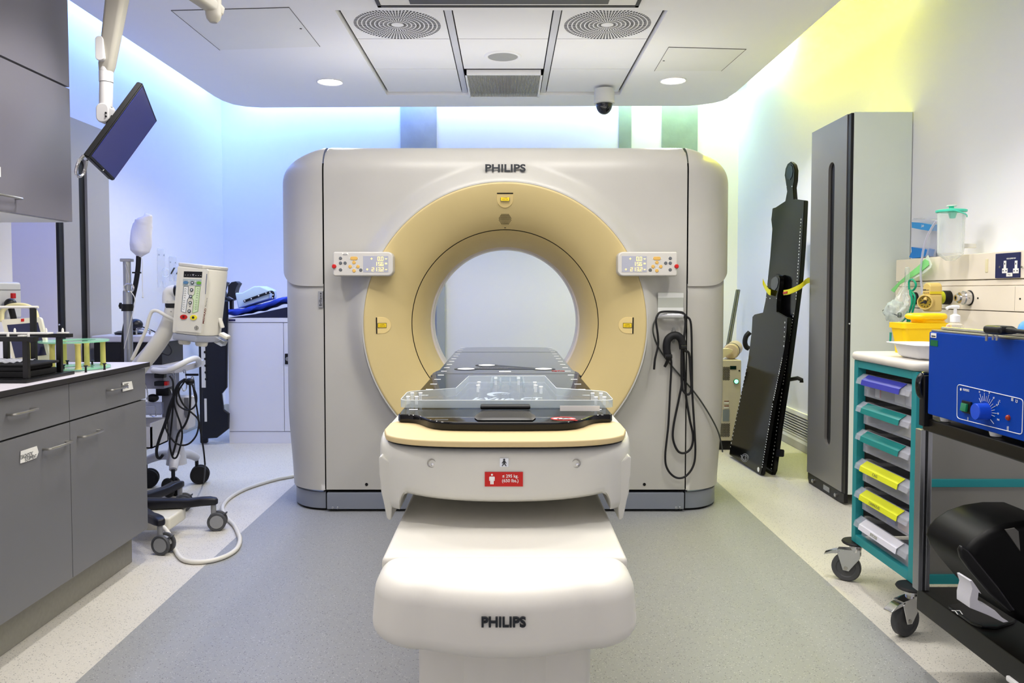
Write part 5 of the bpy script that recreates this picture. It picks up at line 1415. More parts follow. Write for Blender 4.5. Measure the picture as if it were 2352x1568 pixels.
# ---- black unit and white tray on the trolley top
y0_ = 4.50
a, b_ = PY(250, 786, y0_), PY(372, 830, y0_)
o = MB().span((TX0 + .02, y0_, TZ_ + .0005), (b_.x, y0_ + .3, a.z), .006, 2).build('black_unit', mat('unit_black', '#17171b', .4), smooth=40)
tag(o, 'black boxy unit standing on the trolley beneath the pale tray', 'equipment')
zt2_ = PY(300, 771, y0_).z
o = MB().span((TX0 + .01, y0_ - .01, a.z + .0005), (b_.x + .02, y0_ + .31, zt2_), .008, 3).build('pale_tray', mat('tray_lilac', '#c9c8d2', .45))
tag(o, 'pale grey slab lying on the black unit', 'tray')
t = thing('black_headset', 'black rounded padded pad with a flat base, on the pale grey slab', 'pad', tuple(PY(310, 770, 4.6)))
p = PY(311, 757, 4.62); p.z = zt2_ + .0585; MB().ball((p.x, p.y, p.z), .042, (1.0, 1.0, .85), 22, 14).build('pad', M_leg, t)
a = PY(262, 763, 4.60); MB().lathe([(0, zt2_ + .001), (.075, zt2_ + .001), (.08, zt2_ + .012), (.06, zt2_ + .02), (0, zt2_ + .022)], (PY(296, 765, 4.66).x, 4.66, 0), 'z', 26).build('base_disc', M_black, t)
m = MB().tube(smooth_path([PY(326, 750, 4.57), PY(345, 757, 4.52), PY(365, 768, 4.485), PY(385, 788, 4.47), PY(394, 805, 4.47), PY(388, 815, 4.47), PY(375, 812, 4.47), PY(366, 808, 4.47)], 8), .0036, 6).build('black_lead', M_rubber); tag(m, 'thin black lead curling down from the padded pad', 'lead')
m = MB().tube(smooth_path([PY(314, 768, 4.48), PY(314, 757, 4.48), PY(318, 755, 4.48), PY(340, 757, 4.48), PY(344, 759, 4.48), PY(344, 768, 4.48)], 5), .0055, 8).build('steel_hoop', M_chrome); tag(m, 'small bent steel hoop on the pale grey slab', 'hoop')

# ---- clear holders on the blue-lit wall
def holder(x0, y0, x1, y1, lab, hook):
    A, B = PX(x0, y0, XL), PX(x1, y1, XL)
    t = thing('wall_mount_holder', lab, 'holder', tuple((A + B) / 2))
    ya, yb_ = sorted((A.y, B.y))
    w = yb_ - ya; h = A.z - B.z
    q = [(ya, B.z), (ya + w * .28, B.z), (ya + w * .35, B.z + .05), (ya + w * .65, B.z + .05), (ya + w * .72, B.z), (yb_, B.z)] + [(yb_ - .015 + .015 * math.cos(a), A.z - .015 + .015 * math.sin(a)) for a in (0, PI / 4, PI / 2)] + [(ya + .015 + .015 * math.cos(a), A.z - .015 + .015 * math.sin(a)) for a in (PI / 2, PI * .75, PI)]
    MB().prism(q, 'x', XL + .002, XL + .008, .001, 1).build('back_plate', clear('holder_clear', '#f0f2fa', .10, .6), t)
    zc_ = A.z - h * .62
    MB().tube([(XL + .04 + .03 * math.cos(a), ya + w * .5, zc_ + .035 * math.sin(a)) for a in [2 * PI * k / 20 for k in range(20)]], .006, 6, closed=True).build('ring', M_clr, t)
    m = MB(); 
    for yy in (ya + w * .15, yb_ - w * .15): m.disc((XL + .009, yy, A.z - .05), .006, 'x', .004, 10)
    m.build('screws', M_steel, t)
    if hook:
        m = MB()
        for dy in (-.05, .06): m.tube([(XL + .02, ya + w * .5 + dy - .02, zc_ - .02), (XL + .03, ya + w * .5 + dy + .02, zc_ + .03)], .006, 6)
        m.build('black_grip', M_black, t)
holder(360, 570, 378, 660, 'tall clear acrylic holder on the wall above the trolley', False)
holder(387, 588, 404, 645, 'short clear acrylic holder with black grips, on the wall beside a taller one', True)

# ---- white cupboard at the back
CY = 6.27
cl = PY(525, 900, CY).x; cz = PY(590, 730, CY).z; cr = -1.33
W_ = thing('metal_cupboard', 'low white double-door metal cupboard standing behind the scanner on the blue-lit side', 'cupboard', ((cl + cr) / 2, CY + .22, 0))
M_cup = mat('cupboard_white', '#e6e6ee', .42, vary=.01)
MB().span((cl + .002, CY + .018, 0), (cr, CY + .45, cz - .03)).build('carcass', M_cup, W_, smooth=0)
MB().span((cl - .003, CY - .004, cz - .035), (cr + .003, CY + .453, cz), .003).build('top', M_cup, W_)
zp = PY(590, 990, CY).z; xs_ = PY(652, 850, CY).x
pl_ = MB().span((cl, CY + .004, 0), (cr, CY + .02, zp - .004), .001).build('plinth', M_cup, W_)
zd = PY(590, 741, CY).z
MB().span((cl + .002, CY, zp), (xs_ - .002, CY + .018, zd), .0015).build('door', M_cup, W_)
d = MB().span((xs_ + .002, CY, zp), (cr - .002, CY + .018, zd), .0015).build('door', M_cup, W_)
p = PY(658, 824, CY); k = MB().span((p.x - .012, CY - .008, p.z - .043), (p.x + .03, CY, p.z + .043), .004).build('lock_plate', M_black, d)
MB().lathe([(0, -.014), (.016, -.012), (.018, -.006), (0, -.006)], (p.x + .012, CY, p.z), 'y', 18).build('lock', M_steel, k)
a, b_ = PY(526, 733, CY), PY(541, 737, CY); nb = MB().span((a.x, CY - .007, b_.z), (b_.x, CY - .003, a.z)).build('name_plate', mat('plate_violet', '#2c2a5a', .4), W_, smooth=0)
# padded wedge with blue cover
M_blue = mat('royal_blue_cloth', '#1b3bb0', .6, bump=.5, bscale=12); M_navy = mat('navy_vinyl', '#1d2140', .5)
wy0, wy1 = CY + .03, CY + .40
a, b_ = PY(514, 727, wy0), PY(664, 688, wy0)
o = MB().prism([(a.x + .03, cz + .001), (b_.x + .12, cz + .001), (b_.x + .12, b_.z - .03), (a.x + .25, cz + .03)], 'y', wy0, wy1, .006).build('foam_wedge', M_navy); tag(o, 'navy foam wedge on top of the white cupboard', 'wedge')
def cov(u, v):
    s = u * 1.0; th = .034
    x = a.x + .0 + (b_.x + .13 - a.x) * s
    base = cz + .012 + max(0, (s - .18)) * (b_.z - cz + .03) * 1.02
    k = 2 * PI * v
    return Vector((x, (wy0 + wy1) / 2 + (.21) * math.copysign(abs(math.cos(k)) ** .5, math.cos(k)), base + .013 + th * .55 + th * .8 * math.copysign(abs(math.sin(k)) ** .6, math.sin(k)) * (.8 + .2 * math.sin(s * 17 + v * 9)) + .004 * math.sin(s * 40 + k * 3)))
m = MB().grid(cov, 40, 24); n = 24
m.f.append(tuple(range(n))); m.f.append(tuple(range(39 * n, 40 * n))[::-1])
o = m.build('blue_cushion', M_blue, smooth=70); tag(o, 'wrinkled royal blue padded mat lying sloped on the navy wedge', 'mat')
# pale blue moulded headrest with black rim
t = thing('headrest', 'pale blue moulded headrest with a black edge strip, lying on the royal blue mat', 'headrest', tuple(PY(595, 695, CY + .15)))
hy = CY + .16
top_ = [(549, 676), (565, 676), (580, 668), (592, 661), (606, 661), (618, 666), (628, 671)]
bot_ = [(556, 712), (575, 706), (600, 698), (628, 690)]
q = [PY(x, y - 4, hy) for x, y in top_ + bot_[::-1]]
MB().prism([(p.x, p.z) for p in q], 'y', hy - .10, hy + .10, .012, 3).build('shell', mat('pale_blue', '#cfe3f0', .5), t, smooth=60)
MB().tube(smooth_path([PY(560, 692, hy - .11), PY(585, 683, hy - .11), PY(610, 674, hy - .11), PY(624, 670, hy - .11), PY(628, 676, hy - .11), PY(626, 686, hy - .11)], 5), .010, 8).build('edge_strip', M_black, t)
m = MB()
for x, y in ((562, 691), (577, 686), (594, 679), (611, 673), (620, 671), (627, 677), (626, 684)): m.ball(PY(x, y, hy - .12), .006, u=8, v=6)
m.build('studs', M_print, t)
# black curved brackets
def crescent(cx_, cy_, lab, flip=1, dx=0):
    pts = [(-15, -22), (-4, -24), (4, -22), (0, -12), (-2, 0), (2, 12), (12, 18), (4, 22), (-8, 20), (-15, 12), (-18, 0), (-16, -10)]
    q = [PY(cx_ + x * .62, cy_ + y * .72, CY + .3) for x, y in pts]
    return MB().prism([(p.x, p.z) for p in q], 'y', CY + .26, CY + .34, .004, 2).build('bracket', M_leg, smooth=50)
t = thing('armrest_pair', 'pair of black curved arm supports standing behind the royal blue mat', 'arm support', tuple(PY(530, 690, CY + .3)))
for pts, nm in (([(505, 650), (514, 645), (525, 649), (519, 658), (516, 668), (520, 680), (530, 686), (545, 688), (530, 692), (515, 689), (506, 680)], 'cup'), ([(529, 656), (537, 648), (547, 646), (553, 651), (548, 660), (545, 670), (549, 685), (545, 688), (538, 684), (531, 680), (525, 681), (529, 670)], 'cup')):
    q = [PY(x, y, CY + .3) for x, y in pts]; MB().prism([(p.x, p.z) for p in q], 'y', CY + .24, CY + .34, .004, 2).build(nm, M_leg, t, smooth=50)
p0 = PY(532, 690, CY + .3); MB().span((p0.x - .012, CY + .28, cz + .06), (p0.x + .012, CY + .32, p0.z)).build('stem', M_black, t)
q = PY(521, 712, CY + .06); o = MB().tube([q + Vector((-.006, 0, .03)), q + Vector((.004, 0, -.02))], .007, 8).build('white_peg', M_white); tag(o, 'small white peg at the low end of the royal blue mat', 'peg')
# dark board beside the cupboard
t = thing('positioning_board', 'tall dark navy moulded board standing between the trolley and white cupboard', 'board', tuple(PY(495, 1010, 6.2)))
by = 6.20
q = [(463, 1008), (497, 1006), (524, 985), (525, 950), (512, 940), (508, 905), (520, 890), (522, 690), (463, 690)]
Q = [PY(x, y, by) for x, y in q]; zmin = min(p.z for p in Q)
MB().prism([(p.x, max(.002, p.z - zmin + .002)) for p in rnd2] if False else [(p.x, max(.002, p.z)) for p in Q], 'y', by, by + .04, .012, 3).build('panel', mat('navy_shell', '#10131f', .3), t)
for ya_, yb__ in ((695, 890), (915, 968)):
    A, B = PY(461.5 + (ya_ - 695) * .04, ya_, by - .002), PY(462 + (yb__ - 695) * .035 + 5, yb__, by - .002)
    MB().span((A.x - .004, by - .004, B.z), (B.x - .004, by + .002, A.z), .001).build('white_edge', M_white, t)
m = MB()
for k in range(12):
    y = 700 + k * 15.5; p = PY(466.5 + k * .6, y, by - .005); m.ball(p, .010, (1, .5, 1), 8, 6)
m.build('edge_studs', M_black, t)
a, b_ = PY(455, 700, by + .06), PY(462, 1000, by + .06); MB().span((a.x, by + .05, .004), (PY(468, 900, by).x, by + .09, a.z), .01).build('back_panel', M_leg, t)

# ---- white cable on the floor
pts = [(668, 1094), (640, 1099), (600, 1110), (560, 1124), (530, 1141), (515, 1156), (511, 1170), (520, 1188), (537, 1205), (546, 1222), (551, 1240), (543, 1260), (520, 1276), (485, 1287), (445, 1290), (418, 1283), (402, 1262)]
P_ = [PZ(x, y, .0115) for x, y in pts] + [PY(395, 1242, 3.70), PY(386, 1223, 3.72), PY(372, 1208, 3.74), PY(352, 1199, 3.765)]
P_ = [PZ(705, 1084, .0115)] + P_
o = MB().tube(smooth_path(P_, 8), .0105, 12).build('white_cable', mat('cable_white', '#dcd9cf', .45)); tag(o, 'thick white cable snaking over the floor from the scanner to the injector stand', 'cable')
# ================================================================== RIGHT SIDE
def plane3(a, b, c):
    a, b, c = Vector(a), Vector(b), Vector(c); n = (b - a).cross(c - a).normalized()
    if n.dot(EYE - a) < 0: n = -n
    return a, n
def onpl(pl_, px, py, off=0.0):
    a, n = pl_; d = _ray(px, py); return EYE + d * (((a + n * off) - EYE).dot(n) / d.dot(n))
def polyslab(pl_, pts, th, nm, mm, par, off=0.0, bev=.004):
    a, n = pl_; bm = bmesh.new()
    A = [bm.verts.new(onpl(pl_, x, y, off)) for x, y in pts]; B = [bm.verts.new(v.co - n * th) for v in A]
    k = len(A); bm.faces.new(A); bm.faces.new(B[::-1])
    for i in range(k): bm.faces.new((A[i], B[i], B[(i + 1) % k], A[(i + 1) % k]))
    bmesh.ops.recalc_face_normals(bm, faces=bm.faces[:])
    if bev:
        E = [e for e in bm.edges if len(e.link_faces) == 2 and any(len(f.verts) == k for f in e.link_faces) and e.calc_face_angle(0) > .6]
        bmesh.ops.bevel(bm, geom=E, offset=bev, segments=2, affect='EDGES', clamp_overlap=True)
    m_ = MB(); m_._bm(bm); return m_.build(nm, mm, par, smooth=40)
def dots(pl_, segs, nm, par, w=.009, h=.009, seed=1):
    rnd_ = random.Random(seed); m_ = MB(); a, n = pl_
    for (x0, y0, x1, y1, k) in segs:
        for i in range(k):
            t_ = (i + .5) / k; p = onpl(pl_, x0 + (x1 - x0) * t_, y0 + (y1 - y0) * t_, .0006)
            q = onpl(pl_, x0 + (x1 - x0) * (t_ + .01) + 1.5, y0 + (y1 - y0) * (t_ + .01), .0006)
            F = frame(p, Vector((0, 1, 0)) - n * n.y, (0, 0, 1)); ww = w * rnd_.uniform(.5, 1.2)
            m_.box((0, 0, 0), (ww, h * rnd_.uniform(.5, 1.3), .001), M=F)
    o_ = m_.build(nm, M_print, par, smooth=0); o_['kind'] = 'stuff'; return o_
# ---- two black couch-top boards leaning by the wall
M_brd = mat('board_black', '#08080a', .12, spec=.35)
PT = plane3((1.735, 5.80, 0), (1.76, 5.21, 0), (1.99, 5.25, 1.83))
t = thing('couch_top_board', 'tall glossy black couch-top board leaning towards the wall, topped by a rounded head piece', 'board', (1.75, 5.5, 0))
out_ = [(1774, 478), (1780.6, 476), (1803.5, 461), (1807.4, 440), (1804, 416), (1801.8, 403), (1804, 387), (1809, 375.5), (1815.5, 370.7), (1822, 377), (1825, 389.5), (1824, 413.6), (1821, 429.6), (1823, 456.4), (1847, 459.7), (1846, 486), (1842, 560), (1836, 640), (1823, 740), (1806, 870), (1789, 980), (1776, 1080), (1771, 1091), (1686, 1049), (1690, 1040), (1722, 880), (1747, 740), (1758, 690), (1768.6, 590), (1773.4, 526), (1771, 505)]
polyslab(PT, out_, .03, 'board', M_brd, t)
polyslab(PT, [(1805, 401), (1807, 388), (1811, 380), (1815.5, 377), (1820, 382), (1821, 392), (1819, 405), (1814, 414), (1808, 412)], .006, 'head_cup', mat('cup_blue', '#11142c', .06, coat=.6), t, .003, .003)
dots(PT, [(1771, 520, 1760, 690, 12), (1840, 500, 1828, 690, 26), (1823, 716, 1798, 885, 24), (1797, 890, 1771, 1080, 22), (1818, 428, 1820, 428, 1), (1806, 428, 1807, 428, 1)], 'index_dots', t, seed=2)
polyslab(PT, [(1783, 1031), (1792, 1031), (1791, 1048), (1781, 1048)], .03, 'latch', M_black, t, .01)
PF = plane3((1.632, 5.82, 0), (1.670, 5.24, 0), (1.840, 5.25, 1.045))
t = thing('couch_top_board', 'shorter glossy black couch-top board standing in front of the tall leaning one', 'board', (1.68, 5.5, 0))
out_ = [(1674.6, 1043.5), (1679.6, 1007), (1702.6, 900), (1718, 827), (1726, 762), (1728, 727), (1732, 722), (1757, 716), (1766, 668), (1767, 649), (1769, 640), (1774, 631), (1782, 628), (1789, 631), (1792, 639), (1790, 660), (1786, 678), (1784, 700), (1784, 715), (1809, 729), (1807, 760), (1802, 800), (1794, 840), (1775, 923), (1756, 1038), (1748, 1087), (1746, 1089.5)]
polyslab(PF, out_, .03, 'board', M_brd, t)
polyslab(PF, [(1770, 655), (1771, 642), (1776, 636), (1782, 634), (1787, 638), (1788, 648), (1785, 660), (1779, 668), (1772, 666)], .006, 'head_cup', mat('cup_blue', '#11142c', .06), t, .003, .003)
dots(PF, [(1724, 770, 1718, 827, 6), (1716, 840, 1677, 1030, 22), (1803, 735, 1800, 800, 6), (1797, 820, 1776, 920, 20), (1775, 925, 1750, 1075, 26), (1768, 685, 1769, 685, 1), (1783, 685, 1784, 685, 1)], 'index_dots', t, seed=3)
ring_c = (1711, 1051)
m = MB()
for r in (9, 6):
    m.tube([onpl(PF, ring_c[0] + r * .9 * math.cos(a), ring_c[1] + r * math.sin(a), .001) for a in [2 * PI * k / 20 for k in range(20)]], .002, 5, closed=True)
for x0, y0, x1, y1 in ((1702, 1045, 1708, 1056), (1708, 1045, 1702, 1054), (1712, 1046, 1712, 1056)): m.tube([onpl(PF, x0, y0, .001), onpl(PF, x1, y1, .001)], .0025, 5)
m.build('round_mark', mat('mark_grey', '#8f9094', .5), t, smooth=0)
p = onpl(PF, 1742, 1078, .003); a_, n_ = PF
MB().disc((0, 0, 0), .016, 'z', .004, 14, M=frame(p, Vector((0, 1, 0)) - n_ * n_.y, (0, 0, 1))).build('corner_disc', M_print, t)
# yellow strap
t = thing('yellow_strap', 'bright yellow strap with red ends holding the tall black board', 'strap', tuple(onpl(PT, 1800, 660, .05)))
M_strap = mat('strap_yellow', '#e6dc1e', .55); 
def ribbon(pts, w, nm, mm, par):
    P_ = smooth_path(pts, 6); vs = []; fs = []
    for i, p in enumerate(P_): vs += [p + Vector((0, 0, w / 2)), p - Vector((0, 0, w / 2))]
    for i in range(len(P_) - 1): fs.append((2 * i, 2 * i + 1, 2 * i + 3, 2 * i + 2))
    return MB().add(vs, fs).build(nm, mm, par, smooth=60, solid=.003)
ribbon([onpl(PT, 1800, 672, .07), onpl(PT, 1815, 669, .08), onpl(PT, 1838, 658, .06), onpl(PT, 1852, 646, .02), PY(1862, 643, 5.3)], .034, 'right_band', M_strap, t)
ribbon([PY(1752, 646, 5.72), onpl(PT, 1756, 655, .03), onpl(PT, 1764, 668, .06), onpl(PT, 1770, 672, .07)], .04, 'left_band', M_strap, t)
ribbon([PY(1855, 644, 5.3) + Vector((-.004, -.004, 0)), PY(1862.5, 643, 5.3) + Vector((-.004, -.004, 0))], .036, 'red_end', M_red, t)
ribbon([onpl(PT, 1799, 673, .074), onpl(PT, 1808, 671, .082)], .014, 'red_end', M_red, t)

# black clip sticking out beside the tall board
o = MB().tube([PY(1800, 868, 5.35), PY(1815, 871, 5.3), PY(1832, 868, 5.28), PY(1841, 872, 5.27), PY(1841, 878, 5.27)], .014, 8).build('black_clip', M_black); tag(o, 'black clip jutting out sideways behind the tall black board', 'clip')

# ---- wall vent low on the right wall
t = thing('wall_vent', 'white slatted vent low on the wall between the black boards and tall cabinet', 'vent', (XR - .03, 6.0, .05))
va, vb = 5.45, 6.75
MB().span((XR - .02, va, .262), (XR - .0005, vb, .295), .003).span((XR - .02, va, .06), (XR - .0005, vb, .085), .003).build('frame', M_ceil, t)
MB().span((XR - .006, va, .08), (XR - .001, vb, .27)).build('backing', mat('vent_shadow', '#8b8a88', .8), t, smooth=0)
m = MB()
for k in range(9): m.box((XR - .013, (va + vb) / 2, .097 + k * .0205), (.016, vb - va, .004), (0, .6, 0))
m.build('slats', M_ceil, t, smooth=0)

# ---- beige cooling unit
CYY = 6.0
cx0, cx1 = 1.36, PY(1703, 827, CYY).x; ct = PY(1690, 827, CYY).z; cp_ = PY(1690, 1012, CYY).z
t = thing('cooling_unit', 'cream metal cooling unit with a glowing green button, behind the scanner and the black boards', 'cooling unit', ((cx0 + cx1) / 2, CYY + .25, 0))
M_chil = mat('chiller_cream', '#d3cab6', .45)
MB().span((cx0, CYY, cp_), (cx1, CYY + .45, ct), .006).build('casing', M_chil, t)
MB().span((cx0 + .01, CYY + .02, 0), (cx1 - .01, CYY + .44, cp_)).build('plinth', M_black, t, smooth=0)
def perf(x0, y0, x1, y1):
    A, B = PY(x0, y0, CYY), PY(x1, y1, CYY); m = MB(); k = 0
    z = B.z
    while z < A.z:
        x = A.x + (.006 if k % 2 else 0)
        while x < B.x: m.box((x, CYY - .0005, z), (.0065, .001, .0065), (0, PI / 4, 0)); x += .0125
        z += .0065; k += 1
    o_ = m.build('perforation', M_dark, t, smooth=0); o_['kind'] = 'stuff'
perf(1640, 842, 1676, 872); perf(1640, 972, 1676, 1002)
def pl2(x0, y0, x1, y1, nm, mm, d=.003):
    A, B = PY(x0, y0, CYY), PY(x1, y1, CYY); return MB().span((A.x, CYY - d, B.z), (B.x, CYY + .001, A.z), .0008).build(nm, mm, t)
pl2(1677, 840, 1691, 848, 'display', mat('display_green', '#0d2b26', .2))
g = PY(1690.5, 875.5, CYY); MB().lathe([(.02, 0), (.021, -.008), (.016, -.010)], (g.x, CYY, g.z), 'y', 24).build('button_rim', mat('rim_green', '#0f7a4a', .3), t)
MB().lathe([(.016, -.010), (.009, -.013), (0, -.0135)], (g.x, CYY, g.z), 'y', 24).build('button', mat('button_glow', '#baf5da', .3, vary=0, emit='#7dffc0', estr=2.0), t)
for y0_, y1_ in ((920, 927), (931, 938)):
    k = pl2(1663, y0_, 1674, y1_, 'warning_label', M_paper); A, B = PY(1663, y0_, CYY), PY(1674, y0_ + 2, CYY)
    MB().span((A.x, CYY - .0038, B.z), (B.x, CYY - .0028, A.z)).build('label_band', mat('band_brown', '#7a3a1c', .5), k, smooth=0)
pl2(1660, 940, 1675, 967, 'clear_pocket', mat('pocket_grey', '#8f979c', .3))
for x, y in ((1698, 851),): p = PY(x, y, CYY); MB().disc((p.x, CYY - .001, p.z), .006, 'y', .003, 10).build('screw', M_dark, t)
# bolster and wedge on top of it
t = thing('bolster', 'tan cylindrical bolster with a dark band, on the cream cooling unit', 'bolster', tuple(PY(1695, 826, 6.1)))
bz = ct + .062; c0 = Vector((PY(1672, 820, 6.15).x, 6.02, bz)); c1 = Vector((PY(1725, 820, 6.3).x, 6.35, bz))
M_tan = mat('tan_vinyl', '#c9b79c', .5)
MB().lathe([(0, 0), (.05, .002), (.06, .012), (.06, .43), (.05, .44), (0, .442)], (0, 0, 0), 'x', 28, M=frame(c0 + Vector((0, .05, 0)), (.35, .94, 0), (0, 0, 1))).build('roll', M_tan, t)
MB().lathe([(.0605, .05), (.0625, .052), (.0625, .085), (.0605, .087)], (0, 0, 0), 'x', 28, M=frame(c0 + Vector((0, .05, 0)), (.35, .94, 0), (0, 0, 1))).build('band', mat('band_dark', '#4a4238', .6), t)
a_ = PY(1650, 826, 6.02)
q = [PY(x, y, 6.02) for x, y in ((1640, 826), (1640, 806), (1655, 801), (1675, 800), (1684, 803), (1682, 808), (1668, 818), (1655, 826.4))]
o = MB().prism([(p.x, max(p.z, ct + .001)) for p in q], 'y', 6.02, 6.06, .004).build('cream_wedge', mat('cream_foam', '#e3d7b0', .6)); tag(o, 'cream curved foam piece lying on the cooling unit beside the scanner', 'foam')
# grey poles leaning in the corner
t = thing('leaning_pole', 'pair of joined dark grey poles leaning against the end wall corner', 'pole', (1.75, 6.9, 0))
for dx in (0, 5): 
    pa_, pb_ = PY(1693 + dx * .9, 666, 7.3), PY(1662 + dx, 840, 6.9)
    pb2 = pb_ + (pb_ - pa_).normalized() * ((pb_.z - .005) / -(pb_ - pa_).normalized().z)
    MB().tube([pa_, pb2], .011, 12).build('pole', mat('pole_grey', '#5b5c5e', .4, metal=.4), t)
# black padded arm
o = MB().tube(smooth_path([PY(1722, 763, 6.2), PY(1714, 772, 6.2), PY(1711, 785, 6.2), PY(1714, 796, 6.2), PY(1720, 800, 6.2)], 6), .02, 10).build('padded_support', M_rubber); tag(o, 'black curved padded loop peeping out behind the shorter black board', 'padded support')

# ================================================================== BEDHEAD TRUNKING AND WHAT HANGS ON IT
XT = 2.17; TYA, TYB = 2.0, 4.384
def pt(px, py, off=0.0): return PX(px, py, XT - off)
M_trk = mat('trunking_cream', '#eee4d4', .42, vary=.015)
t = thing('bedhead_trunking', 'long cream wall trunking with medical gas outlets above the drawer trolley', 'trunking', (XT, 3.2, .95))
MB().span((XT, TYA, 1.277), (XR, TYB, 1.397), .004).build('upper_channel', M_trk, t)
MB().span((XT + .006, TYA, 1.249), (XR, TYB, 1.274), .002).build('rail', M_trk, t)
MB().span((XT, TYA, 1.136), (XR, TYB, 1.247), .003).build('gas_channel', M_trk, t)
MB().span((XT + .002, TYA, .93), (XR, TYB, 1.133), .003).build('lower_panel', M_trk, t)
for px in (2331,):
    p = pt(px, 690); MB().span((XT - .0006, p.y - .0008, 1.14), (XT + .001, p.y + .0008, 1.243)).build('joint', mat('joint_line', '#b4a999', .6), t, smooth=0)
for px, py in ((2246.5, 684.5), (2343.5, 686)): p = pt(px, py); MB().disc((XT - .001, p.y, p.z), .004, 'x', .003, 10).build('screw', M_dark, t)
p = pt(2266, 610); MB().span((XT - .003, p.y - .012, p.z - .03), (XT + .001, p.y + .006, p.z + .03), .001).build('tab', mat('tab_cream', '#e6ddb8', .5), t)
def outlet(px, py, kind):
    p = pt(px, py); y, z = p.y, p.z
    if kind == 'black':
        k = MB().lathe([(0, XT - .012), (.03, XT - .012), (.033, XT - .008), (.033, XT)], (0, y, z), 'x', 30).build('gas_outlet', M_rubber, t)
    elif kind == 'lime':
        k = MB().lathe([(.034, XT), (.034, XT - .03), (.030, XT - .034), (0, XT - .034)], (0, y, z), 'x', 30).build('gas_outlet', M_rubber, t)
        MB().lathe([(.031, XT - .034), (.031, XT - .048), (.018, XT - .049), (.018, XT - .034)], (0, y, z), 'x', 30).build('lime_ring', mat('lime', '#c8cf2a', .4), k)
    else:
        k = MB().lathe([(.036, XT), (.036, XT - .004), (0, XT - .004)], (0, y, z), 'x', 30).build('gas_outlet', M_rubber, t)
        MB().lathe([(.033, XT - .004), (.033, XT - .03), (.028, XT - .034), (.026, XT - .05), (.016, XT - .052), (.015, XT - .066), (.008, XT - .066), (.008, XT - .05), (0, XT - .05)], (0, y, z), 'x', 30).build('chrome_nose', M_chrome, k)
    return y, z
outlet(2103, 685, 'black'); oy, oz = outlet(2180, 683, 'lime'); outlet(2227, 684, 'chrome')
# double socket
t = thing('double_socket', 'navy double power socket plate with white lettering, set in the cream trunking', 'socket', (XT, 3.39, 1.277))
sy1 = pt(2289, 612).y; sy0 = sy1 - .165
pz1, pz0 = 1.388, 1.280
sp_ = MB().span((XT - .006, sy0, pz0), (XT - .0005, sy1, pz1), .001).build('plate', mat('socket_navy', '#23285a', .35), t)
YZ = lambda y, z, off=.0065: frame((XT - off, y, z), (0, -1, 0), (0, 0, 1))
MB().fit('MEDICAL EQUIPMENT ONLY', .062, .0065, YZ(pt(2326, 593).y, pt(2326, 593.5).z), .0003, .01).build('lettering', M_print, sp_, smooth=0)
for px in (2312, 2337.5):
    y = pt(px, 613).y; z = pt(px, 613).z
    k = MB().prism([(-.0085, .027), (.0085, .027), (.0085, -.006), (.0185, -.006), (.0185, -.027), (-.0185, -.027), (-.0185, -.006), (-.0085, -.006)], 'z', 0, .002, .0008, 1, M=frame((XT - .0062, y, z), (0, -1, 0), (0, 0, 1))).build('socket_face', M_print, sp_)
    for hx, hz_, hw_, hh_ in ((0, .014, .004, .008), (-.010, -.016, .005, .005), (.010, -.016, .005, .005)):
        MB().box((hx, hz_, .0024), (hw_, hh_, .001), M=frame((XT - .0062, y, z), (0, -1, 0), (0, 0, 1))).build('pin_hole', M_dark, k, smooth=0)
p = pt(2322, 630.5); MB().span((XT - .0075, p.y - .020, p.z - .008), (XT - .006, p.y + .020, p.z + .008)).build('label', M_paper, sp_, smooth=0)
MB().fit('Plug', .016, .005, YZ(p.y, p.z, .008), .0002).build('label_print', M_ink, sp_, smooth=0)
for px in (2299.5, 2350): p = pt(px, 613); MB().disc((XT - .0065, p.y, p.z), .005, 'x', .002, 10).build('screw', M_steel, sp_)

# ---- suction jar
jx = 2.085; jp = PX(2184, 540, jx); jy = jp.y
zt_, zb_ = PX(2184, 489, jx).z, PX(2184, 584, jx).z; zd_ = PX(2184, 599, jx).z
t = thing('suction_jar', 'clear suction canister with a teal lid hanging on the cream trunking', 'canister', (jx, jy, zd_))
MB().lathe([(0, zd_), (.02, zd_ + .002), (.04, zb_ - .012), (.054, zb_), (.056, zb_ + .01), (.058, zt_ - .03), (.060, zt_), (.0585, zt_), (.0565, zt_ - .03), (.0545, zb_ + .012), (.05, zb_ + .004), (0, zb_ + .004)], (jx, jy, 0), 'z', 40).build('jar', clear('jar_clear', '#eef3f2', .10, .75, .04), t, smooth=60)
M_teal = mat('teal_lid', '#55d8bd', .4)
lt_ = PX(2184, 480, jx).z
MB().lathe([(.0, zt_ + .004), (.060, zt_ + .002), (.066, zt_ + .004), (.067, zt_ + .012), (.062, lt_ - .004), (.03, lt_), (0, lt_)], (jx, jy, 0), 'z', 40).build('lid', M_teal, t)
MB().lathe([(0, lt_ + .012), (.022, lt_ + .012), (.022, lt_ + .018), (0, lt_ + .02)], (jx, jy - .002, 0), 'z', 20).build('cap', M_white, t)
MB().tube([(jx, jy, lt_ - .002), (jx, jy, lt_ + .013)], .011, 12).build('spout', M_teal, t)
MB().tube(smooth_path([Vector((jx - .04, jy - .05, zt_ + .012)), Vector((jx - .01, jy - .066, zt_ + .002)), Vector((jx + .035, jy - .058, zt_ - .012)), Vector((jx + .062, jy - .02, zt_ - .02))], 6), .0028, 6).build('tie', M_teal, t)
MB().lathe([(0, zt_ - .028), (.012, zt_ - .026), (.02, zt_ + .002), (0, zt_ + .002)], (jx, jy - .01, 0), 'z', 16).build('inlet', M_teal, t)
MB().span((jx + .058, jy - .012, zb_ + .03), (XT + .03, jy + .012, zb_ + .05), .002).build('bracket', M_white, t)

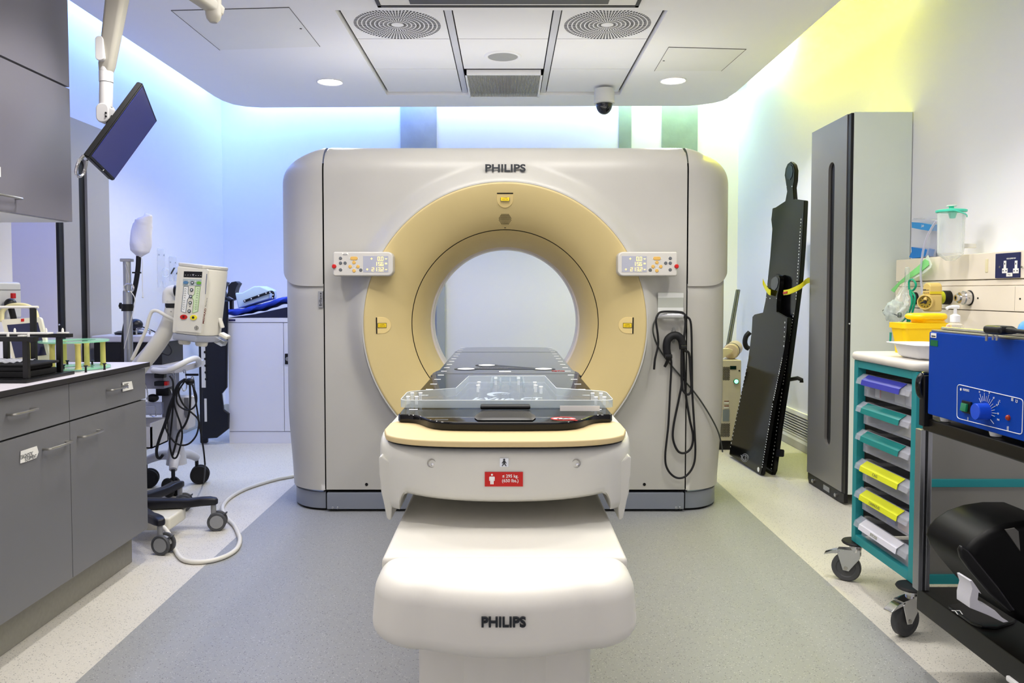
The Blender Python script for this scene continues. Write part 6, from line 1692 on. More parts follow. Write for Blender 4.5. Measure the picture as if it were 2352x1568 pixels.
# ---- wrapped blue packet on top of the trunking
wx = 2.215
t = thing('wrapped_packet', 'clear plastic packet with two blue bands, standing on the trunking beside the tall cabinet', 'packet', tuple(PX(2115, 592, wx)))
base_z = 1.398
def wq(px, py): 
    p = PX(px, py, wx); p.z = max(p.z, base_z); return p
def sheet(pts, nm, mm, th=.012, off=0):
    A = [wq(x, y) - Vector((off, 0, 0)) for x, y in pts]; B = [p + Vector((th, 0, 0)) for p in A]; n_ = len(A)
    return MB().add(A + B, [tuple(range(n_)), tuple(range(n_, 2 * n_))[::-1]] + [(i, n_ + i, n_ + (i + 1) % n_, (i + 1) % n_) for i in range(n_)]).build(nm, mm, t)
sheet([(2096, 592), (2097, 560), (2098, 530), (2099, 505), (2103, 501), (2120, 503), (2140, 503), (2147, 506), (2144, 530), (2140, 560), (2137, 580), (2136, 590)], 'clear_wrap', clear('wrap', '#e3e4f0', .22, .8, .15), .04, .01)
sheet([(2098.5, 510), (2122, 512), (2145, 516), (2140, 530), (2120, 527), (2099, 523)], 'blue_band', mat('band_blue', '#3f9fe6', .5), .042, .011)
sheet([(2093, 590), (2096, 584), (2099, 578), (2098, 567), (2110, 569), (2125, 571), (2134, 573), (2132, 581), (2130, 588), (2120, 591), (2100, 593)], 'blue_cloth', mat('cloth_blue', '#2f86d8', .7, bump=.5, bscale=40), .044, .012)
p = PX(2119, 519, wx - .0115); MB().fit('Jade', .028, .018, frame((wx - .0116, p.y, p.z), (0, -1, -.08), (0, 0, 1)), .0003, shear=.3).build('script_print', M_print, t, smooth=0)
tube_ = [(2151, 507), (2142, 520), (2130, 543), (2121, 573), (2117, 600), (2115, 625), (2116, 650), (2119, 674)]
o = MB().tube(smooth_path([PX(x, y, 2.12) for x, y in tube_], 7), .0055, 10).build('clear_tube', clear('tube_clear', '#d6d6ea', .45, .9, .2), smooth=60); tag(o, 'milky clear tube running from the suction jar down past the green leaflet', 'tube')

# ---- flowmeter, green tubing, mask in its bag, green leaflet
fm = 2.09; 
t = thing('flowmeter', 'clear upright flowmeter tube with a white body on the first gas outlet', 'flowmeter', tuple(PX(2083, 713, fm)))
p0, p1 = PX(2083, 674, fm), PX(2083, 613, fm)
MB().lathe([(0, p0.z), (.0115, p0.z), (.0115, p1.z - .006), (.007, p1.z), (0, p1.z)], (fm, p0.y, 0), 'z', 18).build('tube', clear('flow_clear', '#dfe6e2', .25, .8, .05), t)
m = MB()
for k in range(14): m.span((fm - .0122, p0.y - .006, p0.z + .012 + k * .0075), (fm - .0116, p0.y + (.002 if k % 2 else .005), p0.z + .0135 + k * .0075))
m.build('scale', M_ink, t, smooth=0)
p2 = PX(2084, 713, fm); MB().box((fm, p2.y, (p2.z + p0.z) / 2), (.04, .036, p0.z - p2.z), None, .006).build('body', mat('body_white', '#d5d3cd', .4), t)
oy1 = pt(2103, 685).y
MB().tube([(fm + .01, p2.y - .0, 1.195), (XT - .026, oy1, 1.19)], .011, 12).build('stem', M_chrome, t)
MB().span((fm - .0206, p2.y - .012, p2.z + .022), (fm - .0196, p2.y + .008, p2.z + .026)).build('label', M_ink, t, smooth=0)
MB().span((fm - .0206, p2.y - .012, p2.z + .006), (fm - .0196, p2.y + .006, p2.z + .009)).build('label', mat('label_red', '#c4532d', .5), t, smooth=0)
c3 = lambda x, y: (1900 + x / 3.92, 420 + y / 3.92)
t = thing('green_tubing', 'coiled bright green oxygen tubing hanging beside the flowmeter', 'tubing', tuple(PX(*c3(755, 1100), 2.05)))
M_grn = mat('green_tube', '#12a582', .35)
for pts, xx in (([(738, 960), (736, 900), (745, 875), (770, 870), (795, 900), (797, 930), (780, 960), (755, 975), (748, 1000), (770, 1060), (745, 1140), (722, 1250)], 2.055), ([(748, 965), (785, 1010), (788, 1070), (765, 1170), (738, 1250)], 2.045), ([(745, 965), (762, 1040), (755, 1120), (715, 1200), (680, 1240), (650, 1260)], 2.035)):
    MB().tube(smooth_path([PX(*c3(x, y), xx) for x, y in pts], 7), .0052, 8).build('tube', M_grn, t)
MB().span(PX(*c3(712, 1150), 2.05) - Vector((.006, .004, .045)), PX(*c3(722, 1150), 2.05) + Vector((.006, .004, 0)), .002).build('connector', M_grn, t)
t = thing('green_leaflet', 'light green folded leaflet sleeve sticking out diagonally in front of the trunking', 'leaflet', tuple(PX(*c3(760, 850), 2.10)))
def px_sheet(pts, xx, nm, mm, par, th=.003):
    A = [PX(*c3(x, y), xx) for x, y in pts]; B = [p + Vector((th, 0, 0)) for p in A]; n_ = len(A)
    return MB().add(A + B, [tuple(range(n_)), tuple(range(n_, 2 * n_))[::-1]] + [(i, n_ + i, n_ + (i + 1) % n_, (i + 1) % n_) for i in range(n_)]).build(nm, mm, par, smooth=0)
px_sheet([(572, 965), (640, 895), (720, 825), (820, 745), (878, 685), (905, 700), (912, 740), (840, 800), (740, 860), (650, 915), (600, 985)], 2.125, 'green_sheet', mat('leaf_green', '#8fe08c', .6), t)
px_sheet([(880, 680), (905, 650), (940, 740), (935, 762), (870, 815), (780, 862), (700, 905), (745, 862), (845, 800), (912, 742)], 2.13, 'white_sheet', mat('leaf_white', '#dfe8d8', .6), t)
# mask bag
t = thing('hanging_mask_bag', 'crumpled clear bag holding an oxygen mask, hanging in front of the tall cabinet side', 'mask bag', tuple(PX(*c3(600, 1150), 1.98)))
bc = PX(*c3(608, 1155), 1.97)
mm_ = MB().ball((0, 0, 0), .052, (1.0, .9, 1.05), 26, 18)
for v in mm_.v: v += v.normalized() * (.010 * math.sin(v.x * 130) * math.sin(v.z * 120 + v.y * 90)); v += bc
mm_.build('mask', clear('mask_clear', '#dfeae6', .32, .9, .1), t, smooth=60)
bt = PX(*c3(705, 905), 2.03)
def bagf(u, v):
    a = 2 * PI * u; c = bt.lerp(bc + Vector((0, 0, -.05)), v); r = (.006 + .06 * sstep(v * 1.3) * (1 - .55 * max(0, v - .7) / .3)) * (1 + .15 * math.sin(a * 5 + v * 14) + .08 * math.sin(a * 9 - v * 22))
    return c + Vector((r * math.cos(a) * .7, r * math.sin(a), .01 * math.sin(a * 3 + v * 8)))
MB().grid(bagf, 36, 26, closeu=True).build('clear_bag', clear('bag_clear', '#f2f6f4', .10, .75, .08), t, smooth=80)
MB().tube(smooth_path([PX(*c3(500, 1150), 1.96), PX(*c3(520, 1140), 1.96), PX(*c3(570, 1168), 1.95), PX(*c3(640, 1195), 1.95)], 6), .0026, 6).tube(smooth_path([PX(*c3(540, 1090), 1.96), PX(*c3(555, 1130), 1.95), PX(*c3(552, 1230), 1.96)], 5), .003, 6).build('elastic', mat('elastic_grey', '#4a4f58', .5), t)
vm = PX(*c3(640, 1190), 1.96); MB().lathe([(0, 0), (.012, 0), (.014, .003), (.013, .012), (0, .013)], vm, 'x', 16).build('valve', mat('valve_grey', '#7f8a84', .3, metal=.3), t)
MB().tube(smooth_path([PX(*c3(582, 1250), 1.97), PX(*c3(578, 1330), 1.97), PX(*c3(572, 1380), 1.97)], 5), .004, 8).build('clear_stem', M_clr, t)
MB().tube([PX(*c3(573, 1345), 1.97), PX(*c3(567, 1437), 1.97)], [.006, .0045], 10).build('teal_tip', mat('tip_teal', '#2bab9a', .4), t)

# ---- yellow suction regulator
rx = 2.045; rp = PX(*c3(946, 1080), rx)
t = thing('suction_regulator', 'cream yellow suction regulator with a round gauge, plugged into the lime-ringed outlet', 'regulator', (rp.x, rp.y, rp.z - .04))
M_reg = mat('regulator_cream', '#e0c67c', .4)
z0, z1 = PX(*c3(955, 1160), rx).z, PX(*c3(955, 1000), rx).z; zt_ = PX(*c3(955, 897), rx).z
MB().box((rx, rp.y, (z0 + z1) / 2), (.064, .066, z1 - z0), None, .010, 3).build('body', M_reg, t)
MB().prism([(rp.y - .032, z1 - .002), (rp.y + .032, z1 - .002)] + [(rp.y + .032 * math.cos(a), zt_ - .022 + .022 * math.sin(a)) for a in [PI * k / 12 for k in range(13)]], 'x', rx - .03, rx + .03, .006, 3).build('dome', M_reg, t)
MB().box((rx, rp.y, z1 + .006), (.058, .068, .012), None, .001).build('yellow_band', mat('band_yellow', '#e3cf2c', .4), t)
MB().fit('High Vacuum High', .05, .005, frame((rx - .030, rp.y, z1 + .006), (0, -1, 0), (0, 0, 1)), .0003).build('band_print', M_ink, t, smooth=0)
MB().box((rx - .0305, rp.y + .016, z1 + .020), (.001, .026, .005)).box((rx - .0305, rp.y - .012, z1 + .019), (.001, .022, .0025)).build('black_print', M_ink, t, smooth=0)
gd = Vector((-.75, -.66, .0)).normalized(); gb = Vector((rx - .005, rp.y + .015, (z0 + z1) / 2 + .004))
GF = frame(gb, gd, (0, 0, 1))
k = MB().lathe([(.036, .0), (.037, .055), (.035, .060), (.031, .060), (.030, .050)], (0, 0, 0), 'x', 34, M=GF).build('gauge_barrel', M_reg, t)
MB().lathe([(0, .0515), (.031, .0505)], (0, 0, 0), 'x', 30, M=GF).build('gauge_face', mat('gauge_gold', '#a08a2c', .35), k)
m = MB(); m.box((.0525, .004, .003), (.001, .006, .034), (.5, 0, 0), M=GF); m.disc((.0535, 0, 0), .007, 'x', .003, 12, M=GF)
for a in range(9): m.box((.0523, .022 * math.cos(a * .6), .022 * math.sin(a * .6)), (.001, .004, .004), M=GF)
m.build('gauge_needle', M_ink, k, smooth=0)
MB().tube([(rx + .03, rp.y - .005, oz), (XT - .053, oy, oz)], .0125, 14).build('stem', M_chrome, t)
MB().tube([Vector((rx - .038, rp.y - .018, z1 - .012)), Vector((rx - .046, rp.y - .02, z1 - .03))], [.006, .010], 10).build('toggle', M_reg, t)

# ================================================================== DRAWER TROLLEY
T0, T1 = 2.755, 3.255; TF, TB = 1.445, 2.03; TB0, TB1 = .178, .938
t = thing('drawer_trolley', 'teal-framed trolley of six clear drawers on chrome castors, below the trunking', 'trolley', ((TF + TB) / 2, 3.0, 0))
DT = t
M_tq = mat('teal_frame', '#2f9aa0', .4, metal=.2)
m_top = mat('top_cream', '#dbd6cc', .45)
MB().prism(rnd([(TF - .015, T0 - .015), (TB + .01, T0 - .015), (TB + .01, T1 + .02), (TF - .015, T1 + .02)], (0, 3), .05, 6), 'z', TB1 + .001, .973, .014, 3).build('worktop', m_top, t)
for x0, x1 in ((TF, TF + .035), (TB - .035, TB)):
    MB().span((x0, T0, TB0), (x1, T0 + .035, TB1), .003).build('post', M_tq, t)
    MB().span((x0, T1 - .035, TB0), (x1, T1, TB1), .003).build('post', M_tq, t)
MB().span((TF + .001, T0 + .035, TB1 - .03), (TF + .03, T1 - .035, TB1), .002).build('top_bar', M_tq, t)
MB().span((TF + .001, T0 + .035, TB0), (TF + .03, T1 - .035, TB0 + .035), .002).build('bottom_bar', M_tq, t)
za, zb2 = PY(2200, 1101, T0).z, PY(2200, 1119, T0).z
MB().span((TF + .035, T0 + .001, zb2), (TB - .035, T0 + .03, za), .002).build('side_bar', M_tq, t)
MB().span((TF + .035, T0 + .001, TB0), (TB - .035, T0 + .03, TB0 + .034), .002).build('side_bar', M_tq, t)
M_pan = mat('steel_panel', '#96958f', .35, metal=.5)
MB().span((TF + .03, T0 + .010, TB0 + .02), (TB - .03, T0 + .014, TB1)).build('side_panel', M_pan, t, smooth=0)
MB().span((TF + .03, T1 - .012, TB0 + .02), (TB - .03, T1 - .008, TB1)).build('side_panel', M_pan, t, smooth=0)
MB().span((TB - .02, T0 + .02, TB0 + .02), (TB - .016, T1 - .02, TB1)).build('back_panel', M_pan, t, smooth=0)
MB().span((TF + .02, T0 + .03, TB0 + .008), (TB - .02, T1 - .03, TB0 + .012)).build('base_panel', mat('base_clear', '#c2c0b8', .4), t, smooth=0)
HZ = [PX(1996, y, TF).z for y in (872, 938, 1004, 1074, 1142, 1212)]
M_run = mat('runner_white', '#c9c7c2', .5)
m1 = MB()
for z in [h - .02 for h in HZ] + [h + .035 for h in HZ]:
    m1.prism([(TF + .04, z), (TB - .06, z), (TB - .06, z + .012), (TF + .10, z + .012), (TF + .06, z + .03), (TF + .04, z + .03)], 'y', T1 - .040, T1 - .014, .003)
m1.build('runner', M_run, t)
M_drw = clear('drawer_clear', '#d2d4e0', .07, .6, .12)
lab_c = [('#3b3fa6', ''), ('#147f7c', ''), ('#147f7c', ''), ('#d8dc2a', 'CAG'), ('#d8dc2a', 'CANNULAS'), ('#d9d8e2', 'ETCO2')]
DY0, DY1 = T0 + .045, T1 - .048
for i, (hz, (colr, txt)) in enumerate(zip(HZ, lab_c)):
    zb3, zt3 = hz - .075, hz + .010
    m = MB(); w = .0025; x0 = TF + .022; x1 = TB - .06
    m.span((x0, DY0, zb3), (x1, DY1, zb3 + w)); m.span((x0, DY0, zb3), (x0 + w, DY1, zt3)); m.span((x1 - w, DY0, zb3), (x1, DY1, zt3))
    m.span((x0, DY0, zb3), (x1, DY0 + w, zt3)); m.span((x0, DY1 - w, zb3), (x1, DY1, zt3))
    # sloping front lip
    m.prism([(TF + .024, hz + .016), (TF - .004, hz - .004), (TF - .010, hz - .024), (TF - .007, hz - .025), (TF + .0, hz - .006), (TF + .026, hz + .012)], 'y', DY0 - .01, DY1 + .01, .001, 1)
    d = m.build('drawer', M_drw, t, smooth=30)
    a_, b_ = Vector((TF + .0195, 0, hz + .0145)), Vector((TF - .0085, 0, hz - .005)); c_ = Vector((TF - .0125, 0, hz - .025))
    L0, L1 = DY0 + .055, DY1 - .045
    vs = []; 
    for y in (L0, L1): vs += [(a_.x - .001, y, a_.z), (b_.x - .001, y, b_.z), (c_.x - .001, y, c_.z)]
    lb = MB().add(vs, [(0, 1, 4, 3), (1, 2, 5, 4)]).build('label_strip', mat('strip_' + colr[1:], colr, .45), d, smooth=0, solid=.0012)
    if txt:
        dn = (c_ - b_).normalized(); F = frame(Vector(((b_.x + c_.x) / 2 - .0028, (L0 + L1) / 2 + .02, (b_.z + c_.z) / 2 + .002)), (0, -1, 0), -dn)
        MB().fit(txt, .020 * max(2, len(txt) * .55), .011, F, .0002).build('handwriting', mat('pen_grey', '#7d7f52', .6, vary=0), lb, smooth=0)
# what lies in the drawers
z_ = HZ[0] - .072
for k, (x0, y0_, w, h, cc_, lab) in enumerate(((1.475, 3.13, .05, .045, '#d9d6d2', 'white carton with a red edge in the top clear drawer'), (1.48, 2.98, .075, .06, '#d8d6d4', 'plain white carton in the middle of the top clear drawer'), (1.48, 2.898, .08, .062, '#cfcfd0', 'white carton at the near end of the top clear drawer'))):
    o = MB().span((x0, y0_ - w, z_ + .001), (x0 + .12, y0_, z_ + h), .002).build('carton', mat('carton%d' % k, cc_, .6)); tag(o, lab, 'carton', 'cartons in the top drawer')
    if k == 0: MB().span((x0 - .0008, y0_ - w, z_ + .004), (x0 + .001, y0_ - w + .008, z_ + h - .004)).build('red_edge', M_red, o, smooth=0)
z_ = HZ[1] - .072
o = MB().grid(lambda u, v: Vector((1.48 + .12 * v, 2.83 + .16 * u, z_ + .002 + .042 * math.sin(PI * min(1, u * 1.15)) ** .5 * math.sin(PI * v) ** .4 * (1 + .1 * math.sin(u * 20)))), 24, 12).build('folded_dressing', mat('dressing', '#d5cfb6', .8), smooth=60); tag(o, 'cream folded dressing in the second clear drawer', 'dressing')
z_ = HZ[4] - .072
o = MB().span((1.475, 2.95, z_ + .001), (1.56, 3.02, z_ + .045), .003).build('carton', mat('carton_blue', '#4a55a8', .5)); tag(o, 'small blue carton in the lower yellow-labelled clear drawer', 'carton')
o = MB().span((1.475, 2.83, z_ + .001), (1.57, 2.93, z_ + .04), .003).build('carton', mat('carton_pink', '#dcc0c2', .6)); tag(o, 'pale pink carton in the lower yellow-labelled clear drawer', 'carton')
# castors
def big_castor(px, py, cxx, cyy, ang, lever):
    r = .058
    k = MB().lathe([(0, TB0 - .014), (.052, TB0 - .014), (.056, TB0 - .008), (.052, TB0 - .002), (0, TB0 - .001)], (cxx, cyy, 0), 'z', 28).build('castor', M_rubber, DT)
    MB().lathe([(0, .13), (.022, .13), (.026, .15), (.02, TB0 - .014), (0, TB0 - .014)], (cxx, cyy, 0), 'z', 22).build('swivel', M_chrome, k)
    d = Vector((math.cos(ang), math.sin(ang), 0)); s = Vector((-d.y, d.x, 0)); c = Vector((cxx, cyy, r)) + d * .035
    F = Matrix((d, s, Vector((0, 0, 1)))).transposed().to_4x4(); F.translation = c
    for sg_ in (-1, 1): MB().prism([(-.055, .085), (.02, .075), (.034, .06), (.012, -.01), (-.012, -.012), (-.055, .05)], 'y', sg_ * .0195 - .0015, sg_ * .0195 + .0015, .001, 1, M=F).build('fork', M_chrome, k)
    MB().box((-.01, 0, .078), (.09, .042, .004), (0, .12, 0), .001, M=F).build('fork_crown', M_chrome, k)
    w_ = MB().lathe([(0, -.012), (.036, -.012), (.040, -.015), (r - .004, -.015), (r, -.010), (r, .010), (r - .004, .015), (.040, .015), (.036, .012), (0, .012)], (0, 0, 0), 'y', 36, M=F).build('wheel', M_wheel, k)
    MB().lathe([(0, -.023), (.008, -.023), (.008, .023), (0, .023)], (0, 0, 0), 'y', 12, M=F).build('axle', M_steel, k)
    if lever: MB().prism([(-.02, .078), (.05, .068), (.085, .05), (.088, .044), (.06, .052), (-.02, .068)], 'y', -.018, .018, .002, M=F).build('brake_lever', M_chrome, k)
big_castor(1940, 1290, TF + .02, T1 - .0, 2.6, True)
big_castor(2098, 1450, TF + .0, T0 - .0, -2.72, True)
big_castor(0, 0, TB - .03, T1 - .01, .4, False); big_castor(0, 0, TB - .03, T0 + .01, .3, False)

# ---- on the trolley: sharps bin, white tray, pump bottle
tz = .9735
t = thing('sharps_bin', 'bright yellow sharps bin with a bulky lid on the drawer trolley', 'sharps bin', (1.66, 3.12, tz))
YB2 = mat('sharps_yellow', '#f2cb0a', .35)
by_ = 3.10
q = lambda px, py: PY(px, py, by_)
x0, x1 = q(2073, 745).x, q(2190, 745).x; zr = q(2100, 742).z; xb0, xb1 = q(2080, 790).x, q(2183, 790).x
def loft(secs, nm, mm, par, bevr=.02):
    vs = []; fs = []; n_ = None
    for (xa, xb_, ya, yb__, z) in secs:
        o_ = rrect(xb_ - xa, yb__ - ya, min(bevr, (xb_ - xa) / 2.2, (yb__ - ya) / 2.2), 5, (xa + xb_) / 2, (ya + yb__) / 2); n_ = len(o_); vs += [(x, y, z) for x, y in o_]
    for r in range(len(secs) - 1):
        for i in range(n_): fs.append((r * n_ + i, r * n_ + (i + 1) % n_, (r + 1) * n_ + (i + 1) % n_, (r + 1) * n_ + i))
    fs += [tuple(range(n_))[::-1], tuple(range((len(secs) - 1) * n_, len(secs) * n_))]
    return MB().add(vs, fs).build(nm, mm, par, smooth=45)
loft([(xb0 + .006, xb1 - .006, by_ + .01, by_ + .11, tz), (xb0 + .003, xb1 - .003, by_ + .006, by_ + .114, tz + .05), (x0 + .006, x1 - .006, by_ + .003, by_ + .117, zr - .022), (x0, x1, by_ - .003, by_ + .123, zr - .021), (x0, x1, by_ - .003, by_ + .123, zr)], 'bin', YB2, t)
lx0, lx1 = q(2105, 730).x, q(2186, 730).x; lz = q(2140, 720).z
lm = (zr + .012 + lz) / 2; lh = (lz - zr - .012) / 2
loft([(lx0 + .022, x1 - .004, by_ + .014, by_ + .112, zr + .0005), (lx0 + .02, lx1 - .004, by_ + .012, by_ + .114, zr + .010)] + [(lx0 + .016 * (1 - math.cos(a)) - .001, lx1 + .002 - .007 * (1 - math.cos(a)), by_ + .003 + .010 * (1 - math.cos(a)), by_ + .121 - .010 * (1 - math.cos(a)), lm + lh * math.sin(a)) for a in [-PI / 2 + PI * k / 10 for k in range(11)]], 'lid', YB2, t, .04)
p = q(2176, 750); MB().disc((p.x, by_ - .0035, p.z), .009, 'y', .002, 16).build('red_mark', mat('mark_orange', '#c9641a', .5), t)
t = thing('tray', 'shallow white plastic tray at the front corner of the drawer trolley', 'tray', (1.6, 2.95, tz))
trz = 1.028
ox0, ox1, oy0, oy1 = 1.452, 1.62, 2.775, 3.02
vs, fs = [], []
secs = [(ox0, ox1, oy0, oy1, trz), (ox0 + .022, ox1 - .022, oy0 + .020, oy1 - .020, trz - .004), (ox0 + .034, ox1 - .034, oy0 + .03, oy1 - .03, tz + .010), (ox0 + .045, ox1 - .045, oy0 + .04, oy1 - .04, tz + .002)]
n_ = 0
for (xa, xb_, ya, yb__, z) in secs:
    o_ = rrect(xb_ - xa, yb__ - ya, .03, 5, (xa + xb_) / 2, (ya + yb__) / 2); n_ = len(o_); vs += [(x, y, z) for x, y in o_]
for r in range(3):
    for i in range(n_): fs.append((r * n_ + i, r * n_ + (i + 1) % n_, (r + 1) * n_ + (i + 1) % n_, (r + 1) * n_ + i))
fs.append(tuple(range(3 * n_, 4 * n_)))
MB().add(vs, fs).build('tray_body', mat('tray_white', '#e6e6e8', .35), t, smooth=40, solid=.0025)
py_ = 2.93; p = PY(2193, 760, py_)
t = thing('pump_bottle', 'clear pump bottle with a white pump head beside the sharps bin', 'bottle', (p.x, py_, tz))
zs = PY(2193, 738, py_).z; zn = PY(2193, 722, py_).z; zp_ = PY(2193, 705, py_).z
MB().lathe([(0, tz), (.032, tz), (.034, tz + .004), (.034, zs - .03), (.028, zs - .012), (.014, zs - .004), (.014, zs)], (p.x, py_, 0), 'z', 28).build('bottle', clear('bottle_clear', '#ece6d6', .16, .8, .04), t)
MB().lathe([(0, zs - .002), (.017, zs - .002), (.017, zn - .004), (.010, zn), (.006, zn + .003), (.0055, zp_ - .005), (0, zp_ - .005)], (p.x, py_, 0), 'z', 22).build('collar', M_print, t)
MB().tube(smooth_path([(p.x + .012, py_, zp_), (p.x, py_, zp_ + .001), (p.x - .02, py_, zp_ + .0005), (p.x - .034, py_, zp_ - .006)], 4), [.007] * 7 + [.0055] * 6, 10).build('pump_head', M_print, t)
o = MB().lathe([(0, tz), (.04, tz), (.042, tz + .01), (.042, 1.075), (.041, 1.088), (.037, 1.10), (.030, 1.109), (.020, 1.115), (0, 1.118)], (PY(2368, 750, 2.86).x, 2.86, 0), 'z', 24).build('blue_container', mat('container_blue', '#5d9fe0', .4)); tag(o, 'light blue rounded container at the edge of the drawer trolley top', 'container')

# ================================================================== BLACK CART WITH THE BLUE HEATER BOX
XF_ = 1.30
by0, by1 = 1.55, PX(2131, 900, XF_).y
bz0, bz1 = .843, 1.104
C = thing('equipment_cart', 'black two-level cart with an aluminium upright, in front of the drawer trolley', 'cart', (1.55, 2.0, 0))
M_cart = mat('cart_black', '#15130f', .3)
yc1 = 2.51
MB().span((1.33, 1.15, .19), (1.95, yc1, .264), .004).build('platform', M_cart, C)
MB().span((1.315, 1.4, .783), (1.75, PX(2118, 960, 1.315).y, .825), .006, 3).build('shelf', M_cart, C)
px_, y_ = 1.335, 2.47
u0 = PY(2113, 1100, y_).x; u1 = PY(2141, 1100, y_).x
m = MB(); m.span((u0, y_, .264), (u0 + (u1 - u0) * .42, y_ + .035, .783), .003); m.build('upright', M_alu, C)
MB().span((u0 + (u1 - u0) * .42, y_ + .004, .264), (u0 + (u1 - u0) * .62, y_ + .03, .783)).build('upright_groove', mat('groove_dark', '#3b3c3e', .4, metal=.5), C, smooth=0)
MB().span((u0 + (u1 - u0) * .62, y_, .264), (u1, y_ + .035, .783), .003).build('upright', M_alu, C)
MB().span((1.70, y_, .264), (1.74, y_ + .035, .783), .003).build('upright', M_alu, C)
hp = [PY(2135, 862, 2.45), PY(2120, 862, 2.45), PY(2112, 875, 2.45), PY(2113, 900, 2.45), PY(2122, 912, 2.45), PY(2136, 912, 2.45)]
MB().tube(smooth_path(hp, 7), .0115, 12).build('handle', M_gloss, C)
MB().span((PY(2118, 930, 2.44).x, 2.43, .80), (PY(2140, 930, 2.44).x, 2.46, .96), .004).build('handle_bracket', M_black, C)
for x, y in ((1.62, 1.3), (1.85, 1.3), (1.85, 2.40), (1.62, 2.40)): castor(C, x, y, .4, r=.05, zt=.19, grey=False)
p = PX(2333, 1560, 1.33); MB().span((1.322, p.y - .04, .19), (1.36, p.y + .03, .205), .004).build('corner_pad', M_print, C)

H_ = thing('heater_box', 'bright blue heater box with a dial panel, standing on the black cart shelf', 'heater', (XF_ + .15, 2.0, .826))
M_hb = mat('heater_blue', '#0041a6', .4, vary=.02, spec=.2)
MB().span((XF_, by0, bz0), (XF_ + .36, by1, bz1 - .006), .004).build('casing', M_hb, H_)
MB().span((XF_ + .004, by0 + .004, bz1 - .006), (XF_ + .356, by1 - .004, bz1), .002).build('lid', M_steel, H_)
MB().tube([(XF_ + .03, by0 + .01, bz1 + .005), (XF_ + .03, by1 - .02, bz1 + .005)], .005, 8).build('lid_hinge', M_steel, H_)
for y in (by1 - .04, by1 - .285): MB().lathe([(0, .8265), (.014, .8265), (.019, bz0 + .0005), (0, bz0 + .0005)], (XF_ + .035, y, 0), 'z', 18).build('foot', M_print, H_)
for y in (by0 + .05, by1 - .04): MB().lathe([(0, .8265), (.014, .8265), (.019, bz0 + .0005), (0, bz0 + .0005)], (XF_ + .32, y, 0), 'z', 18).build('foot', M_print, H_)
hb = lambda px, py, off=.001: PX(px, py, XF_ - off)
HY = lambda px, py, off=.0012: frame(hb(px, py, off), (0, -1, 0), (0, 0, 1))
def hline(pts, w=.0011, closed=False, nm='panel_outline'):
    return MB().tube([hb(x, y) for x, y in pts], w, 6, closed=closed)
P4_ = [(2199, 882), (2350, 917), (2347.5, 998), (2198, 960)]
m = MB(); m.tube([hb(x, y) for x, y in rnd(P4_, (0, 1, 2, 3), 8, 5)], .0011, 6, closed=True); m.build('panel_outline', M_print, H_, smooth=0)
MB().fit('PROMEDICS', .030, .0065, HY(2219, 895.5), .0003).build('lettering', M_print, H_, smooth=0)
p = hb(2207, 894); MB().disc((p.x, p.y, p.z), .004, 'x', .001, 12).build('logo', M_print, H_)
a_, b_ = hb(2212, 920), hb(2231, 951)
sw = MB().span((XF_ - .006, b_.y - .002, b_.z), (XF_ + .001, a_.y, a_.z + .002), .002).build('switch_frame', M_black, H_)
MB().box((XF_ - .009, (a_.y + b_.y) / 2 + .001, (a_.z + b_.z) / 2), (.008, abs(a_.y - b_.y) * .66, abs(a_.z - b_.z) * .72), (0, .15, 0), .002).build('rocker', mat('rocker_green', '#1c7a4c', .2, coat=.4), sw)
p = hb(2266, 945); 
kb = MB().lathe([(.023, 0), (.0225, -.030), (.021, -.033), (0, -.033)], (XF_, p.y, p.z), 'x', 30).build('dial_knob', mat('knob_blue', '#1f55d6', .3), H_)
m = MB()
kc = hb(2262, 946)
for k in range(13):
    a = math.radians(128 - k * 11.2); r0, r1 = .030, (.052 if k % 2 else .044)
    m.tube([Vector((XF_ - .001, kc.y - r0 * math.cos(a), kc.z + r0 * math.sin(a))), Vector((XF_ - .001, kc.y - r1 * math.cos(a), kc.z + r1 * math.sin(a)))], .0007, 5)
a = math.radians(-32); m.tube([Vector((XF_ - .001, kc.y - .03 * math.cos(a), kc.z + .03 * math.sin(a))), Vector((XF_ - .001, kc.y - .048 * math.cos(a), kc.z + .048 * math.sin(a)))], .0008, 5)
for k, tx in ((1, '30'), (3, '40'), (5, '50'), (7, '60'), (9, '70'), (11, '80')):
    a = math.radians(128 - k * 11.2); r = .058; m.fit(tx, .006, .005, frame((XF_ - .0012, kc.y - r * math.cos(a), kc.z + r * math.sin(a)), (0, -1, 0), (0, 0, 1)), .0002)
m.fit('MAX', .010, .005, HY(2293, 963.5), .0002)
p = hb(2293, 925); m.span((XF_ - .0012, p.y - .001, p.z - .005), (XF_ - .0005, p.y + .001, p.z + .004)); m.fit('°C', .006, .006, HY(2296, 921), .0002)
for x, y in ((2325, 917), (2335, 921)): m.fit('⊠' if x == 2325 else 'ʊ', .008, .008, HY(x, y), .0002)
m.fit('ϟ', .004, .009, HY(2223, 961), .0002)
for k in range(3): p = hb(2313 + k * 1.6, 984); m.span((XF_ - .0012, p.y - .0004, p.z - .006), (XF_ - .0006, p.y + .0004, p.z + .006))
m.build('panel_print', M_print, H_, smooth=0)
p = hb(2316, 959); MB().lathe([(.0075, 0), (.007, -.004), (.004, -.007), (0, -.008)], (XF_, p.y, p.z), 'x', 18).build('pilot_lamp', mat('lamp_orange', '#9c3410', .25), H_)
a_, b_ = hb(2138, 764), hb(2150, 776); MB().span((XF_ - .0012, b_.y, b_.z), (XF_ + .0005, a_.y, a_.z)).build('sticker', M_paper, H_, smooth=0)
a2, b2 = hb(2140, 770), hb(2149, 773.5); MB().span((XF_ - .002, b2.y, b2.z), (XF_ - .001, a2.y, a2.z)).build('sticker_print', M_ink, H_, smooth=0)
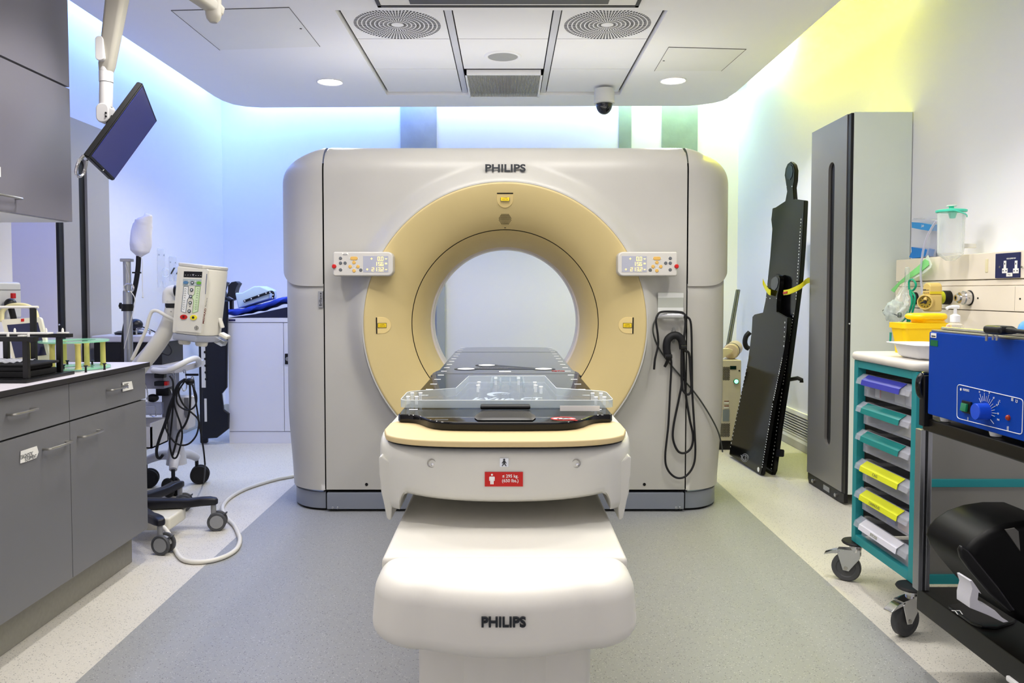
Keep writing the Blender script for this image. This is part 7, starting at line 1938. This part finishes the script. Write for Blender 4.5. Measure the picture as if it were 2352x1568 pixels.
a_, b_ = hb(2137, 780), hb(2153.5, 795.5); MB().span((XF_ - .0012, b_.y, b_.z), (XF_ + .0005, a_.y, a_.z)).build('green_sticker', mat('sticker_green', '#0a6a3c', .5), H_, smooth=0)
# mains plug lying over its edge
t = thing('mains_plug', 'black three-pin mains plug and cord lying over the heater box edge', 'plug', tuple(PX(2296, 760, 1.285)))
pc = PX(2295, 760, 1.285)
MB().box((pc.x, pc.y, bz1 + .017), (.046, .075, .022), None, .009, 3).build('plug_body', M_black, t)
for dy, w, h_pin in ((.024, .007, .018), (-.004, .006, .014), (-.020, .006, .014)):
    MB().box((pc.x - .018, pc.y + dy, bz1 + .004 - h_pin / 2), (.004, w, h_pin), None, .0008).build('pin', M_steel, t)
MB().tube(smooth_path([(pc.x, pc.y - .035, bz1 + .018), (pc.x + .002, pc.y - .06, bz1 + .017), (pc.x + .006, pc.y - .12, bz1 + .016), (pc.x + .02, pc.y - .3, bz1 + .013)], 6), [.008] * 7 + [.0055] * 12, 10).build('cord', M_rubber, t)

# ---- black moulded shell on a white bracket, on the cart platform
sy = 2.12
t = thing('moulded_shell', 'black moulded shell propped on a white bracket, on the black cart platform', 'moulded shell', tuple(PY(2270, 1420, sy)))
q = [PY(x, y, sy) for x, y in ((2192, 1265), (2197, 1245), (2215, 1225), (2245, 1205), (2285, 1191), (2330, 1184), (2380, 1184), (2420, 1200), (2440, 1260), (2430, 1350), (2400, 1420), (2340, 1424), (2300, 1402), (2262, 1365), (2222, 1318), (2200, 1288))]
MB().prism([(p.x, p.z) for p in q], 'y', sy - .06, sy + .16, .022, 4, allbev=False).build('shell', mat('shell_black', '#050506', .45, spec=.25), t, smooth=60)
q = [PY(x, y, sy - .063) for x, y in ((2200, 1262), (2206, 1250), (2222, 1262), (2290, 1345), (2330, 1400), (2318, 1405), (2270, 1362), (2222, 1305), (2204, 1280))]
MB().prism([(p.x, p.z) for p in q], 'y', sy - .072, sy - .055, .006, 3).build('rim', mat('rim_black', '#141416', .35), t, smooth=60)
q = [PY(x, y, sy - .07) for x, y in ((2313, 1218), (2335, 1214), (2344, 1222), (2348, 1268))]
MB().prism([(p.x, p.z) for p in q], 'y', sy - .063, sy - .058, .001).build('slot', mat('slot_pale', '#6a6965', .5), t, smooth=0)
q = [PY(x, y, sy - .10) for x, y in ((2222, 1330), (2228, 1329), (2250, 1361), (2243, 1357), (2241, 1374), (2247, 1383), (2280, 1398), (2300, 1418), (2312, 1424), (2300, 1426), (2262, 1408), (2222, 1392), (2222, 1372), (2228, 1348))]
MB().prism([(p.x, p.z) for p in q], 'y', sy - .11, sy - .05, .004, 2).build('bracket', mat('bracket_white', '#cfced6', .4), t, smooth=40)
cz_ = PY(2240, 1410, sy - .1)
bp_ = [(PZ(x, y, .274).x, PZ(x, y, .274).y) for x, y in ((2153, 1398), (2175, 1412), (2215, 1427), (2255, 1436), (2290, 1438), (2330, 1425), (2340, 1400), (2300, 1385), (2200, 1385), (2160, 1390))]
MB().prism([(max(x, 1.333), y) for x, y in bp_], 'z', .2645, .274, .002).build('base_plate', M_gloss, t)
p = PZ(2194, 1406, .2745); MB().fit('77', .026, .03, frame((p.x + .01, p.y, .2745), (1, 0, 0), (0, 1, 0)), .0002).build('number_print', M_print, t, smooth=0)
# ================================================================== LIGHT
def area(name, loc, size, energy, color, rot=(0, 0, 0), sy=None, spread=180):
    l = bpy.data.lights.new(name, 'AREA'); l.energy = energy; l.color = color
    l.shape = 'RECTANGLE' if sy else 'SQUARE'; l.size = size
    if sy: l.size_y = sy
    l.spread = math.radians(spread)
    o = bpy.data.objects.new(name, l); COL.objects.link(o); o.location = loc; o.rotation_euler = rot
    return o
def spot(name, loc, energy, color=(1, .97, .92), ang=95, blend=.6, size=.08):
    l = bpy.data.lights.new(name, 'SPOT'); l.energy = energy; l.color = color
    l.spot_size = math.radians(ang); l.spot_blend = blend; l.shadow_soft_size = size
    o = bpy.data.objects.new(name, l); COL.objects.link(o); o.location = loc
    return o
W = (1, .965, .92)
spot('downlight_beam', (D1.x, D1.y, ZC - .02), 76, W, 150, .4)
spot('downlight_beam', (D2.x, D2.y, ZC - .02), 76, W, 150, .4)
for x, y, e in ((-1.25, 3.0, 58), (1.25, 3.0, 58), (-1.25, 1.7, 46), (1.25, 1.7, 46)):
    spot('downlight_beam', (x, y, ZC - .02), e, W, 120, .5)
area('ceiling_fill', (0, 3.3, ZC - .03), 1.6, 30, W, sy=.8)  # unseen soft panels added at ceiling level to fill the room
area('ceiling_fill', (0, 1.9, ZC - .03), 1.2, 14, W, sy=.6)
# unseen upward fills added to brighten the ceiling: above the scanner, behind the camera
area('up_fill', (0, 4.85, 2.08), 2.2, 3.5, (1, .97, .96), (PI, 0, 0), .5)
area('up_fill', (0, -.8, .8), 3.0, 27, (1, .965, .94), (math.radians(172), 0, 0), 1.2)
# cove strips, tucked high beside the walls and shining down along them
def strip(x0, y0, x1, y1, z, e, col, lean):
    d = Vector((x1 - x0, y1 - y0, 0)); L = d.length
    o = area('cove_strip', ((x0 + x1) / 2, (y0 + y1) / 2, z), L, e, col, sy=.05)
    n = Vector(lean).normalized(); x = d.normalized(); zax = -n; yax = zax.cross(x)
    o.rotation_euler = Matrix((x, yax, zax)).transposed().to_euler()
    return o
BLU = (.14, .26, 1); CYA = (.19, .38, 1)
strip(-2.62, 2.6, -2.62, 4.6, 3.22, 17, BLU, (-.35, 0, -1))
strip(-2.62, 4.6, -2.62, 7.4, 3.22, 28, CYA, (-.35, 0, -1))
strip(-2.6, 7.57, -.9, 7.57, 3.2, 17, CYA, (0, .35, -1))
strip(-.9, 7.57, 1.0, 7.57, 3.2, 11, (.45, .62, 1), (0, .35, -1))
strip(1.0, 7.57, 2.1, 7.57, 3.2, 8, (.60, .90, .62), (0, .35, -1))
strip(2.2, 7.4, 2.2, 6.3, 3.28, 7, (.60, .95, .55), (.35, 0, -1))
strip(2.18, 6.3, 2.18, 4.5, 3.30, 30, (1, .97, .0), (.35, 0, -1))
strip(2.14, 4.4, 2.14, 1.6, 3.3, 3, (.25, .55, .5), (.35, 0, -1))

w = bpy.data.worlds.new('world'); SC.world = w; w.use_nodes = True
bgn = w.node_tree.nodes['Background']; bgn.inputs['Color'].default_value = (.75, .78, .85, 1); bgn.inputs['Strength'].default_value = 0.15
SC.view_settings.view_transform = 'Standard'
SC.view_settings.look = 'None'
SC.view_settings.exposure = 0.27
SC.view_settings.gamma = 0.93

SC.cycles.diffuse_bounces = 6
